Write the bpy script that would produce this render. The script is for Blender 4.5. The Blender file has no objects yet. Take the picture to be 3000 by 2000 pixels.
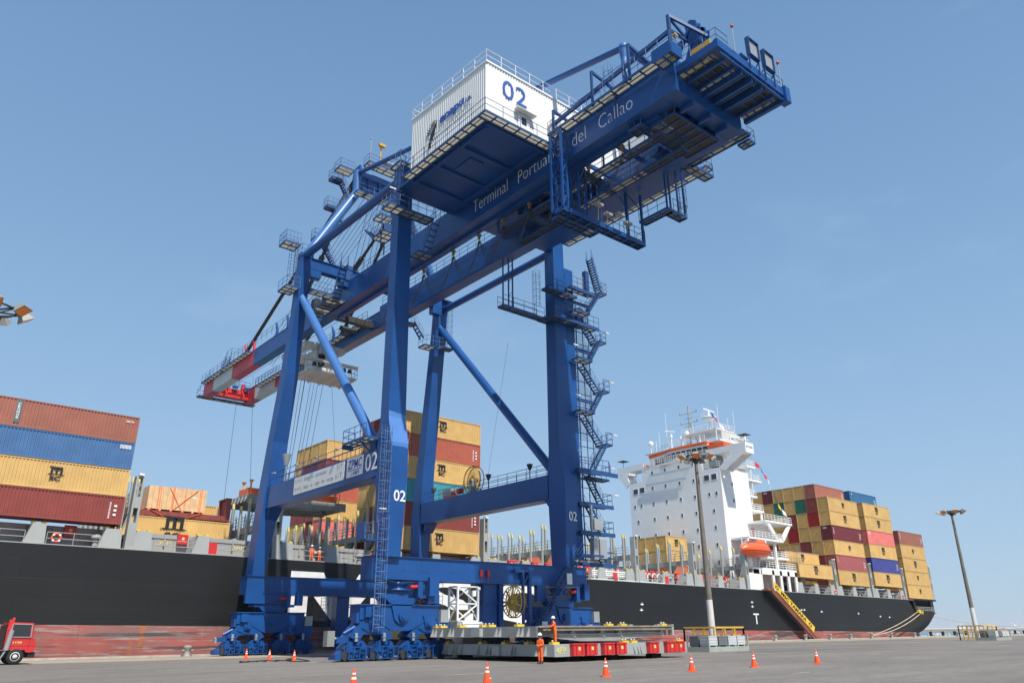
import bpy, math, random
from mathutils import Vector, Matrix
rad = math.radians
random.seed(7)
S = bpy.context.scene
COL = S.collection

# ---------------------------------------------------------------- camera
cam_d = bpy.data.cameras.new('camera'); cam = bpy.data.objects.new('camera', cam_d); COL.objects.link(cam)
cam_d.sensor_width = 36.0; cam_d.lens = 36.0 * 2214 / 3000; cam_d.clip_start = 0.3; cam_d.clip_end = 30000
_up = Vector((-55, -5770, 2214)).normalized()
_x = Vector((2820, 824, 2214)); _x = (_x - _x.dot(_up) * _up).normalized()
_y = _up.cross(_x)
# rows of the camera->world rotation: world X, Y, Z seen in camera axes (x right, y down, z forward)
cam.matrix_world = Matrix(((_x[0], -_x[1], -_x[2], 0), (_y[0], -_y[1], -_y[2], 0),
                           (_up[0], -_up[1], -_up[2], 1.83), (0, 0, 0, 1)))
S.camera = cam

# ---------------------------------------------------------------- sky, sun, exposure
SUN = Vector((-.13, -.65, 1.0)).normalized()
W = bpy.data.worlds.new('World'); S.world = W; W.use_nodes = True
nt = W.node_tree; nt.nodes.clear()
wo = nt.nodes.new('ShaderNodeOutputWorld'); bg = nt.nodes.new('ShaderNodeBackground')
sk = nt.nodes.new('ShaderNodeTexSky'); sk.sky_type = 'NISHITA'; sk.sun_disc = False
sk.sun_elevation = math.asin(SUN.z); sk.sun_rotation = math.atan2(SUN.x, SUN.y)
sk.air_density = 1.0; sk.dust_density = .35; sk.ozone_density = 1.0; sk.altitude = 0
# thin high cloud streaks, low contrast
tc = nt.nodes.new('ShaderNodeTexCoord'); mp = nt.nodes.new('ShaderNodeMapping'); mp.inputs['Scale'].default_value = (2.2, 2.2, 6)
nz = nt.nodes.new('ShaderNodeTexNoise'); nz.inputs['Scale'].default_value = 1.3; nz.inputs['Detail'].default_value = 7; nz.inputs['Roughness'].default_value = .6
rp = nt.nodes.new('ShaderNodeValToRGB'); rp.color_ramp.elements[0].position = .54; rp.color_ramp.elements[1].position = .95
rp.color_ramp.elements[0].color = (0, 0, 0, 1); rp.color_ramp.elements[1].color = (.14, .14, .14, 1)
mx = nt.nodes.new('ShaderNodeMixRGB'); mx.blend_type = 'MIX'; mx.inputs[2].default_value = (6.5, 7.2, 8.0, 1)
nt.links.new(tc.outputs['Generated'], mp.inputs[0]); nt.links.new(mp.outputs[0], nz.inputs['Vector'])
nt.links.new(nz.outputs['Fac'], rp.inputs[0]); nt.links.new(rp.outputs[0], mx.inputs[0])
sx = nt.nodes.new('ShaderNodeSeparateXYZ'); nt.links.new(tc.outputs['Generated'], sx.inputs[0])
gr = nt.nodes.new('ShaderNodeValToRGB'); gr.color_ramp.interpolation = 'B_SPLINE'; E_ = gr.color_ramp.elements
K_ = .125
for p_, c_ in ((0.0, (.40, .56, .73)), (.10, (.375, .55, .75)), (.25, (.31, .50, .745)), (.45, (.225, .405, .66)), (.7, (.16, .305, .545)), (1.0, (.11, .22, .45))):
    e_ = E_[0] if p_ == 0 else (E_[-1] if p_ == 1.0 else E_.new(p_)); e_.position = p_; e_.color = (*c_, 1)
sg = nt.nodes.new('ShaderNodeMixRGB'); sg.blend_type = 'MULTIPLY'; sg.inputs[0].default_value = 1; nt.links.new(gr.outputs[0], sg.inputs[1]); sg.inputs[2].default_value = (6.6, 6.6, 6.6, 1)
nt.links.new(sx.outputs['Z'], gr.inputs[0])
mg = nt.nodes.new('ShaderNodeMixRGB'); mg.inputs[0].default_value = .88; nt.links.new(sk.outputs[0], mg.inputs[1]); nt.links.new(sg.outputs[0], mg.inputs[2])
nt.links.new(mg.outputs[0], mx.inputs[1]); nt.links.new(mx.outputs[0], bg.inputs[0])
bg.inputs[1].default_value = 0.13
nt.links.new(bg.outputs[0], wo.inputs[0])
sd = bpy.data.lights.new('sun', 'SUN'); sd.energy = 4.9; sd.angle = rad(.53); sd.color = (1, .95, .87)
so = bpy.data.objects.new('sun', sd); COL.objects.link(so)
so.rotation_euler = SUN.to_track_quat('Z', 'Y').to_euler(); so.location = (0, 0, 120)
S.view_settings.view_transform = 'Standard'; S.view_settings.look = 'None'; S.view_settings.gamma = 1
S.view_settings.exposure = 0.25

# ---------------------------------------------------------------- materials
MATS = {}
def mat(name, col, rough=.55, metal=0.0, var=.12, vs=.6, rust=0.0, rustcol=(.16, .055, .025), bump=0.0, bs=3.0,
        streak=0.0, streakcol=(.05, .045, .04), spec=.5, rvar=0.0, stretch=(1, 1, .25), emit=0):
    if name in MATS: return MATS[name]
    m = bpy.data.materials.new(name); m.use_nodes = True; n = m.node_tree.nodes; l = m.node_tree.links
    b = n['Principled BSDF']; b.inputs['Roughness'].default_value = rough; b.inputs['Metallic'].default_value = metal
    b.inputs['Specular IOR Level'].default_value = spec
    t = n.new('ShaderNodeTexCoord')
    a = n.new('ShaderNodeTexNoise'); a.inputs['Scale'].default_value = vs; a.inputs['Detail'].default_value = 6
    oi = n.new('ShaderNodeObjectInfo'); ad = n.new('ShaderNodeVectorMath'); ad.operation = 'ADD'
    sc = n.new('ShaderNodeMath'); sc.operation = 'MULTIPLY'; sc.inputs[1].default_value = 57.0
    l.new(oi.outputs['Random'], sc.inputs[0]); l.new(t.outputs['Object'], ad.inputs[0]); l.new(sc.outputs[0], ad.inputs[1])
    l.new(ad.outputs[0], a.inputs['Vector'])
    r = n.new('ShaderNodeMapRange'); r.inputs[1].default_value = .3; r.inputs[2].default_value = .7
    r.inputs[3].default_value = 1 - var; r.inputs[4].default_value = 1 + var
    l.new(a.outputs['Fac'], r.inputs[0])
    mu = n.new('ShaderNodeMixRGB'); mu.blend_type = 'MULTIPLY'; mu.inputs[0].default_value = 1
    mu.inputs[1].default_value = (*col, 1); l.new(r.outputs[0], mu.inputs[2]); out = mu.outputs[0]
    if rvar:
        rr = n.new('ShaderNodeMapRange'); rr.inputs[3].default_value = 1 - rvar; rr.inputs[4].default_value = 1 + rvar
        l.new(oi.outputs['Random'], rr.inputs[0])
        m2 = n.new('ShaderNodeMixRGB'); m2.blend_type = 'MULTIPLY'; m2.inputs[0].default_value = 1
        l.new(out, m2.inputs[1]); l.new(rr.outputs[0], m2.inputs[2]); out = m2.outputs[0]
    def patch(scale, lo, hi, c, amount, st):
        nonlocal out
        mpn = n.new('ShaderNodeMapping'); mpn.inputs['Scale'].default_value = st; l.new(ad.outputs[0], mpn.inputs[0])
        q = n.new('ShaderNodeTexNoise'); q.inputs['Scale'].default_value = scale; q.inputs['Detail'].default_value = 9; q.inputs['Roughness'].default_value = .68
        l.new(mpn.outputs[0], q.inputs['Vector'])
        g = n.new('ShaderNodeMapRange'); g.inputs[1].default_value = lo; g.inputs[2].default_value = hi; g.inputs[4].default_value = amount
        l.new(q.outputs['Fac'], g.inputs[0])
        x = n.new('ShaderNodeMixRGB'); l.new(g.outputs[0], x.inputs[0]); l.new(out, x.inputs[1]); x.inputs[2].default_value = (*c, 1); out = x.outputs[0]
    if streak: patch(1.6, .5, .78, streakcol, streak, stretch)
    if rust: patch(1.5, .64, .74, rustcol, rust, (1, 1, .5))
    l.new(out, b.inputs['Base Color'])
    if bump:
        bn = n.new('ShaderNodeTexNoise'); bn.inputs['Scale'].default_value = bs; bn.inputs['Detail'].default_value = 5; l.new(t.outputs['Object'], bn.inputs['Vector'])
        bp = n.new('ShaderNodeBump'); bp.inputs['Strength'].default_value = bump; bp.inputs['Distance'].default_value = .05
        l.new(bn.outputs['Fac'], bp.inputs['Height']); l.new(bp.outputs[0], b.inputs['Normal'])
    if emit:
        b.inputs['Emission Color'].default_value = (*col, 1); b.inputs['Emission Strength'].default_value = emit
    MATS[name] = m; return m

BLUE = mat('crane_blue_paint', (.009, .072, .26), .34, var=.14, vs=.35, streak=.22, streakcol=(.015, .045, .14), bump=.06, bs=1.2)
BLUEP = mat('faded_blue_paint', (.075, .20, .50), .45, var=.08, vs=.5, streak=.2, streakcol=(.06, .15, .4))
TUBEB = mat('sky_lit_tube_blue', (.05, .155, .40), .4, var=.1, vs=.6, streak=.2, streakcol=(.03, .08, .25))  # crane blue lightened to paint in sky light on the tubes
RAILB = mat('blue_rail_paint', (.018, .07, .21), .5, var=.1)
LADB = mat('pale_ladder_paint', (.10, .19, .38), .5, var=.1)
WHITE = mat('white_cladding', (.78, .78, .75), .5, var=.04, vs=.5, streak=.10, streakcol=(.5, .48, .42))
WHITEP = mat('white_paint', (.80, .80, .78), .45, var=.04)
SSW = mat('superstructure_white', (.80, .80, .79), .5, var=.03, vs=.25, streak=.08, streakcol=(.55, .53, .48), bump=.12, bs=.5)
GREY = mat('ship_grey', (.36, .375, .365), .5, var=.06, streak=.12, streakcol=(.3, .29, .26))
GREYD = mat('weathered_grey', (.27, .28, .26), .6, var=.16, streak=.35, streakcol=(.14, .12, .10), rust=.35)
DARK = mat('dark_steel', (.035, .036, .036), .6, var=.2)
CABLE = mat('steel_cable', (.05, .055, .06), .5)
RUBBER = mat('black_rubber', (.018, .018, .018), .8, var=.2)
GALV = mat('galvanised_steel', (.42, .43, .43), .45, metal=.4, var=.1)
RED = mat('red_paint', (.62, .035, .035), .4, var=.08)
REDB = mat('boom_red_paint', (.60, .04, .045), .45, var=.06)
BOOMW = mat('boom_white_paint', (.62, .62, .59), .5, var=.06, streak=.2, streakcol=(.4, .38, .33))
ORANGE = mat('orange_paint', (.85, .13, .02), .45, var=.06)
ORR = mat('lifeboat_orange', (.85, .12, .03), .35, var=.05)
YEL = mat('yellow_paint', (.75, .52, .04), .5, var=.12, rust=.4)
YELB = mat('gangway_yellow', (.78, .50, .03), .5, var=.05)
OCHRE = mat('reel_ochre', (.62, .36, .06), .5, var=.1)
GLASS = mat('dark_glass', (.02, .025, .03), .08, var=.05, spec=.8)
BLACK = mat('black_paint', (.014, .014, .016), .5)
LETB = mat('lettering_blue', (.03, .10, .42), .5)
LETW = mat('lettering_white', (.82, .82, .80), .5)
LETG = mat('lettering_grey', (.30, .30, .30), .6)
TYEL = mat('lettering_yellow', (.72, .62, .2), .5)
WOOD = mat('crate_plywood', (.72, .47, .25), .7, var=.12, vs=1.5, streak=.3, streakcol=(.42, .24, .12))
ROPE = mat('mooring_rope', (.50, .42, .32), .8, var=.15)
SUIT = mat('orange_coverall', (.90, .14, .02), .75, var=.1, vs=4)
HIVIS = mat('yellow_vest', (.62, .78, .08), .7)
HELM = mat('white_helmet', (.85, .85, .85), .3)
SKIN = mat('skin', (.36, .20, .13), .6)
BOOT = mat('dark_boot', (.03, .025, .02), .6)
HULLK = mat('hull_black', (.0075, .008, .0085), .5, var=.35, vs=.09, streak=.5, streakcol=(.018, .018, .017), bump=.25, bs=.25, stretch=(.05, .05, 1.2))
CONE = mat('cone_orange', (.85, .09, .02), .45, var=.05)
LENS = mat('amber_lens', (.90, .25, .03), .2, var=.1)
TARP = mat('blue_tarp', (.03, .06, .20), .6)
DECKM = mat('deck_red', (.22, .07, .045), .7, var=.2)

def grating_mat(nm, k):
    m = bpy.data.materials.new(nm); m.use_nodes = True; n = m.node_tree.nodes; l = m.node_tree.links
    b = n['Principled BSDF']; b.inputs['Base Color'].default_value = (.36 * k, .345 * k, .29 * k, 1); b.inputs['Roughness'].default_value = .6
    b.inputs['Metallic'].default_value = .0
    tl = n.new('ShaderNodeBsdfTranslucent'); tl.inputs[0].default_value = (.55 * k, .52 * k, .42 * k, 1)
    m1 = n.new('ShaderNodeMixShader'); m1.inputs[0].default_value = .55; l.new(b.outputs[0], m1.inputs[1]); l.new(tl.outputs[0], m1.inputs[2])
    tr = n.new('ShaderNodeBsdfTransparent'); t = n.new('ShaderNodeTexCoord'); w = n.new('ShaderNodeTexWave'); w.inputs['Scale'].default_value = 6.0
    w.bands_direction = 'DIAGONAL'
    l.new(t.outputs['Object'], w.inputs['Vector'])
    r = n.new('ShaderNodeMapRange'); r.inputs[1].default_value = .2; r.inputs[2].default_value = .8; r.inputs[3].default_value = .12; r.inputs[4].default_value = .4
    l.new(w.outputs['Fac'], r.inputs[0])
    m2 = n.new('ShaderNodeMixShader'); l.new(r.outputs[0], m2.inputs[0]); l.new(m1.outputs[0], m2.inputs[1]); l.new(tr.outputs[0], m2.inputs[2])
    l.new(m2.outputs[0], n['Material Output'].inputs[0]); return m
GRATE = grating_mat('grating', 1.0); GRATE_SHADE = grating_mat('shaded_grating', .45)  # second copy's colour darkened to paint in shade under deck and boom

def boot_mat():
    m = mat('boot_topping_red', (.36, .088, .074), .7, var=.22, vs=.25, streak=.75, streakcol=(.15, .10, .09), stretch=(.13, .13, 1.6))
    n = m.node_tree.nodes; l = m.node_tree.links; b = n['Principled BSDF']; src = b.inputs['Base Color'].links[0].from_socket
    t = n.new('ShaderNodeTexCoord')
    for sc, st, lo, hi, c in ((.5, (.12, .12, 1.9), .47, .60, (.17, .14, .13)), (1.1, (.2, .2, 2.5), .52, .60, (.33, .28, .26)), (.8, (.7, .7, .12), .58, .66, (.40, .13, .04)), (.5, (.1, .1, 2.2), .54, .58, (.05, .045, .045)), (.6, (.3, .3, .6), .55, .75, (.24, .05, .045))):
        mp_ = n.new('ShaderNodeMapping'); mp_.inputs['Scale'].default_value = st; l.new(t.outputs['Object'], mp_.inputs[0])
        q = n.new('ShaderNodeTexNoise'); q.inputs['Scale'].default_value = sc; q.inputs['Detail'].default_value = 10; q.inputs['Roughness'].default_value = .65; l.new(mp_.outputs[0], q.inputs['Vector'])
        g = n.new('ShaderNodeMapRange'); g.inputs[1].default_value = lo; g.inputs[2].default_value = hi; g.inputs[4].default_value = .85; l.new(q.outputs['Fac'], g.inputs[0])
        x = n.new('ShaderNodeMixRGB'); l.new(g.outputs[0], x.inputs[0]); l.new(src, x.inputs[1]); x.inputs[2].default_value = (*c, 1); src = x.outputs[0]
    l.new(src, b.inputs['Base Color']); return m
BOOTTOP = boot_mat()

def hull_plates(m, k=.8):
    # faint horizontal strakes and vertical butts of welded plating, as bump
    n = m.node_tree.nodes; l = m.node_tree.links; b = n['Principled BSDF']
    t = n.new('ShaderNodeTexCoord'); mp_ = n.new('ShaderNodeMapping'); mp_.inputs['Rotation'].default_value = (rad(90), 0, 0); l.new(t.outputs['Object'], mp_.inputs[0])
    br = n.new('ShaderNodeTexBrick'); br.inputs['Scale'].default_value = .12; br.inputs['Mortar Size'].default_value = .006; br.inputs['Brick Width'].default_value = 1.3; br.inputs['Row Height'].default_value = .2
    br.inputs['Color1'].default_value = (.8, .8, .8, 1); br.inputs['Color2'].default_value = (1.15, 1.15, 1.15, 1); br.inputs['Mortar'].default_value = (.5, .5, .5, 1); br.inputs['Mortar Smooth'].default_value = .4
    l.new(mp_.outputs[0], br.inputs['Vector'])
    src = b.inputs['Base Color'].links[0].from_socket
    x = n.new('ShaderNodeMixRGB'); x.blend_type = 'MULTIPLY'; x.inputs[0].default_value = k; l.new(src, x.inputs[1]); l.new(br.outputs[0], x.inputs[2]); l.new(x.outputs[0], b.inputs['Base Color'])
    bp = n.new('ShaderNodeBump'); bp.inputs['Strength'].default_value = .25; bp.inputs['Distance'].default_value = .04; l.new(br.outputs[0], bp.inputs['Height'])
    old = b.inputs['Normal'].links[0].from_node if b.inputs['Normal'].links else None
    if old: l.new(old.outputs[0], bp.inputs['Normal'])
    l.new(bp.outputs[0], b.inputs['Normal'])
hull_plates(HULLK, .6)
hull_plates(SSW, .12)
hull_plates(BOOTTOP, .35)

# ---------------------------------------------------------------- mesh builder
NOSPLIT = ('lettering', 'emblem', 'hull_letter', 'logo', 'seam', 'gap', 'mark', 'strap', 'glass', 'bogie', 'equal', 'wheel', 'guard', 'yoke', 'grip', 'deck_railing', 'lashing_rods', 'cab', 'flag', 'rail_clamp', 'nose', 'eye', 'plate', 'rope_guard', 'end_wall', 'nosplit')
class MB:
    def __init__(s): s.v = []; s.f = []; s.s = []
    def add(s, vs, fs, smooth=False):
        o = len(s.v); s.v += [tuple(p) for p in vs]; s.f += [tuple(i + o for i in q) for q in fs]; s.s += [smooth] * len(fs); return s
    def box(s, x0, x1, y0, y1, z0, z1):
        v = [(x0, y0, z0), (x1, y0, z0), (x1, y1, z0), (x0, y1, z0), (x0, y0, z1), (x1, y0, z1), (x1, y1, z1), (x0, y1, z1)]
        return s.add(v, [(0, 3, 2, 1), (4, 5, 6, 7), (0, 1, 5, 4), (1, 2, 6, 5), (2, 3, 7, 6), (3, 0, 4, 7)])
    def cb(s, c, d): return s.box(c[0] - d[0] / 2, c[0] + d[0] / 2, c[1] - d[1] / 2, c[1] + d[1] / 2, c[2] - d[2] / 2, c[2] + d[2] / 2)
    def loft(s, rings, cap=True, smooth=False, closed=True):
        n = len(rings[0]); vs = [p for r in rings for p in r]; fs = []
        for k in range(len(rings) - 1):
            for i in range(n if closed else n - 1):
                j = (i + 1) % n; fs.append((k * n + i, k * n + j, (k + 1) * n + j, (k + 1) * n + i))
        s.add(vs, fs, smooth)
        if cap: s.add(list(rings[0]) + list(rings[-1]), [tuple(range(n))[::-1], tuple(range(n, 2 * n))])
        return s
    def secs(s, secs, cap=True):  # (z, x0, x1, y0, y1) stacked rectangular sections
        return s.loft([[(a, c, z), (b, c, z), (b, d, z), (a, d, z)] for z, a, b, c, d in secs], cap)
    def frame(s, p, q, up=(0, 0, 1)):
        p = Vector(p); q = Vector(q); d = (q - p).normalized(); u = Vector(up)
        if abs(d.dot(u)) > .98: u = Vector((1, 0, 0))
        a = d.cross(u).normalized(); b = a.cross(d).normalized(); return p, q, a, b
    def beam(s, p, q, w, h=None, up=(0, 0, 1)):
        h = w if h is None else h; p, q, a, b = s.frame(p, q, up)
        R = [[o + a * x * w / 2 + b * y * h / 2 for x, y in ((-1, -1), (1, -1), (1, 1), (-1, 1))] for o in (p, q)]
        return s.loft(R)
    def tube(s, p, q, r, n=8, r2=None, cap=True):
        r2 = r if r2 is None else r2; p, q, a, b = s.frame(p, q)
        R = [[o + (a * math.cos(2 * math.pi * i / n) + b * math.sin(2 * math.pi * i / n)) * rr for i in range(n)] for o, rr in ((p, r), (q, r2))]
        return s.loft(R, cap, True)
    def path(s, pts, r, n=5):
        pts = [Vector(p) for p in pts]; R = []
        for i, p in enumerate(pts):
            d = (pts[min(i + 1, len(pts) - 1)] - pts[max(i - 1, 0)]).normalized(); u = Vector((0, 0, 1))
            if abs(d.dot(u)) > .95: u = Vector((1, 0, 0))
            a = d.cross(u).normalized(); b = a.cross(d).normalized()
            R.append([p + (a * math.cos(2 * math.pi * k / n) + b * math.sin(2 * math.pi * k / n)) * r for k in range(n)])
        return s.loft(R, True, True)
    def prism(s, poly, vec):
        n = len(poly); v = Vector(vec); A = [Vector(p) for p in poly]; B = [p + v for p in A]
        return s.add(A + B, [tuple(range(n))[::-1], tuple(range(n, 2 * n))] + [(i, (i + 1) % n, n + (i + 1) % n, n + i) for i in range(n)])
    def lathe(s, c, prof, n=16, axis='Z'):
        R = []
        for r, h in prof:
            ring = []
            for i in range(n):
                a = 2 * math.pi * i / n; x, y = r * math.cos(a), r * math.sin(a)
                ring.append(Vector(c) + Vector({'Z': (x, y, h), 'X': (h, x, y), 'Y': (x, h, y)}[axis]))
            R.append(ring)
        return s.loft(R, True, True)
    def torus(s, c, R, r, axis='X', n=32, m=6):
        rings = []
        for i in range(n + 1):
            a = 2 * math.pi * i / n; ring = []
            for k in range(m):
                b = 2 * math.pi * k / m; q = (R + r * math.cos(b)); x, y, h = q * math.cos(a), q * math.sin(a), r * math.sin(b)
                ring.append(Vector(c) + Vector({'Z': (x, y, h), 'X': (h, x, y), 'Y': (x, h, y)}[axis]))
            rings.append(ring)
        return s.loft(rings, False, True)
    def rail(s, pts, h=1.05, r=.022, sp=1.4, mids=1, posts=True, n=4):
        pts = [Vector(p) for p in pts]
        for a, b in zip(pts, pts[1:]):
            L = (b - a).length
            if L < .02: continue
            for k in range(mids + 1): z = Vector((0, 0, h * (1 - k / (mids + 1.0)))); s.tube(a + z, b + z, r, n)
            if posts:
                m = max(1, int(round(L / sp)))
                for i in range(m + 1): p = a.lerp(b, i / m); s.tube(p, p + Vector((0, 0, h)), r, n)
        return s
    def clusters(s, tol=.07):
        import numpy as _np
        n = len(s.v); par = list(range(n))
        def find(a):
            while par[a] != a: par[a] = par[par[a]]; a = par[a]
            return a
        for f in s.f:
            a = find(f[0])
            for q in f[1:]: par[find(q)] = a
        comp = {}
        for i in range(n): comp.setdefault(find(i), []).append(i)
        V = s.v; ks = list(comp); bb = []
        for k in ks:
            P = _np.array([tuple(V[i]) for i in comp[k]]); bb.append((P.min(0) - tol, P.max(0) + tol))
        order = sorted(range(len(ks)), key=lambda i: bb[i][0][0]); p2 = list(range(len(ks)))
        def f2(a):
            while p2[a] != a: p2[a] = p2[p2[a]]; a = p2[a]
            return a
        act = []
        for i in order:
            lo, hi = bb[i]; act = [j for j in act if bb[j][1][0] >= lo[0]]
            for j in act:
                l2, h2 = bb[j]
                if l2[1] <= hi[1] and h2[1] >= lo[1] and l2[2] <= hi[2] and h2[2] >= lo[2]: p2[f2(j)] = f2(i)
            act.append(i)
        own = {}
        for c, k in enumerate(ks):
            for i in comp[k]: own[i] = f2(c)
        return own
    def split(s, cap=70):
        own = s.clusters(); ids = sorted(set(own.values()))
        if len(ids) < 2 or len(ids) > cap: return [s]
        out = {i: MB() for i in ids}; mp_ = {}
        for i, v in enumerate(s.v): o = out[own[i]]; mp_[i] = len(o.v); o.v.append(v)
        for f, sm in zip(s.f, s.s): o = out[own[f[0]]]; o.f.append(tuple(mp_[q] for q in f)); o.s.append(sm)
        return sorted(out.values(), key=lambda o: -len(o.v))
    def build(s, name, m, parent=None, label=None, slots=None, objmat=False, nosplit=False):
        if parent and not nosplit and not any(k in name for k in NOSPLIT):
            ps = s.split()
            if len(ps) > 1: return [q.build(name, m, parent, label, nosplit=True) for q in ps][0]
        me = bpy.data.meshes.new(name); off = Vector((0, 0, 0)); q = parent
        while q: off += q.location; q = q.parent
        me.from_pydata([tuple(Vector(p) - off) for p in s.v], [], s.f); me.polygons.foreach_set('use_smooth', s.s); me.update()
        o = bpy.data.objects.new(name, me); COL.objects.link(o)
        me.materials.append(m)
        if parent: o.parent = parent
        if label: o['label'] = label
        return o

def tag(o, label, cat, group=None, kind=None):
    if label: o['label'] = label
    if cat: o['category'] = cat
    if group: o['group'] = group
    if kind: o['kind'] = kind
    return o
def thing(name, label, cat, loc=(0, 0, 0), rz=0, group=None, rot=None):
    o = bpy.data.objects.new(name, None); COL.objects.link(o); o.location = loc; o.rotation_euler = rot or (0, 0, rz); o.empty_display_size = .5
    return tag(o, label, cat, group)
def copy_tree(o, parent=None):
    c = o.copy(); COL.objects.link(c); c.parent = parent
    for ch in list(o.children): copy_tree(ch, c)
    return c

_tc = {}
def text_mesh(txt, bold=0.0, ext=.006):
    k = (txt, bold, ext)
    if k in _tc: return _tc[k]
    cu = bpy.data.curves.new('lettering', 'FONT'); cu.body = txt; cu.extrude = ext; cu.offset = bold; cu.resolution_u = 3
    ob = bpy.data.objects.new('lettering_tmp', cu); COL.objects.link(ob); bpy.context.view_layer.update()
    me = bpy.data.meshes.new_from_object(ob.evaluated_get(bpy.context.evaluated_depsgraph_get()))
    bpy.data.objects.remove(ob); bpy.data.curves.remove(cu)
    vs = [v.co.copy() for v in me.vertices]; fs = [tuple(p.vertices) for p in me.polygons]; bpy.data.meshes.remove(me)
    if not vs: vs = [Vector((0, 0, 0))]; fs = []
    x0 = min(v.x for v in vs); x1 = max(v.x for v in vs); y0 = min(v.y for v in vs); y1 = max(v.y for v in vs)
    _tc[k] = (vs, fs, x0, x1, y0, y1); return _tc[k]
def put_text(mb, txt, org, xd, up, w=None, h=1.0, bold=0.0, slant=0.0, vertical=False, nrm=None):
    """lettering filling a box: org = lower left, xd/up = directions; h = height, w = width (None keeps the proportions)"""
    vs, fs, x0, x1, y0, y1 = text_mesh(txt, bold)
    xd = Vector(xd).normalized(); up = Vector(up).normalized(); nn = xd.cross(up); s = h / max(1e-6, y1 - y0); sx = s if w is None else w / max(1e-6, x1 - x0); org = Vector(org)
    mb.add([org + xd * ((v.x - x0) * sx + slant * (v.y - y0) * s) + up * (v.y - y0) * s + nn * v.z for v in vs], fs)

def walkway(F, G, x0, x1, y0, y1, z, step=1.3, axis=None, h=.14):
    """grating panels carried by a frame of edge beams and cross bars"""
    axis = axis or ('x' if (x1 - x0) > (y1 - y0) else 'y')
    F.box(x0, x1, y0 - .03, y0 + .03, z - h, z + .05); F.box(x0, x1, y1 - .03, y1 + .03, z - h, z + .05)
    F.box(x0 - .03, x0 + .03, y0 + .03, y1 - .03, z - h, z + .05); F.box(x1 - .03, x1 + .03, y0 + .03, y1 - .03, z - h, z + .05)
    G.box(x0 + .03, x1 - .03, y0 + .03, y1 - .03, z - .03, z)
    L = (x1 - x0) if axis == 'x' else (y1 - y0); n = max(1, int(round(L / step)))
    for i in range(1, n):
        t = i / n
        if axis == 'x': c = x0 + L * t; F.box(c - .05, c + .05, y0 + .03, y1 - .03, z - h + .01, z - .031)
        else: c = y0 + L * t; F.box(x0 + .03, x1 - .03, c - .05, c + .05, z - h + .01, z - .031)
    if axis == 'x': c = (y0 + y1) / 2; F.box(x0 + .03, x1 - .03, c - .02, c + .02, z - h + .02, z - .032)
    else: c = (x0 + x1) / 2; F.box(c - .02, c + .02, y0 + .03, y1 - .03, z - h + .02, z - .032)

def stairs(F, p, q, w, tread=.24, rails=True, R=None):
    """flight between two points; w = width vector"""
    p = Vector(p); q = Vector(q); w = Vector(w); R = R or F
    for s_ in (0, 1): F.beam(p + w * s_, q + w * s_, .05, .2)
    n = max(2, int(abs(q.z - p.z) / tread)); d = (q - p); d.z = 0; d = d.normalized() * .12
    for i in range(1, n):
        c = p.lerp(q, i / n); F.add([c - d, c + d, c + d + w, c - d + w, c - d - Vector((0, 0, .03)), c + d - Vector((0, 0, .03)), c + d + w - Vector((0, 0, .03)), c - d + w - Vector((0, 0, .03))],
                                    [(0, 1, 2, 3), (7, 6, 5, 4), (0, 4, 5, 1), (1, 5, 6, 2), (2, 6, 7, 3), (3, 7, 4, 0)])
    if rails:
        for s_ in (0, 1): R.rail([p + w * s_, q + w * s_], 1.0, .022, 1.0)

def ladder(F, x, y, z0, z1, face=(0, -1), w=.45, cage=None, r=.38, lr=.022, step=.32):
    """vertical ladder with hoops on its open side"""
    fx, fy = face; tx, ty = -fy, fx
    for s_ in (-.5, .5): F.tube((x + tx * w * s_, y + ty * w * s_, z0), (x + tx * w * s_, y + ty * w * s_, z1), lr, 4)
    z = z0 + .2
    while z < z1:
        F.tube((x - tx * w / 2, y - ty * w / 2, z), (x + tx * w / 2, y + ty * w / 2, z), lr * .7, 4); z += step
    if cage is not None:
        def arc(z):
            return [(x + tx * r * math.sin(a) + fx * (.35 + r * math.cos(a)), y + ty * r * math.sin(a) + fy * (.35 + r * math.cos(a)), z) for a in [rad(t) for t in (-130, -90, -45, 0, 45, 90, 130)]]
        z = cage
        while z <= z1:
            F.path(arc(z), lr * .8, 4); z += .75
        for i in (1, 2, 3, 4, 5):
            a0 = arc(cage)[i]; F.tube(a0, (a0[0], a0[1], z1), lr * .6, 4)

def lattice(F, x0, x1, y0, y1, z0, z1, n, r=.05, br=.03):
    P = [(x0, y0), (x1, y0), (x1, y1), (x0, y1)]
    for x, y in P: F.beam((x, y, z0), (x, y, z1), r * 2)
    for k in range(n + 1):
        z = z0 + (z1 - z0) * k / n
        for i in range(4): a, b = P[i], P[(i + 1) % 4]; F.beam((a[0], a[1], z), (b[0], b[1], z), br * 2)
    for k in range(n):
        za = z0 + (z1 - z0) * k / n; zb = z0 + (z1 - z0) * (k + 1) / n
        for i in range(4):
            a, b = P[i], P[(i + 1) % 4]
            if k % 2: a, b = b, a
            F.beam((a[0], a[1], za), (b[0], b[1], zb), br * 2)
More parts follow.
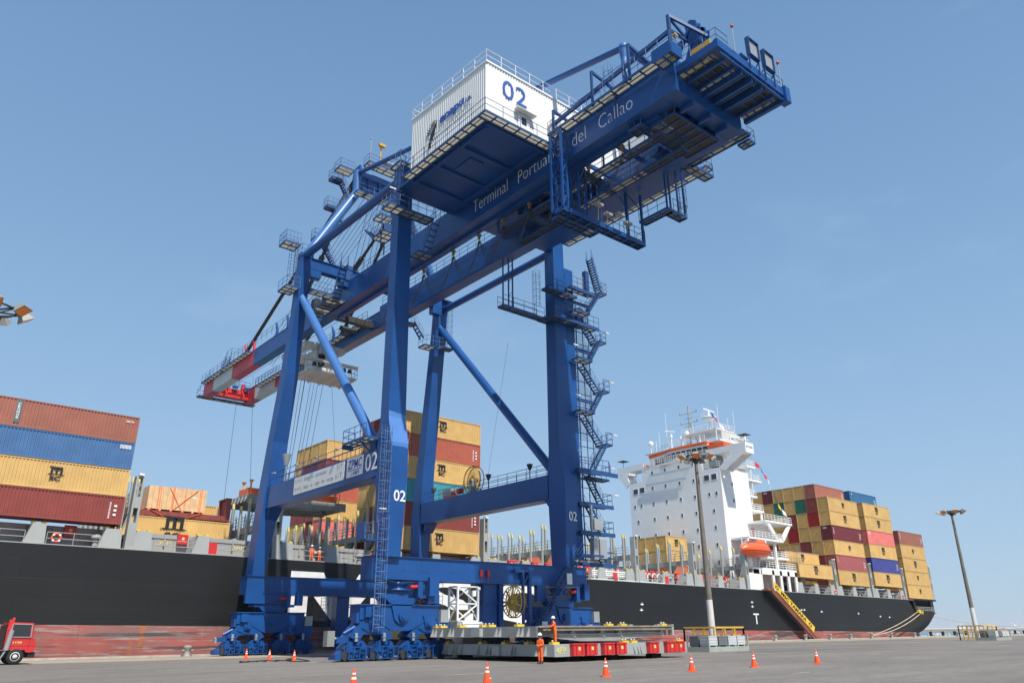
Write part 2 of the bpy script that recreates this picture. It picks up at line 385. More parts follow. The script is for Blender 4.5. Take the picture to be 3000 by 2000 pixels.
# ================================================================ ground, quay, water
def ground_mat(name, col, coarse, stain, patch=0):
    m = bpy.data.materials.new(name); m.use_nodes = True; n = m.node_tree.nodes; l = m.node_tree.links; b = n['Principled BSDF']; b.inputs['Roughness'].default_value = .85
    b.inputs['Specular IOR Level'].default_value = .3
    t = n.new('ShaderNodeTexCoord'); src = None
    def nz(scale, det=8, st=(1, 1, 1), rough=.6):
        mp_ = n.new('ShaderNodeMapping'); mp_.inputs['Scale'].default_value = st; l.new(t.outputs['Object'], mp_.inputs[0])
        q = n.new('ShaderNodeTexNoise'); q.inputs['Scale'].default_value = scale; q.inputs['Detail'].default_value = det; q.inputs['Roughness'].default_value = rough; l.new(mp_.outputs[0], q.inputs['Vector']); return q
    def ramp(q, lo, hi, a, c):
        g = n.new('ShaderNodeMapRange'); g.inputs[1].default_value = lo; g.inputs[2].default_value = hi; g.inputs[3].default_value = a; g.inputs[4].default_value = c; l.new(q.outputs['Fac'], g.inputs[0]); return g
    def mul(src, g):
        x = n.new('ShaderNodeMixRGB'); x.blend_type = 'MULTIPLY'; x.inputs[0].default_value = 1
        if src is None: x.inputs[1].default_value = (*col, 1)
        else: l.new(src, x.inputs[1])
        l.new(g.outputs[0], x.inputs[2]); return x.outputs[0]
    src = mul(None, ramp(nz(.06), .3, .7, .86, 1.14)); src = mul(src, ramp(nz(.5, 8, (.35, 1, 1)), .3, .7, .9, 1.1)); src = mul(src, ramp(nz(9, 6, rough=.8), .3, .7, .66, 1.32)); src = mul(src, ramp(nz(2.2, 5, (.5, 1, 1)), .3, .7, .86, 1.14)); src = mul(src, ramp(nz(.25, 6, (.08, 1.4, 1)), .35, .7, .86, 1.12))
    # light flecks and worn marks
    for sc, lo, hi, c, am in ((14, .70, .74, (.42, .40, .36), .8), (.9, .66, .78, stain, .5)):
        g = ramp(nz(sc, 4), lo, hi, 0, am); x = n.new('ShaderNodeMixRGB'); l.new(g.outputs[0], x.inputs[0]); l.new(src, x.inputs[1]); x.inputs[2].default_value = (*c, 1); src = x.outputs[0]
    l.new(src, b.inputs['Base Color'])
    bp = n.new('ShaderNodeBump'); bp.inputs['Strength'].default_value = .5; bp.inputs['Distance'].default_value = .02; l.new(nz(22, 4).outputs['Fac'], bp.inputs['Height']); l.new(bp.outputs[0], b.inputs['Normal'])
    return m
ASPH = ground_mat('asphalt', (.185, .168, .150), 1, (.11, .10, .09)); CONC = ground_mat('quay_concrete', (.33, .285, .225), 1, (.20, .165, .13)); WORN = mat('worn_line', (.42, .38, .28), .8, var=.3, vs=2)
def struct(o): o['kind'] = 'structure'; return o
struct(MB().box(-400, 900, -400, 77.0, -6, 0).build('ground', ASPH))
struct(MB().box(-400, 900, 66.5, 77.02, -6.02, .004).build('quay_apron', CONC))
b = MB(); b.box(-400, 900, 76.4, 77.15, -.5, .15); struct(b.build('quay_kerb', mat('kerb_concrete', (.42, .39, .34), .8, var=.15, vs=2)))
b = MB()
for y in (74.0, 74.8, 50.9, 51.5): b.box(-400, 900, y - .04, y + .04, .004, .014)
struct(b.build('crane_rail', GREYD))
b = MB()
for y, w in ((72.2, .10), (69.8, .14), (67.6, .1)): b.box(-400, 900, y, y + w, .004, .008)
struct(b.build('yellow_line', mat('faded_yellow_line', (.40, .31, .13), .8, var=.3, vs=3)))
b = MB()
for x, y, l_ in ((22, 31, 2.6), (36, 28.2, 1.4), (47, 27.4, 1.6), (60, 30, 2.2), (95, 33, 3.2), (14, 47, 3), (33, 20, 1.4)): b.box(x, x + l_, y, y + .1, .001, .006)
struct(b.build('worn_marking', WORN))
# tar joint crossing the yard
b = MB(); b.beam((60, 46.5, .004), (190, 37.5, .004), .12, .006); b.beam((60, 41.5, .004), (190, 31.5, .004), .1, .006); struct(b.build('tar_joint', RUBBER))
wm = bpy.data.materials.new('sea_water'); wm.use_nodes = True; n = wm.node_tree.nodes; l = wm.node_tree.links; pb = n['Principled BSDF']; pb.inputs['Base Color'].default_value = (.05, .13, .17, 1); pb.inputs['Roughness'].default_value = .22
t = n.new('ShaderNodeTexCoord'); q = n.new('ShaderNodeTexNoise'); q.inputs['Scale'].default_value = .35; q.inputs['Detail'].default_value = 8; l.new(t.outputs['Object'], q.inputs['Vector']); bp = n.new('ShaderNodeBump'); bp.inputs['Strength'].default_value = 1; bp.inputs['Distance'].default_value = .6
l.new(q.outputs['Fac'], bp.inputs['Height']); l.new(bp.outputs[0], pb.inputs['Normal'])
b = MB(); b.add([(-12000, 77.1, -2.5), (14000, 77.1, -2.5), (14000, 14000, -2.5), (-12000, 14000, -2.5)], [(0, 1, 2, 3)]); b.add([(900, -12000, -2.5), (14000, -12000, -2.5), (14000, 77.1, -2.5), (900, 77.1, -2.5)], [(0, 1, 2, 3)])
struct(b.build('sea', wm))
# ================================================================ the ship-to-shore crane
CR = thing('container_crane', 'huge blue quay crane on four legs with a white machinery house, standing astride the rails', 'crane', (39.8, 62, 0))
def cp(mb, name, m=None, parent=None, label=None): return mb.build(name, m or BLUE, parent or CR, label)
UX = (0, 0, 1)
def legpart(secs, label): return cp(MB().secs(secs), 'leg', None, None, label)
# landside left / right, waterside left / right: (z, x0, x1, y0, y1)
ll = legpart([(7.1, 29.85, 31.1, 50.0, 51.6), (13.6, 29.75, 31.35, 49.86, 52.0), (15.7, 29.75, 31.35, 49.95, 52.0), (17.8, 29.75, 31.36, 50.5, 51.7), (41.2, 29.75, 31.0, 50.5, 51.6)], 'landside leg near the camera with a pale repainted patch and white number')
lr = legpart([(7.1, 48.25, 49.3, 50.1, 51.9), (13.6, 48.25, 49.85, 49.86, 52.2), (15.7, 48.25, 49.85, 49.95, 52.2), (17.8, 48.25, 49.85, 50.5, 51.95), (40.4, 48.25, 49.7, 50.5, 51.8)], 'landside leg beside the stair tower')
wl = legpart([(7.0, 29.3, 30.6, 73.5, 75.1), (13.2, 29.5, 31.1, 73.1, 75.0), (15.6, 29.6, 31.3, 73.0, 74.8), (20, 29.7, 31.3, 72.8, 74.2), (27, 29.75, 31.1, 71.4, 72.9), (33, 29.75, 30.95, 70.8, 71.9), (40.2, 29.75, 30.9, 70.4, 71.5)], 'waterside leg at the left')
wr = legpart([(7.0, 48.3, 49.4, 73.9, 75.5), (13.2, 48.25, 49.8, 73.7, 75.6), (15.6, 48.25, 49.8, 73.6, 75.3), (19.5, 48.25, 49.8, 73.4, 74.8), (26, 48.25, 49.8, 72.7, 74.0), (35.7, 48.25, 49.7, 71.6, 72.7), (40.2, 48.25, 49.7, 71.2, 72.3)], 'waterside leg at the right')
# flared faces near the beam joints have thin welded seams
b = MB()
for z in (13.55, 20.2, 27.0): b.box(29.745, 31.37, 50.492 if z > 17 else 49.86, 50.6, z, z + .02)
cp(b, 'weld_seam', RAILB, ll)
b = MB(); b.box(29.76, 31.34, 49.93, 49.96, 15.72, 15.76)
b = MB().loft([[(29.78, 49.945, 14.05), (31.33, 49.925, 13.9), (31.33, 50.0, 13.9), (29.78, 50.0, 14.05)], [(29.78, 49.935, 15.7), (31.34, 49.935, 15.7), (31.34, 50.1, 15.7), (29.78, 50.1, 15.7)], [(29.78, 50.482, 17.8), (31.34, 50.482, 17.8), (31.34, 50.6, 17.8), (29.78, 50.6, 17.8)], [(29.78, 50.49, 18.3), (31.34, 50.49, 18.1), (31.34, 50.6, 18.1), (29.78, 50.6, 18.3)]])
cp(b, 'paint_patch', BLUEP, ll)
def number(parent, txt, org, xd, w, h, m=LETW, bold=.012, name='lettering'):
    b = MB(); put_text(b, txt, org, xd, UX, w, h, bold); return b.build(name, m, parent)
number(ll, '02', (30.2, 49.87, 11.15), (1, 0, 0), 1.05, .85); number(lr, '02', (48.62, 49.87, 11.15), (1, 0, 0), 1.0, .85)

# sill beams along the rails
for y0, y1, z0, z1, lab in ((50.35, 52.0, 5.5, 7.12, 'landside sill beam'), (73.6, 75.3, 5.35, 7.0, 'waterside sill beam')):
    b = MB(); b.box(28.95, 51.0, y0, y1, z0, z1); b.box(28.9, 51.05, y0 - .12, y1 + .12, z1, z1 + .05)
    if y0 < 60:
        b.box(33.9, 34.9, y0 - .02, y0 + .4, 3.9, 5.5)     # the step where the sill drops beside the bogies
        b.box(45.0, 46.0, y0 - .02, y0 + .4, 4.2, 5.5)
    else: b.box(28.95, 33.2, y0 - .05, y0 + .3, 4.55, 5.35)
    s_ = cp(b, 'sill_beam', None, None, lab)
    d = MB()
    for x in (31.6, 33.2, 36.0): d.box(x, x + .9, y0 - .015, y0 + .01, 6.15, 6.18); d.box(x, x + .03, y0 - .015, y0 + .01, 6.15, 6.9)
    d.box(38.0, 50.9, y0 - .015, y0 + .01, 5.85, 5.87)
    d.build('hand_grip', RAILB, s_)
# portal beams between the legs
pbl = cp(MB().box(29.75, 31.2, 51.9, 73.4, 13.3, 15.45), 'portal_beam', None, None, 'left portal beam with the white load notice')
pbr = cp(MB().box(48.25, 49.7, 52.1, 73.8, 13.3, 15.6), 'portal_beam', None, None, 'right portal beam')
for pb, x0, y0, y1 in ((pbl, 29.85, 52.0, 72.8), (pbr, 48.35, 52.3, 73.2)):
    r = MB(); z = 15.6
    r.rail([(x0, y1, z), (x0, y0, z)], 1.05, .028, 1.5); r.rail([(x0 + 1.2, y1, z), (x0 + 1.2, y0, z)], 1.05, .028, 1.5); r.build('railing', RAILB, pb)
# joint plates under the beam ends
b = MB()
for pb, x0 in ((pbl, 29.8), (pbr, 48.3)):
    for y, s_ in ((72.2, 1), (52.9, -1)): b.prism([(x0 + .1, y, 13.3), (x0 + .1, y + .9 * s_, 13.3), (x0 + .1, y + .9 * s_, 12.3)], (1.2, 0, 0))
cp(b, 'gusset')
# notice, maker's plate and number
nb = MB().box(29.72, 29.75, 57.2, 66.85, 13.78, 15.33).build('notice_board', WHITE, pbl)
b = MB()
put_text(b, 'S.W.L  bajo  el  spreader', (29.715, 66.6, 14.75), (0, -1, 0), UX, 6.3, .42, 0); put_text(b, '51T', (29.715, 58.5, 14.78), (0, -1, 0), UX, 1.0, .44, 0)
put_text(b, 'S.W.L  bajo  la  viga  de  carga', (29.715, 66.6, 14.0), (0, -1, 0), UX, 7.6, .42, 0); put_text(b, '61T', (29.715, 58.7, 14.05), (0, -1, 0), UX, 1.15, .44, 0)
b.build('lettering', LETG, nb)
mk = MB().box(29.72, 29.75, 54.05, 56.75, 13.8, 15.38).build('maker_plate', WHITE, pbl)
b = MB(); put_text(b, 'ZPMC', (29.715, 56.55, 14.45), (0, -1, 0), UX, 2.3, .78, .02); b.box(29.705, 29.718, 54.3, 56.5, 14.3, 14.36)
try: put_text(b, '上海振华', (29.715, 56.0, 13.9), (0, -1, 0), UX, 1.4, .32, .01)
except Exception: pass
b.build('lettering', LETB, mk)
number(pbl, '02', (29.74, 53.7, 13.85), (0, -1, 0), 1.85, 1.42, LETW, .004)

# diagonal braces and struts
cp(MB().tube((30.5, 72.6, 37.2), (30.5, 53.2, 15.8), .44, 20), 'diagonal_brace', TUBEB)
cp(MB().tube((49.0, 72.3, 37.4), (49.0, 52.0, 15.8), .44, 20), 'diagonal_brace', BLUE)
cp(MB().tube((30.3, 71.2, 40.3), (30.3, 51.2, 40.1), .42, 20), 'strut', BLUE)
cp(MB().tube((49.0, 72.0, 39.0), (49.0, 51.5, 39.0), .40, 20), 'strut', BLUE)
# cross beams on the leg heads
cb1 = MB(); cb1.box(30.9, 48.25, 70.5, 71.4, 38.9, 40.05)
for x in (30.9, 34.6, 44.0, 47.0): cb1.box(x, x + 1.3, 70.52, 71.38, 38.0, 38.9)
cb1.box(29.7, 49.8, 70.35, 71.55, 40.05, 40.12)
cp(cb1, 'cross_beam', None, None, 'waterside cross beam')
cp(MB().box(31.0, 48.25, 50.7, 51.5, 38.85, 40.3), 'cross_beam', None, None, 'landside cross beam')
# diagonal bracing tubes seen under the girders
b = MB(); b.tube((31.0, 52, 39.6), (36.0, 43.5, 38.6), .35, 12); b.tube((48.2, 52, 39.6), (43.5, 43.5, 38.6), .35, 12)
cp(b, 'bracing_tube', TUBEB)

# ---------------- girders and boom
XA0, XA1, XB0, XB1 = 35.5, 36.75, 41.95, 43.2
for x0, x1, lab in ((XA0, XA1, 'left main girder with long white lettering'), (XB0, XB1, 'right main girder')):
    b = MB(); b.box(x0, x1, 25.8, 74.5, 36.05, 38.75); b.box(x0 - .06, x1 + .06, 25.8, 74.5, 36.0, 36.05)
    xi = x1 if x0 < 40 else x0
    b.box(xi - .25, xi + .25, 27.0, 74.5, 35.72, 35.99)     # trolley rail bracket
    g = cp(b, 'main_girder', None, None, lab)
    if x0 < 40:
        t = MB()
        put_text(t, 'Terminal   Portuario   del   Callao', (35.49, 47.3, 36.8), (0, -1, 0), UX, 18.9, 1.18, -.02); t.build('lettering', LETW, g)
cp(MB().box(35.5, 43.2, 24.6, 25.8, 36.03, 38.75), 'end_beam', None, None, 'rear end beam')
for x0, x1, lab in ((XA0, XA1, 'left boom arm'), (XB0, XB1, 'right boom arm')):
    for y0, y1, m, nm in ((74.6, 96.7, BLUE, 'boom_section'), (96.7, 104.5, REDB, 'boom_section'), (104.5, 112.0, BOOMW, 'boom_section'), (112.0, 116.2, REDB, 'boom_section')):
        b = MB(); b.box(x0, x1, y0, y1, 36.0, 38.1); b.box(x0 - .04, x1 + .04, y0 + .001, y1 - .001, 38.1, 38.14); cp(b, nm, m, None, lab)
b = MB(); b.box(XA1, XB0, 114.6, 115.9, 36.3, 37.7)
for x in (37.4, 38.6, 39.9, 41.1): b.box(x - .03, x + .03, 114.45, 114.6, 36.3, 37.7)
b.box(XA1, XB0, 114.45, 114.6, 36.95, 37.0)
cp(b, 'boom_tip_beam', RED)
F = MB(); G = MB()
walkway(F, G, 34.9, 43.8, 116.2, 117.3, 36.2); F2 = MB(); F2.rail([(34.9, 112, 38.1), (34.9, 117.3, 36.3), (43.8, 117.3, 36.3)], 1.0)
F2.rail([(36.9, 114.2, 37.9), (41.9, 114.2, 37.9)], 1.1, .03, .8)
cp(F, 'tip_platform', DARK); cp(G, 'tip_grating', GRATE); cp(F2, 'tip_railing', RAILB)
b = MB()
for x in (38.0, 40.7): b.box(x, x + .5, 114.2, 114.9, 37.7, 38.6); b.prism([(x, 114.9, 38.3), (x, 113.2, 36.4), (x, 114.9, 36.4)], (.15, 0, 0))
b.tube((38.9, 114.9, 37.7), (38.9, 114.9, 39.6), .12, 8); b.tube((38.4, 114.9, 39.5), (39.4, 114.9, 39.3), .06, 6)
cp(b, 'rope_sheave_post', RED)
b = MB()
for x in (37.2, 39.2, 41.0): b.box(x, x + .8, 114.0, 114.4, 37.75, 38.15)
cp(b, 'buffer_box', BLUE)
# upright catch horns on the boom
for y, m in ((98.6, RED), (101.6, RED), (87.6, BLUE), (91.0, BLUE)):
    for x in (XA0 + .5, XB0 + .5):
        b = MB(); b.prism([(x, y - .35, 38.1), (x, y + .35, 38.1), (x, y + .2, 39.4), (x, y + .7, 40.7), (x, y - .1, 39.6)], (.25, 0, 0)); cp(b, 'catch_horn', m)
# boom walkway with rails on the outer left side + inner right side, electrical boxes
F = MB(); G = MB(); R = MB()
walkway(F, G, 34.75, 35.45, 97.5, 115.5, 38.0); R.rail([(34.78, 74.8, 38.1), (34.78, 115.5, 38.1)], 1.05, .025, 1.6)
walkway(F, G, 41.1, 41.9, 76, 110, 37.4); R.rail([(41.15, 76, 37.4), (41.15, 110, 37.4)], 1.05, .03, 1.2); R.rail([(41.85, 104, 38.2), (41.85, 112, 38.2)], 1.0, .03, 1.2)
walkway(F, G, 36.8, 37.5, 76, 92, 37.2)
cp(F, 'boom_walkway', RAILB); cp(G, 'boom_grating', GRATE); cp(R, 'boom_railing', RAILB)
b = MB(); b.box(36.0, 36.6, 105.1, 106.5, 38.1, 39.5); cp(b, 'control_cabinet', WHITEP)
F = MB(); stairs(F, (35.2, 108.6, 38.1), (35.2, 106.6, 39.7), (.6, 0, 0)); F.rail([(35.2, 106.6, 39.7), (35.2, 104.9, 39.7), (36.8, 104.9, 39.7)], 1.0); cp(F, 'boom_step', RAILB)

# ---------------- A-frame with its apex
APX = (36.2, 71.5, 53.7); APR = (43.2, 71.5, 53.7)
for p, q, lab in (((30.35, 71.2, 40.1), (36.2, 71.5, 50.9), 'left mast tube'), ((49.0, 71.6, 40.1), (43.2, 71.5, 50.9), 'right mast tube')):
    b = MB(); b.tube(p, q, .52, 20); b.tube(q, (q[0], 71.5, 53.9), .52, 20); b.lathe((q[0], 71.5, 50.9), [(.0, -.55), (.40, -.4), (.56, 0), (.40, .4), (0, .55)], 16); cp(b, 'mast_tube', TUBEB, None, lab)
cp(MB().tube(APX, APR, .5, 20), 'apex_tube', TUBEB)
b = MB()
for x in (36.2, 43.2): b.prism([(x - .12, 70.5, 53.2), (x - .12, 72.6, 53.2), (x - .12, 72.4, 54.6), (x - .12, 70.9, 54.6)], (.24, 0, 0))
for x in (37.5, 39.0, 40.5, 42.0): b.prism([(x - .1, 70.9, 51.6), (x - .1, 72.2, 51.6), (x - .1, 72.0, 53.2), (x - .1, 71.0, 53.2)], (.2, 0, 0))
b.box(36.7, 42.7, 70.9, 72.1, 51.4, 51.6); b.box(36.7, 42.7, 71.3, 71.7, 51.6, 53.0)
cp(b, 'apex_bracket', BLUE)
F = MB(); G = MB(); R = MB()
walkway(F, G, 35.4, 44.0, 69.6, 70.7, 50.2); R.rail([(35.4, 69.6, 50.2), (44.0, 69.6, 50.2)], 1.05, .03, 1.1)
walkway(F, G, 36.4, 44.0, 69.2, 70.6, 54.4); R.rail([(36.4, 69.2, 54.4), (44, 69.2, 54.4)], 1.05, .03, 1.2); R.rail([(36.4, 70.6, 54.4), (36.4, 69.2, 54.4)], 1.05, .03, 1.2)
walkway(F, G, 33.9, 35.8, 71.6, 73.2, 54.0); R.rail([(35.8, 71.6, 54), (33.9, 71.6, 54), (33.9, 73.2, 54), (35.8, 73.2, 54)], 1.05, .03, 1.1)
# zigzag stairs climbing the left mast tube: square landings linked by steep flights
LD = [(31.4, 72.6, 41.6), (32.9, 73.0, 44.3), (34.1, 73.0, 49.0), (34.4, 73.0, 53.0)]
for i, (x, y, z) in enumerate(LD):
    walkway(F, G, x - .8, x + .6, y - .1, y + .9, z, .7, None, .3); R.rail([(x + .6, y - .1, z), (x - .8, y - .1, z), (x - .8, y + .9, z), (x + .6, y + .9, z)], 1.1, .03, .7)
for (a, b_) in (((34.6, 72.2, 41.2), (33.0, 72.9, 44.3)), ((35.2, 72.2, 46.2), (34.3, 72.9, 49.0)), ((36.0, 72.3, 50.2), (34.8, 72.9, 53.0)), ((33.0, 72.0, 44.3), (35.4, 72.0, 50.2)), ((31.4, 72.1, 41.6), (32.6, 72.1, 44.3))):
    stairs(F, a, b_, (.0, .8, 0), .28, True, R)
cp(F, 'mast_platform', RAILB); cp(G, 'mast_grating', GRATE); cp(R, 'mast_railing', LADB)
b = MB()
for x, y, h in ((36.6, 69.4, 3.3), (42.5, 69.4, 3.0), (44.2, 69.8, 3.2)): b.tube((x, y, 54.4), (x, y, 54.4 + h), .035, 5); b.cb((x, y, 54.4 + h), (.2, .2, .16))
b.box(38.5, 40.4, 69.8, 70.6, 55.6, 55.9); b.box(41.8, 43.4, 69.4, 70.3, 54.5, 56.0)
cp(b, 'anemometer_mast', GALV)
b = MB(); b.tube((37.9, 69.3, 54.4), (37.9, 69.3, 57.0), .09, 6); b.cb((37.9, 69.1, 57.1), (.8, .4, .35)); cp(b, 'floodlight', OCHRE)

# ---------------- backstays, forestays
rear = MB()
for x in (36.2, 43.2): rear.tube((x, 71.5, 53.7), (x, 29.4, 43.3), .25, 14)
cp(rear, 'backstay', BLUE)
b = MB(); b.tube((36.2, 29.4, 43.3), (43.2, 29.4, 43.3), .3, 16)
for x in (36.2, 43.2): b.lathe((x, 29.4, 43.3), [(0, -.4), (.3, -.28), (.41, 0), (.3, .28), (0, .4)], 14); b.tube((x, 29.4, 43.3), (x, 29.4, 38.7), .27, 16); b.tube((x, 29.4, 43.0), (x, 29.4, 42.2), .38, 14, .27)
cp(b, 'rear_portal_frame', TUBEB)
def stay(p, q, split=.62):
    p = Vector(p); q = Vector(q); m = p.lerp(q, split); b = MB(); b.tube(p, m, .2, 10); d = (q - p).normalized()
    b.tube(m - d * .6, m + d * 1.6, .36, 8); b.tube(m + d * 1.2, q, .24, 10); b.tube(q - d * 1.4, q - d * .3, .36, 8); return b
for x in (36.2, 43.0):
    cp(stay((x, 71.6, 53.5), (x, 103.6, 38.4), .34), 'forestay', DARK)
    cp(stay((x - .1, 71.6, 53.2), (x - .1, 86.2, 38.5), .55), 'forestay', DARK)
b = MB()
for i in range(6):
    x = 37.9 + i * .55; b.tube((x, 71.5, 52.0), (x, 101 + i * .4, 38.6), .03, 4)
for i in range(5):
    x = 37.9 + i * .6; b.tube((x, 71.2, 52.0), (x, 58.5 + i * .3, 39.2), .03, 4); b.tube((x + .1, 70.9, 51.8), (x + .3, 76.5, 39.0), .03, 4)
b.tube((37.2, 30, 37.6), (37.2, 114, 37.5), .03, 4); b.tube((41.5, 30, 37.4), (41.5, 114, 37.5), .03, 4); b.tube((38.3, 40, 36.8), (38.3, 114, 37.2), .03, 4); b.tube((40.6, 40, 36.9), (40.6, 114, 37.0), .03, 4)
cp(b, 'hoist_rope', CABLE)

# ---------------- machinery house
hx0, hx1, hy0, hy1, hz0, hz1, hz2 = 29.2, 44.2, 37.4, 48.0, 38.0, 43.45, 44.1
hb = MB()
def ribbed(p0, p1, zb, za0, za1, d, per=.27):
    p0 = Vector((*p0, 0)); p1 = Vector((*p1, 0)); L = (p1 - p0).length; t = (p1 - p0) / L; nrm = Vector((t.y, -t.x, 0)); n = int(L / per); vs = []; k = 0
    for i in range(n):
        for f, o in ((0, 0), (.35, 0), (.5, d), (.85, d)): vs.append((i + f, o))
    vs.append((n, 0)); P = []
    for f, o in vs:
        q = p0 + t * (f * L / n) + nrm * o; zt = za0 + (za1 - za0) * f / n; P.append(((q.x, q.y, zb), (q.x, q.y, zt)))
    hb.add([p for pr in P for p in pr], [(2 * i, 2 * i + 2, 2 * i + 3, 2 * i + 1) for i in range(len(P) - 1)])
ribbed((hx0, hy0), (hx1, hy0), hz0, hz1, hz1, .05); ribbed((hx0, hy1), (hx0, hy0), hz0, hz2, hz1, .05)
hb.add([(hx1, hy0, hz0), (hx1, hy1, hz0), (hx1, hy1, hz2), (hx1, hy0, hz1), (hx0, hy1, hz0), (hx0, hy1, hz2)], [(0, 1, 2, 3), (1, 4, 5, 2)])
house = MB(); house.v, house.f, house.s = hb.v, hb.f, hb.s
HOUSE = cp(house, 'machinery_house', WHITE)
b = MB(); b.add([(hx0 - .1, hy0 - .12, hz1), (hx1 + .1, hy0 - .12, hz1), (hx1 + .1, hy1 + .1, hz2), (hx0 - .1, hy1 + .1, hz2), (hx0 - .1, hy0 - .12, hz1 + .16), (hx1 + .1, hy0 - .12, hz1 + .16), (hx1 + .1, hy1 + .1, hz2 + .16), (hx0 - .1, hy1 + .1, hz2 + .16)],
                [(0, 3, 2, 1), (4, 5, 6, 7), (0, 1, 5, 4), (1, 2, 6, 5), (2, 3, 7, 6), (3, 0, 4, 7)]); b.build('roof', WHITEP, HOUSE)
b = MB(); z0 = hz1 + .16; z1 = hz2 + .16
b.rail([(hx0, hy0, z0), (hx1, hy0, z0), (hx1, hy1, z1), (hx0, hy1, z1), (hx0, hy0, z0)], 1.15, .035, 1.5); b.build('roof_railing', WHITEP, HOUSE)
number(HOUSE, '02', (30.75, hy0 - .09, 40.95), (1, 0, 0), 2.5, 1.72, LETB, -.004)
b = MB(); put_text(b, 'enapu', (hx0 - .09, 43.7, 40.95), (0, -1, 0), UX, 3.4, .85, .045, .15); put_text(b, 's.a.', (hx0 - .09, 40.1, 41.1), (0, -1, 0), UX, .9, .42, .03, .15); b.build('lettering', LETB, HOUSE)
b = MB(); put_text(b, 'EMPRESA NACIONAL DE PUERTOS S.A.', (hx0 - .09, 44.6, 40.42), (0, -1, 0), UX, 5.6, .22, 0); b.build('small_lettering', LETG, HOUSE)
# black emblem: a tower on a base under spreading strokes
b = MB(); ex = hx0 - .095; ey = 44.9
b.prism([(ex, ey + .25, 39.5), (ex, ey - .15, 39.5), (ex, ey - .1, 40.1), (ex, ey + .2, 40.1)], (-.01, 0, 0))
b.prism([(ex, ey + .15, 40.3), (ex, ey - .35, 40.2), (ex, ey - .75, 41.0), (ex, ey - .95, 41.6), (ex, ey - .5, 41.35), (ex, ey - .1, 40.9)], (-.01, 0, 0))
for i in range(9):
    a = rad(50 + i * 16); c = (ex, ey - .35, 41.0); b.beam((ex, c[1] - .45 * math.cos(a), c[2] + .45 * math.sin(a)), (ex, c[1] - .95 * math.cos(a), c[2] + 1.0 * math.sin(a)), .02, .07)
b.build('emblem', BLACK, HOUSE)
b = MB(); b.box(32.3, 33.5, hy0 - .13, hy0 - .09, 38.1, 40.1); d = b.build('door', WHITEP, HOUSE)
MB().box(32.65, 33.15, hy0 - .15, hy0 - .13, 39.2, 39.85).build('window', GLASS, d)
b = MB(); b.add([(32.0, hy0 - .09, 40.6), (33.8, hy0 - .09, 40.6), (33.9, hy0 - .6, 40.3), (31.9, hy0 - .6, 40.3)], [(0, 1, 2, 3)]); b.box(31.9, 33.9, hy0 - .62, hy0 - .09, 40.24, 40.29); b.build('canopy', WHITEP, HOUSE)
b = MB(); b.lathe((36.0, hy0 - .5, 39.3), [(0, 0), (.5, 0), (.5, 1.5), (.35, 1.85), (0, 1.95)], 18); b.box(35.6, 36.4, hy0 - .7, hy0 - .1, 38.9, 39.3); b.build('ventilation_cowl', WHITEP, HOUSE)
# floor, framing, walkways round the house
b = MB(); b.box(hx0, 35.45, hy0, hy1, 38.0, 38.2); b.box(43.25, 47.2, 31.2, hy1, 37.95, 38.2); b.box(35.45, 43.25, hy0, hy1, 38.78, 38.95)
for y in (37.6, 41.2, 44.6, 47.7): b.box(hx0 + .1, 35.3, y - .15, y + .15, 37.75, 38.0)
for x in (29.6, 34.7): b.box(x - .15, x + .15, 37.8, 47.5, 37.7, 37.99)
b.box(31.2, 32.6, 42.0, 44.2, 37.9, 38.0); b.box(hx0, 35.4, hy1, 50.4, 38.0, 38.2); b.box(43.3, 47, hy1, 50.4, 38.0, 38.2)
cp(b, 'house_floor', BLUE)
MB().box(44.4, 47.0, 32.0, 47.6, 38.2, 42.8).build('electrical_house', WHITE, CR)
F = MB(); G = MB(); R = MB(); walkway(F, G, 47.25, 48.1, 30.6, 48.0, 38.1, 1.2); R.rail([(48.1, 30.6, 38.1), (48.1, 48, 38.1)], 1.1, .03, 1.5); cp(F, 'side_walkway', RAILB); cp(G, 'side_grating', GRATE); cp(R, 'side_railing', RAILB)
F = MB(); G = MB(); R = MB()
walkway(F, G, 28.4, 35.3, 36.5, 37.35, 38.0, 1.1); walkway(F, G, 28.4, 29.15, 37.4, 47.9, 38.0, 1.1)
R.rail([(35.3, 36.5, 38.05), (28.4, 36.5, 38.05), (28.4, 47.9, 38.05)], 1.1, .028, 1.6)
walkway(F, G, 34.6, 35.4, 25.5, 36.4, 38.6, 1.3); R.rail([(34.6, 36.4, 38.6), (34.6, 30.6, 38.6)], 1.1, .03, 1.5); R.rail([(34.6, 28.4, 38.6), (34.6, 25.5, 38.6)], 1.1, .03, 1.5)
walkway(F, G, 43.3, 44.2, 27.0, 31.1, 38.4, 1.3); walkway(F, G, 43.3, 44.1, 52, 70, 38.4); R.rail([(44.1, 52, 38.4), (44.1, 70, 38.4)], 1.05, .03, 1.5)
R.rail([(43.1, 48, 38.75), (43.1, 74, 38.75)], 1.05, .03, 1.4); R.rail([(35.6, 52, 38.75), (35.6, 70, 38.75)], 1.05, .03, 1.4); R.rail([(42.0, 44, 38.75), (42.0, 74, 38.75)], 1.05, .03, 1.4)
cp(F, 'walkway_frame', RAILB); cp(G, 'walkway_grating', GRATE); cp(R, 'walkway_railing', RAILB); F = MB(); G = MB(); R = MB()
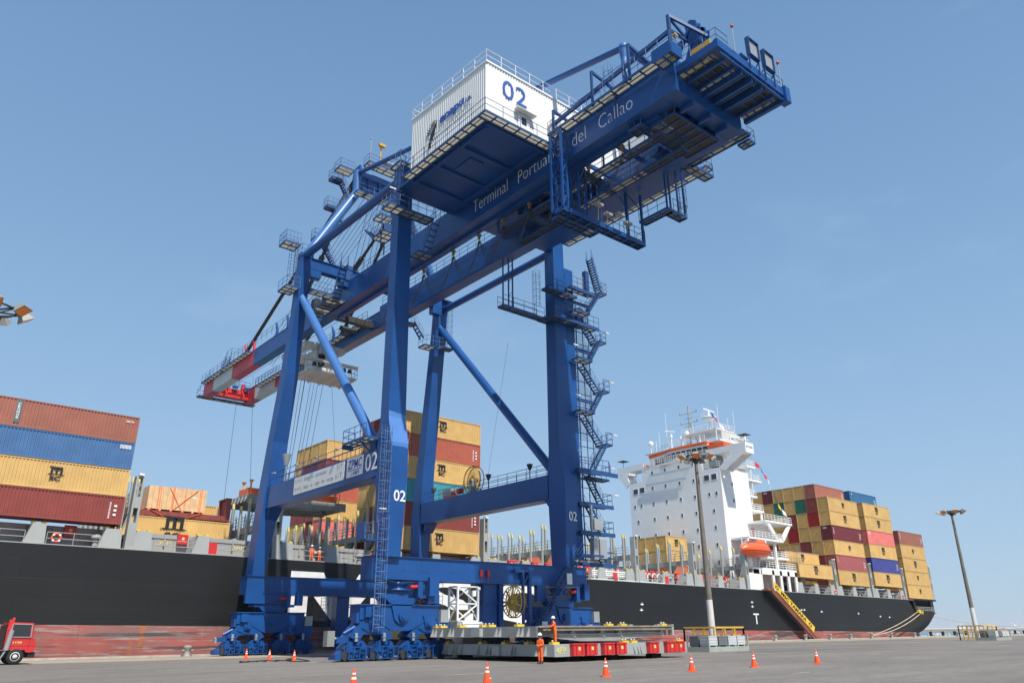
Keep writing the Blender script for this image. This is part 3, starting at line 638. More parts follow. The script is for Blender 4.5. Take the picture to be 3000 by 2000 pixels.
# trolley service walkways slung between the girders
walkway(F, G, 37.2, 38.0, 27.5, 46.0, 35.0, 1.2); R.rail([(37.2, 27.5, 35.0), (37.2, 46, 35)], 1.1, .03, 1.4)
walkway(F, G, 39.6, 40.4, 27.5, 46.0, 34.8, 1.2); R.rail([(39.6, 27.5, 34.8), (39.6, 46, 34.8)], 1.1, .03, 1.4)
for y in (28.5, 33, 37.5, 42, 45.8):
    for x in (37.2, 40.4): F.beam((x, y, 34.9), (x, y, 38.7), .12)
cp(F, 'walkway_frame', RAILB); cp(G, 'walkway_grating', GRATE_SHADE); cp(R, 'walkway_railing', RAILB)

# ---------------- rear machinery deck
F = MB(); G = MB(); R = MB(); RZ = 37.55
F.box(35.7, 43.9, 21.2, 21.5, RZ - .1, RZ + .55); F.box(35.7, 36.0, 21.5, 26.8, RZ - .1, RZ + .45); F.box(43.6, 43.9, 21.5, 24.6, RZ - .5, RZ + .45)
F.box(43.55, 44.15, 21.0, 21.6, RZ - .6, RZ + .7)
G.box(36.0, 43.6, 21.5, 24.6, RZ - .12, RZ - .08)
for x in (36.9, 38.0, 39.2, 40.4, 41.6, 42.7): F.beam((x, 21.5, RZ - .3), (x, 24.6, RZ - .3), .16, .3)
for x in (38.6, 39.8, 41.0): F.beam((x, 21.4, RZ - .5), (x, 27.5, RZ - .5), .22, .5)
for y in (22.1, 22.8, 23.5, 24.1): F.beam((36, y, RZ - .2), (43.6, y, RZ - .2), .08, .12)
for i in range(7): x = 36.4 + i * 1.1; F.beam((x, 21.35, RZ - .35), (x, 21.35, RZ + .1), .1)
F.box(36, 43.6, 21.25, 21.4, RZ - .45, RZ - .35)
walkway(F, G, 36.9, 42.0, 25.9, 28.8, 35.6, .8); R.rail([(36.9, 28.8, 35.6), (36.9, 25.9, 35.6)], 1.1, .03, .8)
walkway(F, G, 36.0, 37.0, 28.2, 29.4, 35.6, .6); R.rail([(36.0, 28.2, 35.6), (36.0, 29.4, 35.6), (37, 29.4, 35.6)], 1.1, .03, .6)
walkway(F, G, 34.2, 35.4, 23.8, 25.4, 38.2, .7)
F.box(34.2, 35.4, 23.75, 23.8, 37.9, 38.9); F.box(34.15, 34.2, 23.8, 25.4, 37.9, 38.9)
walkway(F, G, 43.3, 44.3, 24.6, 30.0, 36.4, 1.0); walkway(F, G, 44.4, 45.2, 24.8, 25.8, 36.2, .6); R.rail([(44.3, 24.8, 36.3), (45.2, 24.8, 36.3), (45.2, 25.8, 36.3)], 1.0, .03, .8)
R.rail([(34.2, 30, 38.6), (34.2, 23.8, 38.6), (35.7, 23.8, 38.6)], 1.1, .03, 1.0); R.rail([(35.8, 26.5, RZ + .45), (35.8, 21.3, RZ + .45), (37.2, 21.3, RZ + .45)], 1.1, .03, 1.1); R.rail([(41.5, 21.3, RZ + .5), (43.9, 21.3, RZ + .5), (43.9, 24.6, RZ + .5)], 1.05, .03, 1.1)
ladder(F, 35.2, 30.0, 35.4, 41.2, (-1, 0), .4, 39.0, .35)
cp(F, 'rear_deck', BLUE); cp(G, 'rear_deck_grating', GRATE_SHADE); cp(R, 'rear_deck_railing', LADB)
# rope sheave tower
b = MB()
for x in (36.9, 37.4, 38.0, 38.5):
    b.prism([(x + 1, 24.0, 43.0), (x + 1, 24.5, 43.4), (x + 1, 25.0, 43.1), (x + 1, 24.8, 42.0), (x + 1, 25.0, 38.6), (x + 1, 24.0, 38.6), (x + 1, 24.1, 42.0)], (.08, 0, 0))
for x in (37.9, 39.6): b.beam((x, 24.6, 42.6), (x - .3, 27.4, 38.4), .24); b.beam((x, 24.3, 42.3), (x, 22.6, 38.0), .14); b.beam((x, 25.8, 38.4), (x, 24.5, 41.4), .18)
b.box(37.9, 39.6, 24.4, 24.8, 38.4, 38.7)
for x in (38.0, 39.0): b.tube((x, 24.5, 42.9), (x + .4, 24.5, 42.9), .42, 16)
cp(b, 'sheave_tower', BLUE)
b = MB(); b.beam((36.0, 21.9, 38.5), (36.0, 23.5, 38.5), .08, .4); cp(b, 'striped_guard', OCHRE)
b = MB(); b.box(36.5, 38.2, 21.9, 24.3, RZ + .02, RZ + .75); b.box(39.0, 43.2, 21.9, 24.4, RZ + .02, RZ + .95); b.tube((39.4, 23.0, RZ + 1.0), (42.6, 23.0, RZ + 1.0), .5, 14); b.box(36.9, 41.8, 25.9, 29.0, 37.9, 38.5); cp(b, 'hoist_machinery', BLUE)  # drive units, boxes added to block sun from the grating below
# overhead service crane rails over the deck
b = MB()
for y in (27.8, 31.5, 35.8): b.beam((34.7, y, 38.4), (34.7, y, 41.6 - (y > 33) * 1.0), .16); b.beam((34.7, y, 41.6 - (y > 33) * 1.0), (38.6, y, 41.0 - (y > 33) * 1.0), .16, .22)
b.beam((36.0, 25.0, 41.6), (35.6, 37.0, 40.2), .2, .34); b.beam((37.9, 25.3, 41.9), (37.9, 33.0, 41.5), .16, .26); b.beam((36.0, 25.0, 41.7), (38.3, 25.0, 41.9), .16, .22); b.beam((36.0, 25, 38.2), (36.0, 25, 43.0), .22); b.beam((36, 25, 43.0), (38.5, 23.6, 41.6), .18, .24)
b.beam((36.0, 25, 42.9), (39.9, 25, 41.3), .14, .2)
cp(b, 'service_hoist_frame', RAILB)
b = MB(); b.tube((36.2, 24.8, 41.3), (36.5, 24.8, 41.1), .16, 10); cp(b, 'service_hoist', OCHRE)
# framed floodlight panels and warning lamps
for x in (39.3, 41.2):
    b = MB(); zc = RZ + 1.9; b.box(x, x + 1.25, 20.95, 21.25, zc - .75, zc - .68); b.box(x, x + 1.25, 20.95, 21.25, zc + .68, zc + .75); b.box(x, x + .07, 20.95, 21.25, zc - .68, zc + .68); b.box(x + 1.18, x + 1.25, 20.95, 21.25, zc - .68, zc + .68); b.box(x + .07, x + 1.18, 21.2, 21.25, zc - .68, zc + .68)
    for q in (x + .05, x + 1.2): b.beam((q, 21.0, RZ + 1.2), (q, 22.3, RZ - .2), .06); b.beam((q, 21.1, zc - .7), (q, 21.1, RZ), .08)
    fr = cp(b, 'floodlight_frame', RAILB); MB().box(x + .07, x + 1.18, 21.08, 21.14, zc - .62, zc + .64).build('reflector', GALV, fr)
for x in (37.6, 43.2):
    b = MB(); b.tube((x, 21.1, RZ + .4), (x - .15, 21.0, RZ + 2.3), .035, 5); l_ = cp(b, 'warning_lamp', GALV); MB().lathe((x - .15, 21.0, RZ + 2.3), [(0, 0), (.1, .02), (.1, .2), (0, .28)], 8).build('lens', RED, l_)
b = MB(); b.prism([(39.0, 21.9, RZ), (39.0, 22.9, RZ), (39.0, 22.7, RZ + 1.4), (39.0, 22.2, RZ + 1.4)], (.1, 0, 0)); b.tube((38.4, 21.2, RZ + .7), (39.2, 21.2, RZ + .7), .12, 8); cp(b, 'rope_guide', BLUE)
# lifting ribs under the end beam
b = MB()
for x in (37.4, 39.4, 41.4): b.box(x - .1, x + .1, 24.7, 25.7, 35.6, 36.0)
cp(b, 'bracket', BLUE)

# ---------------- slung maintenance platforms below the girders
b = MB(); lattice(b, 34.6, 35.1, 34.95, 36.1, 31.4, 38.3, 5, .09, .04); lattice(b, 36.6, 37.4, 35.2, 36.0, 31.4, 36.0, 3, .06, .03)
F = b; G = MB(); R = MB()
walkway(F, G, 34.6, 43.9, 34.95, 35.8, 31.45, 1.0, 'x', .3); walkway(F, G, 35.2, 39.4, 35.9, 36.9, 31.4, 1.0, 'x', .2)
R.rail([(37.5, 34.95, 31.5), (43.9, 34.95, 31.5), (43.9, 35.8, 31.5)], 1.1, .03, 1.4)
F.beam((43.8, 35.05, 31.4), (43.8, 35.05, 36.0), .17); F.beam((42.6, 35.6, 31.4), (42.6, 35.6, 36.0), .2); F.beam((42.6, 35.6, 34.5), (41.2, 35.6, 36.0), .1); F.beam((43.8, 35.05, 34.5), (42.6, 35.6, 36.0), .08)
walkway(F, G, 42.9, 43.7, 31.7, 34.6, 32.95, .9); walkway(F, G, 43.7, 45.4, 31.7, 32.5, 32.95, .8)
R.rail([(42.9, 31.7, 33), (42.9, 34.6, 33)], 1.05, .028, .9); R.rail([(43.7, 31.7, 33), (45.4, 31.7, 33), (45.4, 32.5, 33)], 1.05, .028, .9)
for x, y in ((42.95, 31.75), (43.4, 31.75), (45.3, 31.8), (45.3, 32.4)): F.beam((x, y, 32.9), (x, y, 38.0 if x > 44 else 36.0), .12)
ladder(F, 44.9, 32.0, 33.0, 37.9, (0, -1), .4, 33.6, .36)
walkway(F, G, 43.3, 46.9, 29.8, 30.7, 36.5, 1.0); R.rail([(44.4, 29.8, 36.6), (46.9, 29.8, 36.6), (46.9, 30.7, 36.6)], 1.0, .028, .9)
cp(F, 'slung_platform', BLUE); cp(G, 'slung_platform_grating', GRATE_SHADE); cp(R, 'slung_platform_railing', RAILB)
for i, (x, y) in enumerate(((38.3, 34.9), (39.3, 34.9), (40.7, 34.9), (41.6, 34.9))):
    b = MB(); z = 32.85 - (i % 2) * .5; b.cb((x, y - .15, z), (.7, .4, .2)); b.tube((x, y, 31.5), (x, y - .1, z), .04, 5); cp(b, 'floodlight', GALV)
# hanging cage beside the right leg
F = MB(); G = MB(); R = MB(); z = 30.9
walkway(F, G, 41.85, 47.4, 50.9, 51.7, z, 1.1); walkway(F, G, 47.2, 50.8, 49.5, 50.4, z - .1, 1.1); walkway(F, G, 46.9, 48.1, 50.45, 51.7, z - .05, .7)
for x, y in ((41.95, 51.0), (42.6, 50.95), (43.15, 51.0)): F.beam((x, y, z), (x, y, 36.0), .11)
for k in range(3): F.beam((42.6, 50.95, z + 1 + k * 1.5), (43.15, 51.0, z + 1.8 + k * 1.5), .04)
R.rail([(41.85, 50.9, z), (47.2, 50.9, z)], 1.1, .028, 1.2); R.rail([(41.85, 51.7, z), (46.9, 51.7, z)], 1.1, .028, 1.5); R.rail([(47.2, 49.5, z), (50.8, 49.5, z)], 1.1, .028, 1.0)
ladder(F, 45.9, 50.9, z, 35.6, (0, -1), .45, 31.9, .38)
walkway(F, G, 46.4, 50.4, 49.4, 50.4, 33.6, 1.0); R.rail([(46.4, 49.4, 33.6), (50.4, 49.4, 33.6)], 1.1, .028, 1.2)
cp(F, 'hanging_cage', RAILB); cp(G, 'hanging_cage_grating', GRATE_SHADE); cp(R, 'hanging_cage_railing', RAILB)
# lit platforms round the left leg heads
F = MB(); G = MB(); R = MB()
walkway(F, G, 28.0, 29.6, 49.0, 50.4, 35.9, .8); walkway(F, G, 29.7, 32.6, 49.2, 50.4, 36.0, .9); R.rail([(28.0, 50.4, 35.9), (28.0, 49.0, 35.9), (32.6, 49.0, 36.0)], 1.1, .03, .9)
stairs(F, (32.4, 48.9, 36.0), (33.2, 51.8, 32.8 + 1.2), (.7, 0, 0), .3, True, R); walkway(F, G, 32.6, 34.2, 51.6, 53.0, 33.9, .8); R.rail([(32.6, 51.6, 33.9), (32.6, 53, 33.9)], 1.0)
ladder(F, 29.3, 50.1, 36.2, 41.6, (0, -1), .5, 37.6, .42, .03)
walkway(F, G, 29.4, 32.0, 50.1, 51.8, 41.3, .9); R.rail([(32, 50.1, 41.3), (29.4, 50.1, 41.3), (29.4, 51.8, 41.3)], 1.1, .03, .9)
# the same round the waterside left leg
walkway(F, G, 28.3, 29.7, 70.2, 72.4, 36.1, .8); walkway(F, G, 30.9, 33.6, 69.8, 70.9, 36.2, .8); R.rail([(28.3, 72.4, 36.1), (28.3, 70.2, 36.1), (29.7, 70.0, 36.1)], 1.1, .03, .9); R.rail([(30.9, 69.8, 36.2), (33.6, 69.8, 36.2)], 1.1, .03, .9)
ladder(F, 29.3, 70.9, 36.2, 41.8, (-1, 0), .5, 37.6, .42, .03); walkway(F, G, 27.8, 29.5, 70.4, 72.2, 41.3, .8); R.rail([(29.5, 70.4, 41.3), (27.8, 70.4, 41.3), (27.8, 72.2, 41.3), (29.5, 72.2, 41.3)], 1.3, .03, .45)
# waterside right leg
walkway(F, G, 46.3, 47.9, 71.0, 72.4, 33.9, .8); walkway(F, G, 47.9, 50.0, 70.4, 71.3, 33.9, .8); R.rail([(46.3, 72.4, 33.9), (46.3, 70.6, 33.9), (49.8, 70.4, 33.9)], 1.1, .03, .9)
ladder(F, 50.0, 71.8, 33.9, 40, (1, 0), .5, 34.4, .4)
stairs(F, (45.6, 70.2, 34.2), (44.2, 70.2, 36.0), (0, .7, 0), .3, True, R); walkway(F, G, 40.5, 44.2, 69.9, 70.9, 35.6, .8)
# platforms at the boom hinge
walkway(F, G, 33.6, 35.4, 70.6, 76.5, 36.3, .9); R.rail([(33.6, 70.6, 36.3), (33.6, 76.5, 36.3)], 1.1, .03, 1.0); stairs(F, (33.2, 67.8, 39.4), (34.3, 71.6, 36.4), (.8, 0, 0), .3, True, R)
walkway(F, G, 33.8, 35.4, 60.0, 62.6, 40.2, .8); F.box(33.8, 35.4, 59.95, 60.0, 40.0, 40.9); R.rail([(33.8, 60.0, 40.2), (33.8, 62.6, 40.2)], 1.1, .03, .7)
for x, y in ((34.0, 61.0), (35.2, 62.4), (35.2, 61.0)): F.beam((x, y, 38.7), (x, y, 42.6), .1)
walkway(F, G, 33.9, 35.5, 61.2, 62.8, 42.6, .8); R.rail([(33.9, 61.2, 42.6), (35.5, 61.2, 42.6), (35.5, 62.8, 42.6), (33.9, 62.8, 42.6)], 1.3, .03, .4)
stairs(F, (34.2, 62.8, 40.3), (34.2, 65.0, 42.4), (.7, 0, 0), .3, True, R)
F.box(35.1, 35.9, 70.4, 72.2, 38.8, 40.6)
cp(F, 'leg_platform', RAILB); cp(G, 'leg_platform_grating', GRATE); cp(R, 'leg_platform_railing', LADB)
b = MB()
for x, y, z in ((33.6, 74.6, 36.6), (34.4, 74.9, 36.6), (33.9, 72.6, 36.6)): b.box(x, x + .7, y, y + .9, z, z + 1.0)
b.box(36.9, 41.9, 75.6, 76.4, 36.3, 37.0); b.tube((38.4, 77.4, 36.0), (40.4, 77.4, 36.0), .3, 12)
cp(b, 'hinge_machinery', DARK)
# wheel-and-pulley housings hanging from the girders with festoon cable loops
b = MB(); R2 = MB()
ys = [31.0, 34.5, 38.0, 41.5, 45.0, 48.5, 52.5, 57.5, 63.0]
for i, y in enumerate(ys): b.cb((37.1, y, 35.62), (.3, .3, .22)); b.cb((37.1, y, 35.35), (.2, .14, .3))
for y0, y1 in zip(ys, ys[1:]):
    for k in range(4):
        dep = 2.6 - .35 * k + (y1 > 50) * .6; R2.path([(37.05 + .06 * k, y0 + (y1 - y0) * t / 10, 35.1 - dep * (1 - (2 * t / 10 - 1) ** 2)) for t in range(11)], .028, 4)
cp(b, 'festoon_trolley', mat('festoon_block', (.22, .17, .09), .6)); cp(R2, 'festoon_cable', CABLE)
# machinery hung between the girders (drums, pipes)
b = MB(); b.tube((40.8, 31, 37.0), (42.3, 31, 37.0), .55, 16); b.tube((37.4, 40, 36.6), (41.0, 40, 36.6), .4, 12); b.tube((38.3, 44, 36.7), (41.6, 44, 36.7), .5, 12)
for y in (30, 33.2, 36.5, 40, 43.5, 47): b.box(36.8, 41.9, y - .1, y + .1, 37.6, 37.95)
b.box(37.4, 41.3, 44.0, 49.5, 37.0, 37.3)
cp(b, 'rope_drum', BLUE)

# ---------------- trolley with operator cab
b = MB(); b.box(36.6, 42.1, 83.0, 84.2, 35.0, 35.7); b.box(36.6, 42.1, 88.6, 89.8, 35.0, 35.7); b.box(36.9, 37.6, 84.2, 88.6, 34.9, 35.6); b.box(41.1, 41.8, 84.2, 88.6, 34.9, 35.6)
b.box(36.0, 44.0, 82.6, 83.0, 33.3, 33.6); b.box(37.6, 41.1, 85.2, 87.6, 34.4, 34.7)
cp(b, 'trolley', BOOMW)
b = MB(); b.secs([(31.9, 38.6, 40.8, 83.6, 85.6), (32.3, 38.2, 41.2, 83.0, 86.2), (34.9, 38.2, 41.2, 83.0, 86.2)]); CAB = cp(b, 'operator_cab', BOOMW)
b = MB(); b.box(41.2, 41.22, 83.3, 84.6, 33.2, 34.4); b.box(38.5, 39.4, 82.97, 83.0, 32.9, 34.3); b.box(40.5, 40.95, 82.97, 83.0, 33.1, 34.4); b.build('window', GLASS, CAB)
b = MB(); b.tube((38.7, 82.6, 34.2), (38.7, 82.6, 35.6), .35, 12); b.build('exhaust_pipe', GALV, CAB)
F = MB(); R = MB(); F.box(36.8, 43.6, 82.2, 86.6, 31.7, 31.85)
for x in (37.5, 39, 40.5, 42, 43.3): F.box(x, x + .12, 82.1, 86.6, 31.5, 31.7)
R.rail([(36.8, 86.6, 31.85), (36.8, 82.2, 31.85), (43.6, 82.2, 31.85), (43.6, 86.6, 31.85)], 1.1, .03, .8); F.build('cab_platform', BOOMW, CAB); R.build('cab_railing', GALV, CAB)
b = MB(); ladder(b, 40.0, 82.9, 31.9, 36.4, (0, -1), .4, 33.2, .34); cp(b, 'cab_ladder', GALV)
b = MB()
for x in (37.6, 38.4, 41.6, 42.4): b.lathe((x, 82.0, 32.3), [(0, 0), (.3, .05), (.22, .45), (0, .5)], 10)
b.build('floodlight', DARK, CAB)
b = MB()
for x, y in ((37.9, 85.5), (38.4, 85.6), (38.9, 86.6), (39.7, 86.5), (40.4, 85.8), (41.0, 85.5), (40.7, 87.6), (38.2, 87.6)): b.tube((x, y, 35), (39.4 + (x - 39.4) * .8, y + 3.2, 18.6), .028, 4)
for x, y, xx, yy in ((36.3, 101, 38.0, 96), (33.9, 99.5, 36.2, 99.5)): b.tube((x + 1, y, 36), (x + 1, yy, 14), .025, 4)
b.tube((41.9, 86, 33), (44.3, 86, 15.5), .02, 4)
cp(b, 'lifting_rope', CABLE)

# ---------------- stair tower and lift by the right leg
b = MB(); b.box(49.9, 51.15, 50.7, 51.9, 8.0, 37.2)
for z in range(9, 37, 1): b.box(49.98, 50.02, 50.66, 50.7, z, z + .6)
cp(b, 'lift_shaft', BLUE)
F = MB(); G = MB(); R = MB(); M = MB()
for z0 in [8 + 1.35 * i for i in range(19)]:
    for x in (51.35, 52.3, 53.2, 54.05):
        F.beam((x, 51.6, z0), (x, 51.6, min(z0 + 1.35, 33.4)), .06)
    F.beam((51.35, 51.6, z0), (54.05, 51.6, z0), .06)
    F.beam((51.35, 50.7, z0), (51.35, 51.6, z0), .05)
for x, y in ((51.35, 50.7),): F.beam((x, y, 8), (x, y, 33.4), .08)
M.box(51.36, 54.04, 51.63, 51.65, 19.4, 33.2); M.box(51.36, 52.3, 51.63, 51.65, 13.6, 17.8)
RL = [(35.5, 55.4), (29.8, 54.9), (24.5, 55.0), (19.0, 55.0)]; LLv = [32.3, 27.1, 21.75]
for z, x in RL:
    walkway(F, G, x - .9, x, 49.9, 51.4, z, .8); R.rail([(x - .9, 49.9, z), (x, 49.9, z), (x, 51.4, z)], 1.15, .03, .7)
    F.beam((x - .8, 50.6, z), (x - 1.6, 51.2, z - 1.6), .07); b_ = MB()
for z in LLv:
    walkway(F, G, 50.3, 52.3, 49.5, 50.5, z, .8); R.rail([(50.3, 49.5, z), (52.3, 49.5, z)], 1.1, .03, .7); F.box(50.2, 54.0, 50.9, 51.1, z + 1.4, z + 1.7)
for (za, xa), zb in zip(RL, LLv): stairs(F, (xa - .9, 49.7, za), (52.2, 49.7, zb), (0, .75, 0), .25, True, R)
for zb, (za, xa) in zip(LLv, RL[1:]): stairs(F, (51.9, 50.6, zb), (xa - .7, 50.6, za), (0, .75, 0), .25, True, R)
# lower flights, nearer the ground
walkway(F, G, 49.9, 53.7, 49.4, 50.5, 16.0, .9); walkway(F, G, 52.0, 54.9, 50.5, 51.5, 15.6, .9); R.rail([(49.7, 49.4, 16), (53.7, 49.4, 16), (54.9, 50.3, 15.8), (54.9, 51.5, 15.8)], 1.1, .03, .8); F.box(49.6, 54.9, 49.35, 49.42, 15.6, 16.0)
stairs(F, (54.1, 49.7, 19.0), (52.0, 49.7, 16.0), (0, .75, 0), .25, True, R)
for z, zn in ((13.0, 16.0), (10.4, 13.0), (7.6, 10.4)):
    F.box(50.4, 55.0, 50.2, 50.32, z - .3, z + .05); walkway(F, G, 50.6, 54.9, 50.4, 51.5, z, 1.0); R.rail([(53.6, 50.3, z), (54.9, 50.3, z), (54.9, 51.5, z)], 1.1, .03, .7)
    stairs(F, (54.0, 50.5, z), (52.0, 50.5, zn), (0, .7, 0), .25, True, R)
stairs(F, (53.4, 50.0, 39.3), (54.6, 50.0, 35.6), (0, .75, 0), .25, True, R)
# stacked landings at the head of the tower
for z, x1 in ((34.8, 53.2), (31.0, 53.6)):
    F.box(49.8, x1, 49.55, 49.7, z - .35, z); walkway(F, G, 49.9, x1, 49.7, 50.6, z, .9); R.rail([(49.9, 49.6, z), (x1, 49.6, z)], 1.1, .03, .8)
F.box(52.4, 52.9, 50.0, 50.5, 34.9, 37.4); F.box(51.9, 52.6, 50.8, 51.5, 31.2, 33.3)
M.box(51.3, 52.4, 50.3, 50.32, 35.0, 36.8)
cp(F, 'stair_tower', RAILB); cp(G, 'stair_landing', GRATE); cp(R, 'stair_railing', RAILB)
mm = bpy.data.materials.new('wire_mesh'); mm.use_nodes = True; _n = mm.node_tree.nodes; _l = mm.node_tree.links
_t = _n.new('ShaderNodeBsdfTransparent'); _m = _n.new('ShaderNodeMixShader'); _m.inputs[0].default_value = .16; _n['Principled BSDF'].inputs['Base Color'].default_value = (.3, .35, .42, 1)
_l.new(_t.outputs[0], _m.inputs[1]); _l.new(_n['Principled BSDF'].outputs[0], _m.inputs[2]); _l.new(_m.outputs[0], _n['Material Output'].inputs[0])
cp(M, 'wire_mesh_panel', mm)
b = MB(); b.box(51.5, 51.7, 49.9, 50.1, 10.6, 12.8); b.box(51.9, 53.0, 49.9, 50.4, 10.6, 11.6); cp(b, 'lift_cabinet', GALV)
b = MB(); b.box(51.4, 52.0, 49.6, 50.1, 7.9, 9.8); b.box(52.1, 53.0, 49.5, 50.1, 8.0, 9.7); cp(b, 'switch_box', GALV)
b = MB()
for z, x in ((36.0, 54.9), (30.9, 54.9), (25.5, 55.2), (20.0, 55.2), (16.6, 54.6), (14.0, 54.9)): b.box(x, x + .55, 49.9, 50.05, z, z + .1)
for z in (33.2, 28.0, 22.8, 17.3): b.box(49.9, 50.5, 49.6, 49.7, z + .35, z + .47)
b.box(27.9, 28.5, 49.0, 49.1, 37.3, 37.4); b.box(28.9, 29.5, 49.6, 49.75, 10.4, 10.5)
cp(b, 'strip_light', WHITEP)
# access stairs up to the sill
F = MB(); R = MB(); stairs(F, (43.4, 49.2, .9), (49.6, 49.2, 8.3), (0, .8, 0), .25, True, R); F.beam((45.4, 49.5, 3.0), (47.2, 49.9, 5.6), .1)
walkway(F, G, 49.5, 52.2, 49.2, 50.2, 8.2, .9)
R.rail([(49.3, 49.2, 8.3), (49.3, 49.2, 9.5)], .3)
cp(F, 'access_stair', RAILB); cp(R, 'access_railing', RAILB)
b = MB(); b.box(47.4, 48.0, 49.12, 49.16, 5.6, 6.5); b.box(44.4, 45.0, 49.12, 49.16, 1.8, 2.6); cp(b, 'warning_sign', WHITEP)
# ladder up the near landside leg
b = MB(); ladder(b, 29.35, 50.05, 1.9, 10.0, (0, -1), .5, 2.2, .42, .028, .3); ladder(b, 29.2, 50.0, 9.4, 16.8, (0, -1), .5, 10.2, .45, .028, .3)
b.rail([(28.5, 49.8, 8.2), (28.5, 50.8, 8.2)], 1.2, .03, .5)
cp(b, 'caged_ladder', LADB)
b = MB(); b.box(27.9, 28.8, 49.6, 50.6, 8.1, 8.2); b.box(27.7, 27.8, 49.6, 50.6, 8.2, 9.4); cp(b, 'ladder_rest', BLUE)

# platform and lamp at the brace foot
F = MB(); G = MB(); R = MB()
walkway(F, G, 28.6, 29.7, 51.8, 55.6, 16.3, .9); R.rail([(29.7, 55.6, 16.3), (28.6, 55.6, 16.3), (28.6, 51.8, 16.3)], 1.1, .03, .9); F.box(28.6, 29.6, 55.6, 55.7, 15.9, 16.3); F.beam((28.7, 53, 16.2), (29.7, 53, 15.4), .1)
F.box(30.0, 31.0, 52.6, 53.6, 15.45, 16.4)
cp(F, 'brace_platform', RAILB); cp(G, 'brace_grating', GRATE); cp(R, 'brace_railing', RAILB)
# big cable reel standing on the right portal beam, with its winch
cr = MB(); c = (49.0, 65.0, 17.1); cr.torus(c, 1.45, .07, 'X', 40, 6); cr.torus((c[0] + .5, c[1], c[2]), 1.45, .06, 'X', 40, 6)
for i in range(30): a = 2 * math.pi * i / 30; cr.tube(c, (c[0] + .2, c[1] + 1.45 * math.cos(a), c[2] + 1.45 * math.sin(a)), .025, 4)
cr.lathe(c, [(0, -.2), (.25, -.2), (.25, .7), (0, .7)], 14, 'X'); cp(cr, 'cable_reel', OCHRE, None, 'cable reel standing on the right portal beam')
b = MB(); b.box(48.8, 49.4, 64.7, 65.3, 15.6, 17.0); b.box(48.5, 49.5, 68.2, 69.8, 15.9, 16.6); b.tube((48.8, 67.4, 16.2), (48.8, 69.2, 16.2), .3, 10); cp(b, 'reel_winch', GREYD)
b = MB(); b.tube((48.6, 66.3, 16.1), (48.6, 66.9, 16.1), .32, 12); b.box(48.5, 49.3, 67.5, 69.6, 15.62, 15.85); cp(b, 'winch_motor', RED)
for y in (61.5, 55.0, 71.5):
    b = MB(); b.tube((48.5, y, 15.6), (48.5, y, 16.6), .05, 6); b.lathe((48.5, y, 16.5), [(.1, 0), (.32, .55), (.28, .6), (0, .62)], 10); cp(b, 'floodlight', DARK)
for y in (69.5,):
    b = MB(); b.tube((29.9, y, 15.5), (29.9, y, 17.0), .05, 6); b.lathe((29.9, y, 17.0), [(.18, 0), (.45, 1.1)], 10); b.path([(29.9, y - .6, 15.6), (29.9, y - .1, 16.3), (29.9, y + .2, 16.3), (29.9, y + .7, 15.6)], .04); cp(b, 'lightning_mast', GALV)
b = MB()
for y in (66.5, 62.5, 71.5, 58.5): b.cb((29.6, y, 16.55), (.25, .5, .12))
cp(b, 'portal_lamp', GALV)
b = MB(); b.tube((48.6, 61.8, 16.6), (48.8, 58.5, 31), .015, 4); cp(b, 'stay_wire', CABLE)

# ---------------- reels and columns under the landside sill
cr = MB(); c = (41.7, 49.75, 4.1); cr.torus(c, 1.2, .05, 'X', 40, 6); cr.torus((c[0] + .35, c[1], c[2]), 1.2, .05, 'X', 40, 6)
for i in range(22): a = 2 * math.pi * i / 22; cr.beam((c[0], c[1] + .2 * math.cos(a), c[2] + .2 * math.sin(a)), (c[0], c[1] + 1.2 * math.cos(a), c[2] + 1.2 * math.sin(a)), .04 if i % 3 else .16, .06, (1, 0, 0))
cr.lathe(c, [(0, -.12), (.25, -.12), (.25, .4), (0, .4)], 14, 'X'); cp(cr, 'cable_reel', OCHRE, None, 'cable reel hanging under the landside sill')
b = MB(); b.box(39.6, 40.95, 50.8, 51.8, .4, 5.5); b.box(39.45, 41.1, 50.7, 51.9, 4.0, 4.08); b.box(38.7, 40.1, 74.0, 75.0, .4, 5.4); b.box(38.6, 40.2, 73.9, 75.1, 4.3, 4.38)
b.box(41.0, 42.4, 50.9, 51.6, .9, 2.0); b.box(41.1, 41.5, 50.6, 51.5, 1.8, 5.5); cp(b, 'tie_down_column', BLUE)
b = MB(); b.beam((43.9, 50.1, .9), (43.9, 50.1, 6.65), .28); b.beam((43.2, 50.1, 2.0), (43.2, 50.1, 6.6), .2); b.beam((42.3, 50.1, 6.55), (43.9, 50.1, 6.6), .22); b.beam((43.2, 50.1, 5.4), (43.9, 50.1, 6.5), .14); b.beam((43.9, 50.1, 4.2), (44.3, 50.3, 3.0), .1)
for i in range(6): b.tube((44.0, 50.1, 3.2 + i * .32), (44.9, 50.1, 3.2 + i * .32), .02, 4)
cp(b, 'reel_bracket', BLUE)
b = MB()
for x in (38.9, 39.6): b.tube((x, 50.2, 6.0), (x, 50.2, 6.5), .14, 8); b.tube((x, 50.2, 5.6), (x, 50.2, 6.0), .03, 4)
cp(b, 'warning_horn', RED)
b = MB(); ladder(b, 35.6, 51.2, 2.0, 5.5, (0, -1), .5, None); ladder(b, 37.2, 74.0, .8, 5.2, (0, -1), .5, 1.5); ladder(b, 36.0, 74.4, 3.0, 5.3, (0, -1), .5); cp(b, 'sill_ladder', RAILB)

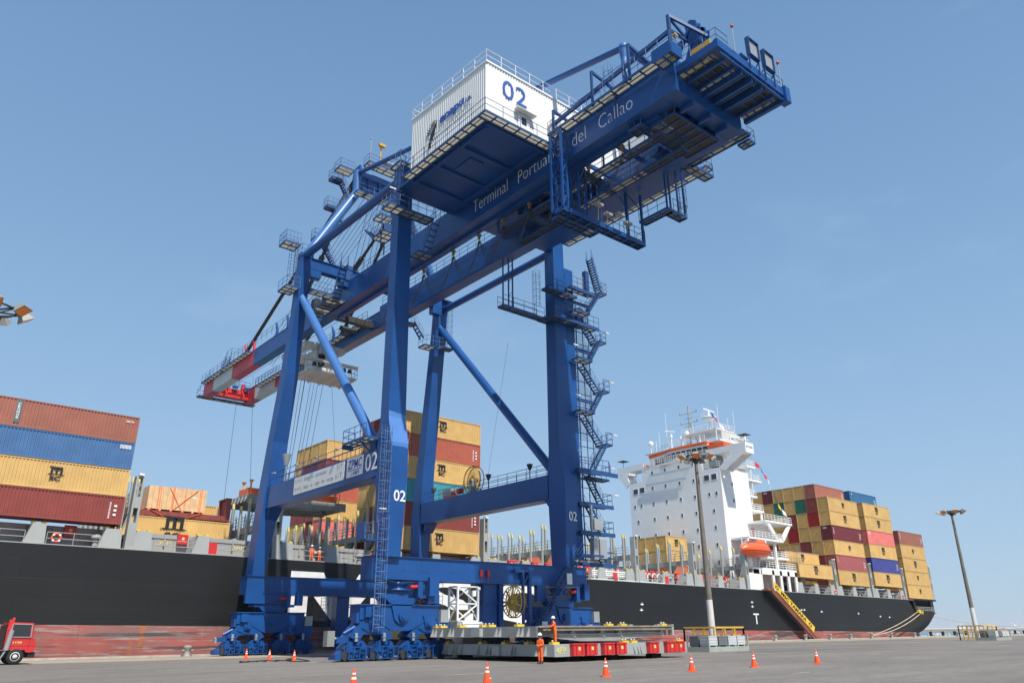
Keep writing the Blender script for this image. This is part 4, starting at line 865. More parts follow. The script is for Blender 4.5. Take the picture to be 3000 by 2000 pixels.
# ---------------- bogie sets
def bogies(cx, cy, label):
    f = cy - .75  # front plane
    K = MB(); K.lathe((cx, cy, 4.75), [(0, 0), (.95, 0), (.95, .12), (.7, .16), (.7, .4), (.85, .44), (.85, .6), (0, .75)], 24)
    K.box(cx - 1.9, cx + 2.2, cy - .7, cy + .7, 4.25, 4.5); K.prism([(cx - 1.4, cy - .75, 4.25), (cx + 1.5, cy - .75, 4.25), (cx + .6, cy - .75, 3.4), (cx - .5, cy - .75, 3.4)], (0, 1.5, 0))
    K.prism([(cx - .95, f - .12, 3.9), (cx + .95, f - .12, 3.9), (cx + .6, f - .12, 2.75), (cx + .25, f - .12, 2.45), (cx - .25, f - .12, 2.45), (cx - .6, f - .12, 2.75)], (0, .1, 0))
    root = cp(K, 'bogie_set', None, None, label)
    E = MB(); E.prism([(cx - 3.4, f, 3.7), (cx + 3.3, f, 3.7), (cx + 3.3, f, 2.75), (cx + 2.0, f, 2.72), (cx + 1.0, f, 2.15), (cx + .6, f, 2.02), (cx - .6, f, 2.02), (cx - 1.0, f, 2.15), (cx - 2.0, f, 2.72), (cx - 3.4, f, 2.75)], (0, 1.5, 0))
    E.box(cx - 3.5, cx + 3.4, f - .12, f + 1.62, 3.7, 3.78); E.prism([(cx - 2.05, f - .1, 2.74), (cx - 1.0, f - .1, 2.17), (cx - .6, f - .1, 2.04), (cx + .6, f - .1, 2.04), (cx + 1.0, f - .1, 2.17), (cx + 2.05, f - .1, 2.74), (cx + 2.05, f - .1, 2.66), (cx + 1.0, f - .1, 2.08), (cx + .6, f - .1, 1.96), (cx - .6, f - .1, 1.96), (cx - 1.0, f - .1, 2.08), (cx - 2.05, f - .1, 2.66)], (0, .1, 0))
    E.tube((cx, f - .3, 2.95), (cx, f, 2.95), .3, 16); E.tube((cx, f - .36, 2.95), (cx, f - .3, 2.95), .16, 12)
    E.box(cx - 3.1, cx - 2.4, f - .3, f, 2.9, 3.6)
    E.build('equalizer_beam', BLUE, root)
    for s_ in (-1, 1):
        x = cx + s_ * 2.35; Y = MB()
        Y.prism([(x - .5, f - .05, 2.85), (x + .5, f - .05, 2.85), (x + .95, f - .05, 2.5), (x + 1.75, f - .05, 1.6), (x + 1.1, f - .05, 1.25), (x + .7, f - .05, 1.75), (x - .7, f - .05, 1.75), (x - 1.1, f - .05, 1.25), (x - 1.75, f - .05, 1.6), (x - .95, f - .05, 2.5)], (0, 1.5, 0))
        Y.tube((x, f - .25, 2.45), (x, f - .05, 2.45), .24, 14); Y.prism([(x - .45, f - .16, 3.0), (x + .45, f - .16, 3.0), (x + .28, f - .16, 2.2), (x - .28, f - .16, 2.2)], (0, .1, 0)); Y.tube((x, f - .34, 2.45), (x, f - .25, 2.45), .13, 10)
        Y.box(x + s_ * 1.0 - .25, x + s_ * 1.0 + .25, f + .1, f + .9, 2.5, 3.2)
        Y.path([(x - .9, f - .12, 2.2), (x - .3, f - .14, 1.95), (x + .6, f - .14, 1.9), (x + 1.1, f - .12, 1.5)], .03)
        Y.build('yoke', BLUE, root)
        for t in (-1, 1):
            bx = x + t * 1.12; B = MB(); B.prism([(bx - .95, f + .1, .35), (bx + .95, f + .1, .35), (bx + .95, f + .1, .85), (bx + .5, f + .1, 1.35), (bx - .5, f + .1, 1.35), (bx - .95, f + .1, .85)], (0, 1.2, 0))
            B.prism([(bx - .3, f + .02, 1.75), (bx + .3, f + .02, 1.75), (bx + .2, f + .02, .95), (bx - .2, f + .02, .95)], (0, .08, 0)); B.tube((bx, f - .12, 1.2), (bx, f + .02, 1.2), .16, 10)
            B.box(bx - .35, bx - .05, f - .2, f + .1, 1.35, 1.75); B.box(bx + .2, bx + .5, f - .25, f + .1, .5, 1.2)
            for q in (-.55, .0, .5): B.tube((bx + q, f - .15, .45), (bx + q, f + .1, .45), .2, 10)
            bo = B.build('bogie', BLUE, root)
            Wm = MB()
            for w in (-.55, .55): Wm.lathe((bx + w, f + .35, .33), [(0, 0), (.33, 0), (.33, .25), (.38, .25), (.38, .32), (0, .32)], 18, 'Y')
            Wm.tube((bx - .9, f - .1, .36), (bx - .9, f + .3, .36), .3, 16)
            Wm.build('wheel', DARK, bo)
            Gm = MB(); yy = f - .42
            for z in (.18, .95): Gm.beam((bx - .85, yy, z), (bx + .85, yy, z), .07)
            for q in (-.85, -.45, 0, .45, .85): Gm.beam((bx + q, yy, .18), (bx + q, yy, .95), .06)
            for q in (-.85, .85): Gm.beam((bx + q, yy, .95), (bx + q, f + .1, .95), .06); Gm.beam((bx + q, yy, .2), (bx + q, f + .1, .2), .06)
            Gm.build('guard_frame', BLUE, bo)
            Mm = MB(); Mm.tube((bx - .2, f - .12, 1.3), (bx - .2, f - .12, 1.85), .13, 10); Mm.tube((bx - .2, f - .12, 1.55), (bx - .2, f - .12, 1.62), .17, 10); Mm.build('motor', GALV if (s_ + t) else GREYD, bo)
    P = MB(); P.box(cx - 5.15, cx - 4.7, f - .1, f + .9, .15, .5); P.box(cx - 5.0, cx - 3.9, f + .2, f + .6, 1.2, 1.6); P.prism([(cx - 5.2, f, 0.12), (cx - 4.7, f, .12), (cx - 4.7, f, .75)], (0, .8, 0)); P.tube((cx - 4.4, f + .4, 1.8), (cx - 3.4, f + .4, 2.3), .14, 8); P.lathe((cx - 2.6, f + .3, 2.75), [(0, 0), (.35, 0), (.35, .22), (0, .22)], 12)
    P.build('rail_clamp', BLUE, root)
    Q = MB(); Q.box(cx + 3.35, cx + 4.05, f - .3, f + .3, 2.55, 3.45); Q.build('junction_box', GALV, root)
    Q = MB(); Q.box(cx + 3.2, cx + 4.2, f - .2, f + .5, 1.6, 2.55); Q.build('pump_box', BLUE, root)
    Q = MB(); Q.box(cx + 1.1, cx + 1.5, f - .5, f + .2, 4.3, 5.4); Q.box(cx + 2.2, cx + 2.8, f - .4, f + .2, 4.4, 5.75); Q.beam((cx - 1.2, f - .1, 5.55), (cx + 1.3, f - .1, 5.55), .05); Q.beam((cx - 1.2, f - .1, 5.35), (cx + 1.3, f - .1, 5.35), .04); Q.build('bracket', BLUE, root)
    Q = MB(); Q.tube((cx + .5, f - .3, 5.0), (cx + 1.2, f - .3, 5.05), .14, 10); Q.build('drive_motor', RED, root)
    Q = MB(); Q.box(cx - 5.75, cx - 5.2, f + .1, f + .7, 1.0, 2.0) if cy < 60 and cx < 40 else Q.box(cx - 5.2, cx - 5.0, f + .1, f + .5, 1.1, 1.5); Q.tube((cx - 5.2, f + .3, 1.5), (cx - 4.3, f + .3, 1.5), .1, 8); Q.build('buffer', GREYD, root)
    return root
bogies(31.65, 51.2, 'landside bogie set nearest the camera'); bogies(48.2, 51.2, 'landside bogie set at the right')
bogies(31.8, 74.4, 'waterside bogie set at the left'); bogies(48.2, 74.6, 'waterside bogie set at the right')
# ================================================================ the container ship, trimmed a little by the stern
TRIM = .0102
SHIP = thing('container_ship', 'long black hulled container ship with red boot topping and white superstructure, moored along the quay', 'ship', (0, 0, 0), rot=(0, TRIM, 0))
def sp(mb, name, m, parent=None, label=None): return mb.build(name, m, parent or SHIP, label)
BL = 2.87   # red / black boundary above the ship's own base line
def inset(x, z):
    t = max(0.0, (x - 158) / 38.5)
    i = 9.5 * t ** 2.8 * max(0.0, (9.7 - z) / 9.7) ** 1.7
    if x > 190: i += 1.5 * ((x - 190) / 6.5) ** 2.2
    return i
def zmin(x):
    P = ((176, -1.5), (182, .9), (186, 2.5), (190, 3.6), (193.5, 4.9), (195.5, 6.1), (196.5, 7.0))
    if x <= 176: return -1.5
    for (a, c), (e, g) in zip(P, P[1:]):
        if x <= e: return c + (g - c) * (x - a) / (e - a)
    return 7.0
XS = [-60, -20, 20, 60, 100, 130, 150, 158, 162, 166, 170, 174, 178, 181, 184, 186, 188, 190, 192, 193.5, 194.7, 195.7, 196.5]
def ztop(x): return 9.45 if x < 180.9 else 7.05
def side(zlo, zhi, xs, n=8, flip=False):
    mb = MB(); rows = []
    for x in xs:
        lo = max(zlo, zmin(x)) if zlo < 9 else zlo; hi = zhi(x) if callable(zhi) else zhi; hi = max(hi, lo + .001)
        rows.append([(x, 78 + inset(x, lo + (hi - lo) * k / n), lo + (hi - lo) * k / n) for k in range(n + 1)])
    N = n + 1
    for sgn in (0, 1):
        vs = [((p[0], 188 - p[1], p[2]) if sgn else p) for r in rows for p in r]; fs = []
        for i in range(len(rows) - 1):
            for k in range(n):
                q = (i * N + k, (i + 1) * N + k, (i + 1) * N + k + 1, i * N + k + 1); fs.append(q[::-1] if sgn else q)
        mb.add(vs, fs, True)
    return mb, rows
mb, rows = side(BL, ztop, XS)
r = rows[-1]; mb.add(r + [(p[0], 188 - p[1], p[2]) for p in r[::-1]], [tuple(range(2 * len(r)))])
# counter under the stern
for a, b_ in zip(XS[12:], XS[13:]):
    za, zb = max(BL, zmin(a)), max(BL, zmin(b_))
    mb.add([(a, 78 + inset(a, za), za), (b_, 78 + inset(b_, zb), zb), (b_, 110 - inset(b_, zb), zb), (a, 110 - inset(a, za), za)], [(0, 3, 2, 1)])
# bulwark round the stern above the mooring opening
for x0, x1 in ((190.9, 196.5),):
    P = [(x0, 78 + inset(x0, 7.05)), (193.5, 78 + inset(193.5, 7.05)), (195.4, 78 + inset(195.4, 7.05)), (196.5, 78 + inset(196.5, 7.05)), (196.5, 110 - inset(196.5, 7.05)), (x0, 110 - inset(x0, 7.05))]
    mb.add([(x, y, 7.05) for x, y in P] + [(x, y + (.0 if i else 0), 9.75) for i, (x, y) in enumerate(P)], [(i, i + 1, i + 7, i + 6) for i in range(5)])
mb.add([(180.9, 78.02, 7.05), (182.2, 78.02, 7.05), (180.9, 78.02, 9.45)], [(0, 1, 2)])
HULL = sp(mb, 'hull', HULLK)
mb, _ = side(-1.5, BL, [x for x in XS if x <= 186], 3); sp(mb, 'boot_topping', BOOTTOP)
b = MB(); b.box(-60, 180.9, 78.05, 109.95, 9.3, 9.42); b.box(180.9, 196.3, 80, 108, 6.9, 7.02); sp(b, 'deck', DECKM)
b = MB(); b.box(-60, 180.9, 77.98, 78.12, 9.42, 9.5); sp(b, 'gunwale_bar', GREY)
b = MB(); b.box(180.6, 192.6, 78.05, 109.9, 9.45, 9.75); b.box(181, 192, 84.0, 84.2, 7.02, 9.45); b.box(189.8, 190.2, 78.3, 78.8, 7.02, 9.45); b.box(181.2, 181.5, 78.3, 84, 7.02, 9.45); sp(b, 'mooring_deck_house', HULLK)
b = MB(); b.box(186.0, 187.6, 83.8, 83.98, 7.3, 9.0); sp(b, 'doorway', SSW)
b = MB(); b.rail([(182.4, 78.3, 7.05), (190.8, 78.3, 7.05)], 1.0, .05, 1.1, 2); sp(b, 'stern_railing', GREY)

# hull lettering, draught and load marks: flat paint 4 mm off the plating
def poly(mb, pts, y=77.985): mb.add([(x, y, z) for x, z in pts], [tuple(range(len(pts)))])
b = MB()
zb, zt = 3.6, 8.35
for pts in ([(35.2, zb), (37.3, zb), (37.3, zt), (35.2, zt)], [(37.3, zt), (37.3, 6.6), (40.1, zb), (42.0, zb), (38.9, zt)], [(44.8, zt), (43.2, zt), (41.05, 5.0), (42.0, zb), (44.8, 6.6)], [(44.8, zb), (46.9, zb), (46.9, zt), (44.8, zt)]): poly(b, pts)
L1 = sp(b, 'hull_letter', LETW, HULL)
b = MB(); put_text(b, 'S', (50.6, 77.98, 3.5), (1, 0, 0), UX, 8.6, 4.9, .03); sp(b, 'hull_letter', LETW, HULL)
b = MB(); put_text(b, 'C', (61.8, 77.98, 3.5), (1, 0, 0), UX, 9.0, 4.9, .05); sp(b, 'hull_letter', LETW, HULL)
b = MB(); b.box(119.25, 119.55, 77.97, 77.99, 3.9, 5.6); b.box(118.6, 120.2, 77.965, 77.985, 5.35, 5.6)
for x, z in ((90.3, 6.3), (90.1, 5.5), (135, 6.4), (141, 6.2), (155, 6.1), (164, 5.7), (168, 5.6), (134, 6.35), (118.6, 6.6), (118.6, 7.3)): b.box(x - .35, x + .35, 77.965, 77.985, z, z + .12); b.box(x - .06, x + .06, 77.96, 77.98, z - .1, z + .3)
sp(b, 'draught_mark', LETW, HULL)

# ---- hatch coaming, pillars, rails, boxes
BAYS = [(5.8, 18.05), (20.1, 32.2), (34.3, 46.3), (47.85, 60.05), (62.2, 74.4), (76.6, 88.8), (90.9, 102.9), (104.9, 117.2), (135.2, 147.4), (149.7, 161.9), (164.5, 176.7)]
for x0, x1 in BAYS:
    b = MB(); b.box(x0 - .6, x1 + .6, 80.4, 80.7, 9.42, 11.25); b.box(x0 - .5, x1 + .5, 80.3, 108, 10.9, 11.3)
    for i in range(6): x = x0 + .4 + i * (x1 - x0 - .8) / 5; b.box(x - .06, x + .06, 80.2, 80.4, 10.2, 11.25)
    sp(b, 'hatch_coaming', GREY)
b = MB(); c = []
for x0, x1 in BAYS:
    if x0 > 190: continue
    xs = [(x0 + .1, 1.5), ((x0 + x1) / 2 - .4, 1.2), (x1 - .5, 1.5)]
    for x, w in xs:
        if x < 0: continue
        b = MB(); b.loft([[(x - w / 2 - .35, 78.1, 9.42), (x + w / 2 + .1, 78.1, 9.42), (x + w / 2 + .1, 80.2, 9.42), (x - w / 2 - .35, 80.2, 9.42)], [(x - w / 2 + .15, 78.2, 11.2), (x + w / 2, 78.2, 11.2), (x + w / 2, 80.2, 11.2), (x - w / 2 + .15, 80.2, 11.2)]])
        o = sp(b, 'container_pillar', GREY); d = MB()
        for q in (-.35, .35): d.cb((x + q * w, 78.5, 11.28), (.35, .4, .16))
        d.build('twistlock', YEL, o)
for x0, x1 in BAYS:
    b = MB(); m = (x0 + x1) / 2 - .4
    for a, c in ((x0 + 1.1, m - .9), (m + .8, x1 - 1.5)): b.rail([(a, 78.15, 9.45), (c, 78.15, 9.45)], 1.05, .035, 1.9)
    sp(b, 'deck_railing', GREY)
def redbox(x, z=10.45, y=80.25, s=.95):
    b = MB(); b.box(x, x + s, y - .35, y, z, z + .85); b.prism([(x - .03, y - .38, z + .85), (x - .03, y, z + .85), (x - .03, y, z + 1.0)], (s + .06, 0, 0)); o = sp(b, 'lashing_gear_bin', RED); MB().box(x + .37, x + .6, y - .37, y - .35, z + .38, z + .65).build('bin_plate', TYEL, o)
for x in (13.9, 23.9, 34.5, 63.3, 66.4, 67.8, 70.6, 73.0, 77.3, 78.9, 80.6, 87.3, 93.4, 95.0, 96.5, 98.3, 101.2, 106.6, 108.2, 109.8, 111.4, 114.2, 152, 168): redbox(x)
b = MB()
for x, y in ((16.4, 79.0), (38.2, 79.4), (43.6, 79.0), (74.8, 79.2), (98.6, 79.2), (112.6, 79.2), (173.2, 79.0), (159.0, 79.2)): b.tube((x, y, 9.42), (x, y, 10.3), .26, 12); b.lathe((x, y, 10.3), [(0, -.05), (.5, -.05), (.48, .2), (.3, .38), (0, .42)], 16); sp(b, 'mushroom_vent', GREY); b = MB()
def ring(x, y, z):
    b = MB(); b.torus((x, y, z), .34, .09, 'Y', 24, 8); o = sp(b, 'life_ring', ORR); w = MB()
    for a in (45, 135, 225, 315): w.cb((x + .34 * math.cos(rad(a)), y - .03, z + .34 * math.sin(rad(a))), (.16, .2, .16))
    w.build('ring_band', WHITEP, o)
for x in (13.05, 147.4, 176.3): ring(x, 78.05, 10.05)
for x, m in ((26.4, RED), (45.0, RED), (84.6, RED), (96.2, RED)): b = MB(); b.box(x, x + .8, 78.1, 78.2, 9.5, 10.6); sp(b, 'notice_locker', m)
def mark(txt, x, z, w, h, m=TYEL, y=80.38): b = MB(); put_text(b, txt, (x, y, z), (1, 0, 0), UX, w, h, .01); sp(b, 'lettering', m)
mark('3FP', 11.0, 10.3, 1.5, .6); mark('3AP', 29.6, 10.35, 1.2, .45); mark('3FP', 22.2, 10.3, 1.2, .4)
# white pipes stacked on deck amidships
b = MB()
for i in range(4): b.tube((80.6, 78.6, 9.9 + i * .27), (91.2, 78.6, 9.9 + i * .27), .1, 6)
for x in (81, 83.5, 86, 88.5, 91): b.box(x, x + .15, 78.5, 78.8, 9.42, 11.1)
for x in (92.3, 93.4, 94.5): b.path([(x, 78.4, 9.5), (x + .2, 78.4, 10.6), (x + .8, 78.5, 10.9), (x + 1.2, 78.4, 10.2), (x + .9, 78.4, 9.5)], .09)
b.box(82, 90, 79.2, 80.2, 9.42, 10.0); b.box(80, 96, 78.1, 78.2, 9.42, 9.6)
sp(b, 'deck_piping', WHITEP)

# ---- lashing bridges: tower by the rail, cross beam, legs, posts with yellow tips
def bridge(x, ztop=16.1, y1=109.0, posts=True, full=True):
    T = MB(); T.box(x - .38, x - .2, 78.1, 79.0, 9.42, ztop); T.box(x + .2, x + .38, 78.1, 79.0, 9.42, ztop); T.box(x - .2, x + .2, 78.12, 79.0, 9.42, 11.9); T.box(x - .2, x + .2, 78.12, 79.0, 13.25, 14.3)
    T.box(x - .2, x + .2, 78.12, 79, ztop - .12, ztop)
    for k in range(4): T.beam((x - .18 + .36 * (k % 2), 78.3, 14.4 + k * .35), (x + .18 - .36 * (k % 2), 78.3, 14.75 + k * .35), .06)
    T.beam((x - .9, 79.4, 10), (x - .2, 79.0, 13.2), .1)
    root = sp(T, 'lashing_bridge', GREY)
    f = MB(); f.cb((x, 78.2, ztop + .15), (.45, .5, .2)); f.tube((x, 78.3, ztop), (x, 78.3, ztop + .1), .05, 6); f.build('deck_light', WHITEP, root)
    if not full: return root
    B = MB(); B.box(x - .45, x + .45, 79.0, y1, 12.75, 13.45)
    y = 82.9
    while y < y1:
        B.box(x - .25, x + .25, y - .2, y + .2, 9.42, 12.75)
        for s_ in (-1, 1): B.prism([(x - .2, y + s_ * .2, 12.75), (x - .2, y + s_ * 1.1, 12.75), (x - .2, y + s_ * .2, 11.7)], (.4, 0, 0))
        y += 5.0
    B.build('bridge_beam', GREYD, root)
    if posts:
        Pm = MB(); Y = MB(); y = 80.5; k = 0
        while y < y1:
            for dx, dy in ((-.6, -.32), (.6, .32)):
                h = 15.95 - (.6 if k % 4 == 3 else 0) + (.5 if k % 5 == 1 else 0)
                Pm.box(x + dx - .12, x + dx + .12, y + dy - .12, y + dy + .12, 9.42 if dx < 0 else 13.45, h)
                Y.loft([[(x + dx - .13, y + dy - .13, h), (x + dx + .13, y + dy - .13, h), (x + dx + .13, y + dy + .13, h), (x + dx - .13, y + dy + .13, h)], [(x + dx - .14, y + dy, h + .6), (x + dx + .14, y + dy, h + .6), (x + dx + .14, y + dy + .15, h + .6), (x + dx - .14, y + dy + .15, h + .6)]])
            y += 2.5; k += 1
        if 33 < x < 95 and x != 61.1: Pm.build('post', GREY, root); Y.build('post_tip', mat('worn_tip_yellow', (.55, .47, .17), .6, var=.2), root)
        else: Pm.build('post', GREY, root, None, nosplit=True)['kind'] = 'stuff'; Y.build('post_tip', mat('worn_tip_yellow', (.55, .47, .17), .6, var=.2), root, None, nosplit=True)['kind'] = 'stuff'
        Rm = MB(); rr = random.Random(int(x))
        Rm.rail([(x - .45, 79.3, 13.45), (x - .45, y1, 13.45)], 1.15, .035, 1.25, 2)
        y = 80
        while y < y1 - 1:
            for q in range(3):
                a = rr.uniform(-.25, .25); Rm.tube((x - .35 + .2 * q, y + .5 + q * .3, 13.5), (x - .35 + .2 * q + a, y + .5 + q * .3 + rr.uniform(-.3, .3), 15.0), .035, 4)
            y += 1.25
        Rm.build('lashing_rods', GREYD, root)
    return root
for x, zt in ((19.1, 16.25), (33.3, 16.2), (47.0, 15.8), (61.1, 16.1), (75.5, 16.0), (89.9, 16.05), (103.9, 16.1), (118.4, 15.9)): bridge(x, zt, 109 if x > 20 else 100)
for x, zt in ((148.6, 16.0), (163.2, 16.0), (177.9, 15.8), (192.0, 17.0)): bridge(x, zt, 109, False, False)

# ---- superstructure
b = MB(); b.box(119.5, 128.5, 82.3, 104.7, 9.42, 31.35); b.box(119.5, 124.5, 86.6, 101.0, 31.35, 34.1)
SS = sp(b, 'superstructure', SSW)
for i, (y, z) in enumerate([(98.4, 32.8), (95.1, 32.9), (91.7, 32.9), (88.4, 33.0)] + [(y, z) for z in (29.75, 26.65, 23.6, 20.5) for y in (98.5, 95.2, 91.75, 88.4)] + [(103.4, 26.6), (101.7, 26.6), (85.1, 26.7), (83.5, 26.7), (102.7, 23.5), (84.4, 23.6), (102.8, 20.45), (84.4, 20.55), (88.5, 17.5), (84.4, 17.5), (91.8, 17.5), (84.4, 14.4)]):
    b = MB(); b.box(119.46, 119.5, y - .27, y + .27, z - .37, z + .37); w = b.build('window', SSW, SS); MB().box(119.44, 119.458, y - .18, y + .18, z - .29, z + .29).build('pane', GLASS, w)
for y, z in ((103.0, 29.6), (101.3, 29.7), (85.4, 29.8), (83.75, 29.8)):
    b = MB(); b.box(119.45, 119.5, y - .68, y + .68, z - .62, z + .62); w = b.build('window', SSW, SS); MB().box(119.43, 119.448, y - .55, y + .55, z - .5, z + .5).build('pane', GLASS, w)
for x, z in ((122.9, 28.6), (122.9, 25.5)):
    b = MB(); b.box(x - .3, x + .3, 82.26, 82.3, z - .4, z + .4); w = b.build('window', SSW, SS); MB().box(x - .2, x + .2, 82.24, 82.258, z - .32, z + .32).build('pane', GLASS, w)
# wheelhouse: raked front with a bulge, orange fascia, dark window band
FR = [(121.6, 100.6), (120.7, 96.2), (119.7, 93.6), (119.7, 89.9), (120.0, 84.9)]
wb = MB(); bot = [(x + .35, y) for x, y in FR]; zf, zr = 34.1, 36.35
wb.loft([[(x, y, zf) for x, y in bot] + [(126, 84.9, zf), (126, 100.6, zf)], [(x, y, zr) for x, y in FR] + [(126, 84.9, zr), (126, 100.6, zr)]])
WHS = sp(wb, 'wheelhouse', SSW)
gm = MB(); fm = MB()
for (xa, ya), (xb, yb) in zip(FR, FR[1:]):
    n = max(1, int(round(math.hypot(xb - xa, yb - ya) / 1.35)))
    for i in range(n):
        t0, t1 = (i + .08) / n, (i + .92) / n
        def P(t, z): k = (z - zf) / (zr - zf); return (xa + (xb - xa) * t + .35 * (1 - k) - .03, ya + (yb - ya) * t, z)
        if i == 0 and ya > 100: continue
        gm.add([P(t0, 34.75), P(t1, 34.75), P(t1, 35.95), P(t0, 35.95)], [(0, 1, 2, 3)])
gm.build('window', GLASS, WHS)
fm.loft([[(x - .2, y, 36.35) for x, y in FR] + [(126.2, 84.8, 36.35), (126.2, 100.7, 36.35)], [(x - .2, y, 36.9) for x, y in FR] + [(126.2, 84.8, 36.9), (126.2, 100.7, 36.9)]])
fm.build('fascia', ORANGE, WHS)
b = MB(); b.box(120.0, 126, 84.9, 100.6, 36.9, 36.98); b.build('roof', SSW, WHS)
b = MB(); b.box(119.9, 122, 81.2, 84.9, 35.5, 36.1); b.box(119.9, 122, 100.7, 104.0, 34.4, 34.9); b.build('wing_fascia', ORANGE, WHS)
b = MB()
for i in range(26): b.box(118.5, 119.5, 88 + i * .4, 88.06 + i * .4, 33.9, 34.0)
for x_ in (118.5, 118.75, 119.0, 119.25): b.box(x_, x_ + .05, 88, 98.1, 33.84, 33.9)
b.rail([(118.5, 98, 34.05), (118.5, 88, 34.05)], 1.1, .05, 1.0, 2); b.rail([(119.4, 88, 34.05), (119.4, 84.9, 34.05)], 1.1, .05, 1.0, 2); b.rail([(119.5, 101, 33.0), (119.5, 98, 34.05)], 1.1, .05, 1.0, 2); b.build('catwalk', WHITEP, WHS)
# bridge wings with struts
for sgn, y0, y1, yt in ((-1, 76.4, 84.9, 76.4), (1, 100.6, 107.8, 107.8)):
    b = MB(); a, c = (y0, y0 + 3.4) if sgn < 0 else (y1 - 3.0, y1)
    b.box(119.52, 119.65, a, c, 33.2, 35.1); b.box(122.0, 122.15, a, c, 33.2, 35.1); b.box(119.65, 122.0, a, c, 33.2, 33.35)
    ye = y0 if sgn < 0 else y1 - .15; b.box(119.65, 122.0, ye, ye + .15, 33.35, 35.1)
    a2, c2 = (y0 + 3.4, y1) if sgn < 0 else (y0, y1 - 3.0)
    b.box(119.52, 119.65, a2, c2, 33.9, 35.1); b.box(122.0, 122.15, a2, c2, 33.9, 35.1); b.box(119.65, 122.0, a2, c2, 33.8, 33.95)
    for x in (119.5, 121.9):
        yo, yi = (y0 + .2, 82.4) if sgn < 0 else (y1 - .2, 104.6)
        b.prism([(x, yo, 33.3), (x, yo + (-sgn) * 2.2, 33.9), (x, yi + (0 if sgn < 0 else 0), 31.4), (x, yi + sgn * 1.0, 30.6)], (.25, 0, 0))
    sp(b, 'bridge_wing', SSW, SS)
b = MB(); put_text(b, 'MSC TAMARA', (119.8, 76.38, 34.1), (1, 0, 0), UX, 2.0, .4, .01); sp(b, 'lettering', LETG, SS)
b = MB(); b.box(119.5, 122, 83, 84.6, 31.6, 33.7); sp(b, 'wing_doorway', GREYD, SS)
b = MB(); b.rail([(119.55, 86.6, 31.4), (119.55, 82.4, 31.4), (123, 82.4, 31.4)], 1.1, .05, 1.1, 2); b.rail([(119.55, 104.5, 31.4), (119.55, 101, 31.4)], 1.1, .05, 1.1, 2); sp(b, 'bridge_deck_railing', WHITEP, SS)
b = MB()
for y in (77.3, 107.2): b.add([(119.9, y - .9, 36.7), (121.8, y - .9, 36.7), (121.8, y + .9, 36.7), (119.9, y + .9, 36.7), (119.9, y - .9, 36.76), (121.8, y - .9, 36.76), (121.8, y + .9, 36.76), (119.9, y + .9, 36.76)], [(0, 1, 2, 3), (4, 5, 6, 7), (0, 1, 5, 4), (1, 2, 6, 5), (2, 3, 7, 6), (3, 0, 4, 7)]); b.tube((120.8, y, 35.1), (120.8, y, 36.7), .05, 5)
sp(b, 'sun_awning', BLACK, SS)
# monkey island
b = MB(); b.rail([(119.5, 85, 37), (118.9, 93.4, 37), (120.5, 98, 37), (121.5, 100.5, 37)], 1.1, .045, 1.2, 2); sp(b, 'roof_railing', WHITEP, SS)
b = MB(); b.box(120.6, 126.5, 83.0, 91.4, 39.1, 39.3)
for x, y in ((120.8, 83.2), (120.8, 91.2), (126, 83.2), (120.8, 87), (123.4, 83.2)): b.tube((x, y, 37), (x, y, 39.1), .12, 6)
b.rail([(120.7, 91.3, 39.3), (120.7, 83.1, 39.3), (126.4, 83.1, 39.3)], 1.1, .045, 1.2, 2); sp(b, 'radar_deck', SSW, SS)
b = MB(); b.box(122.0, 128.0, 82.8, 83.0, 37.2, 38.9); o = sp(b, 'name_board', BOOMW, SS)
b = MB(); b.box(124.4, 129.6, 82.6, 82.7, 37.0, 38.2); o = sp(b, 'name_board', WHITEP, SS); b = MB(); put_text(b, 'MSC TAMARA', (124.7, 82.58, 37.4), (1, 0, 0), UX, 4.4, .6, .02); b.build('lettering', LETG, o)
b = MB(); b.box(120.6, 130.4, 82.4, 90, 36.7, 36.98); b.rail([(126, 82.5, 37), (130.4, 82.5, 37), (130.4, 88, 37)], 1.1, .045, 1.1, 2); b.tube((129.8, 83.2, 37), (129.8, 83.2, 39.2), .5, 14); sp(b, 'upper_deck', SSW, SS)
b = MB(); b.tube((122, 90.2, 37), (122, 90.1, 45), .16, 8)
for z, w in ((43.9, 2.1), (42.9, 1.2), (41.9, 2.0), (41.2, 1.3)): b.tube((122, 90.15 - w, z), (122, 90.15 + w, z), .08, 6)
for y, z in ((92.2, 43.9), (88.1, 43.9), (92.1, 41.9), (88.1, 41.9), (90.1, 45.0)): b.cb((122, y, z + .2), (.25, .25, .4))
b.tube((123.6, 89.2, 37), (122, 90.1, 42), .08, 6); sp(b, 'signal_mast', GREY, SS)
b = MB(); b.tube((122.4, 85.6, 39.3), (122.4, 85.6, 41.7), .22, 10); b.lathe((122.4, 85.6, 41.4), [(0, 0), (.5, 0), (1.5, .55), (1.5, .7), (0, .7)], 18); b.tube((122.4, 85.6, 42), (122.4, 85.6, 43.4), .25, 8); b.beam((121.4, 86.1, 43.9), (123.4, 85.1, 43.3), .12, .22); b.rail([(121.3, 86.6, 42.1), (121.3, 84.6, 42.1), (123.5, 84.6, 42.1)], 1.0, .03, .7); sp(b, 'radar_mast', SSW, SS)
b = MB(); b.tube((122, 94.9, 37), (122, 94.9, 40.6), .14, 8); b.beam((121.4, 95.9, 41.3), (122.2, 94.0, 40.9), .14, .22); b.tube((122, 94.9, 39.8), (122, 94.9, 40.4), .3, 10)
for x, y, z0, z1, r in ((122, 100.3, 37, 39.0, .09), (122, 90.9, 37, 39.0, .3), (122, 92.4, 37, 38.9, .2)): b.tube((x, y, z0), (x, y, z1), r, 10)
sp(b, 'aerial_post', SSW, SS)
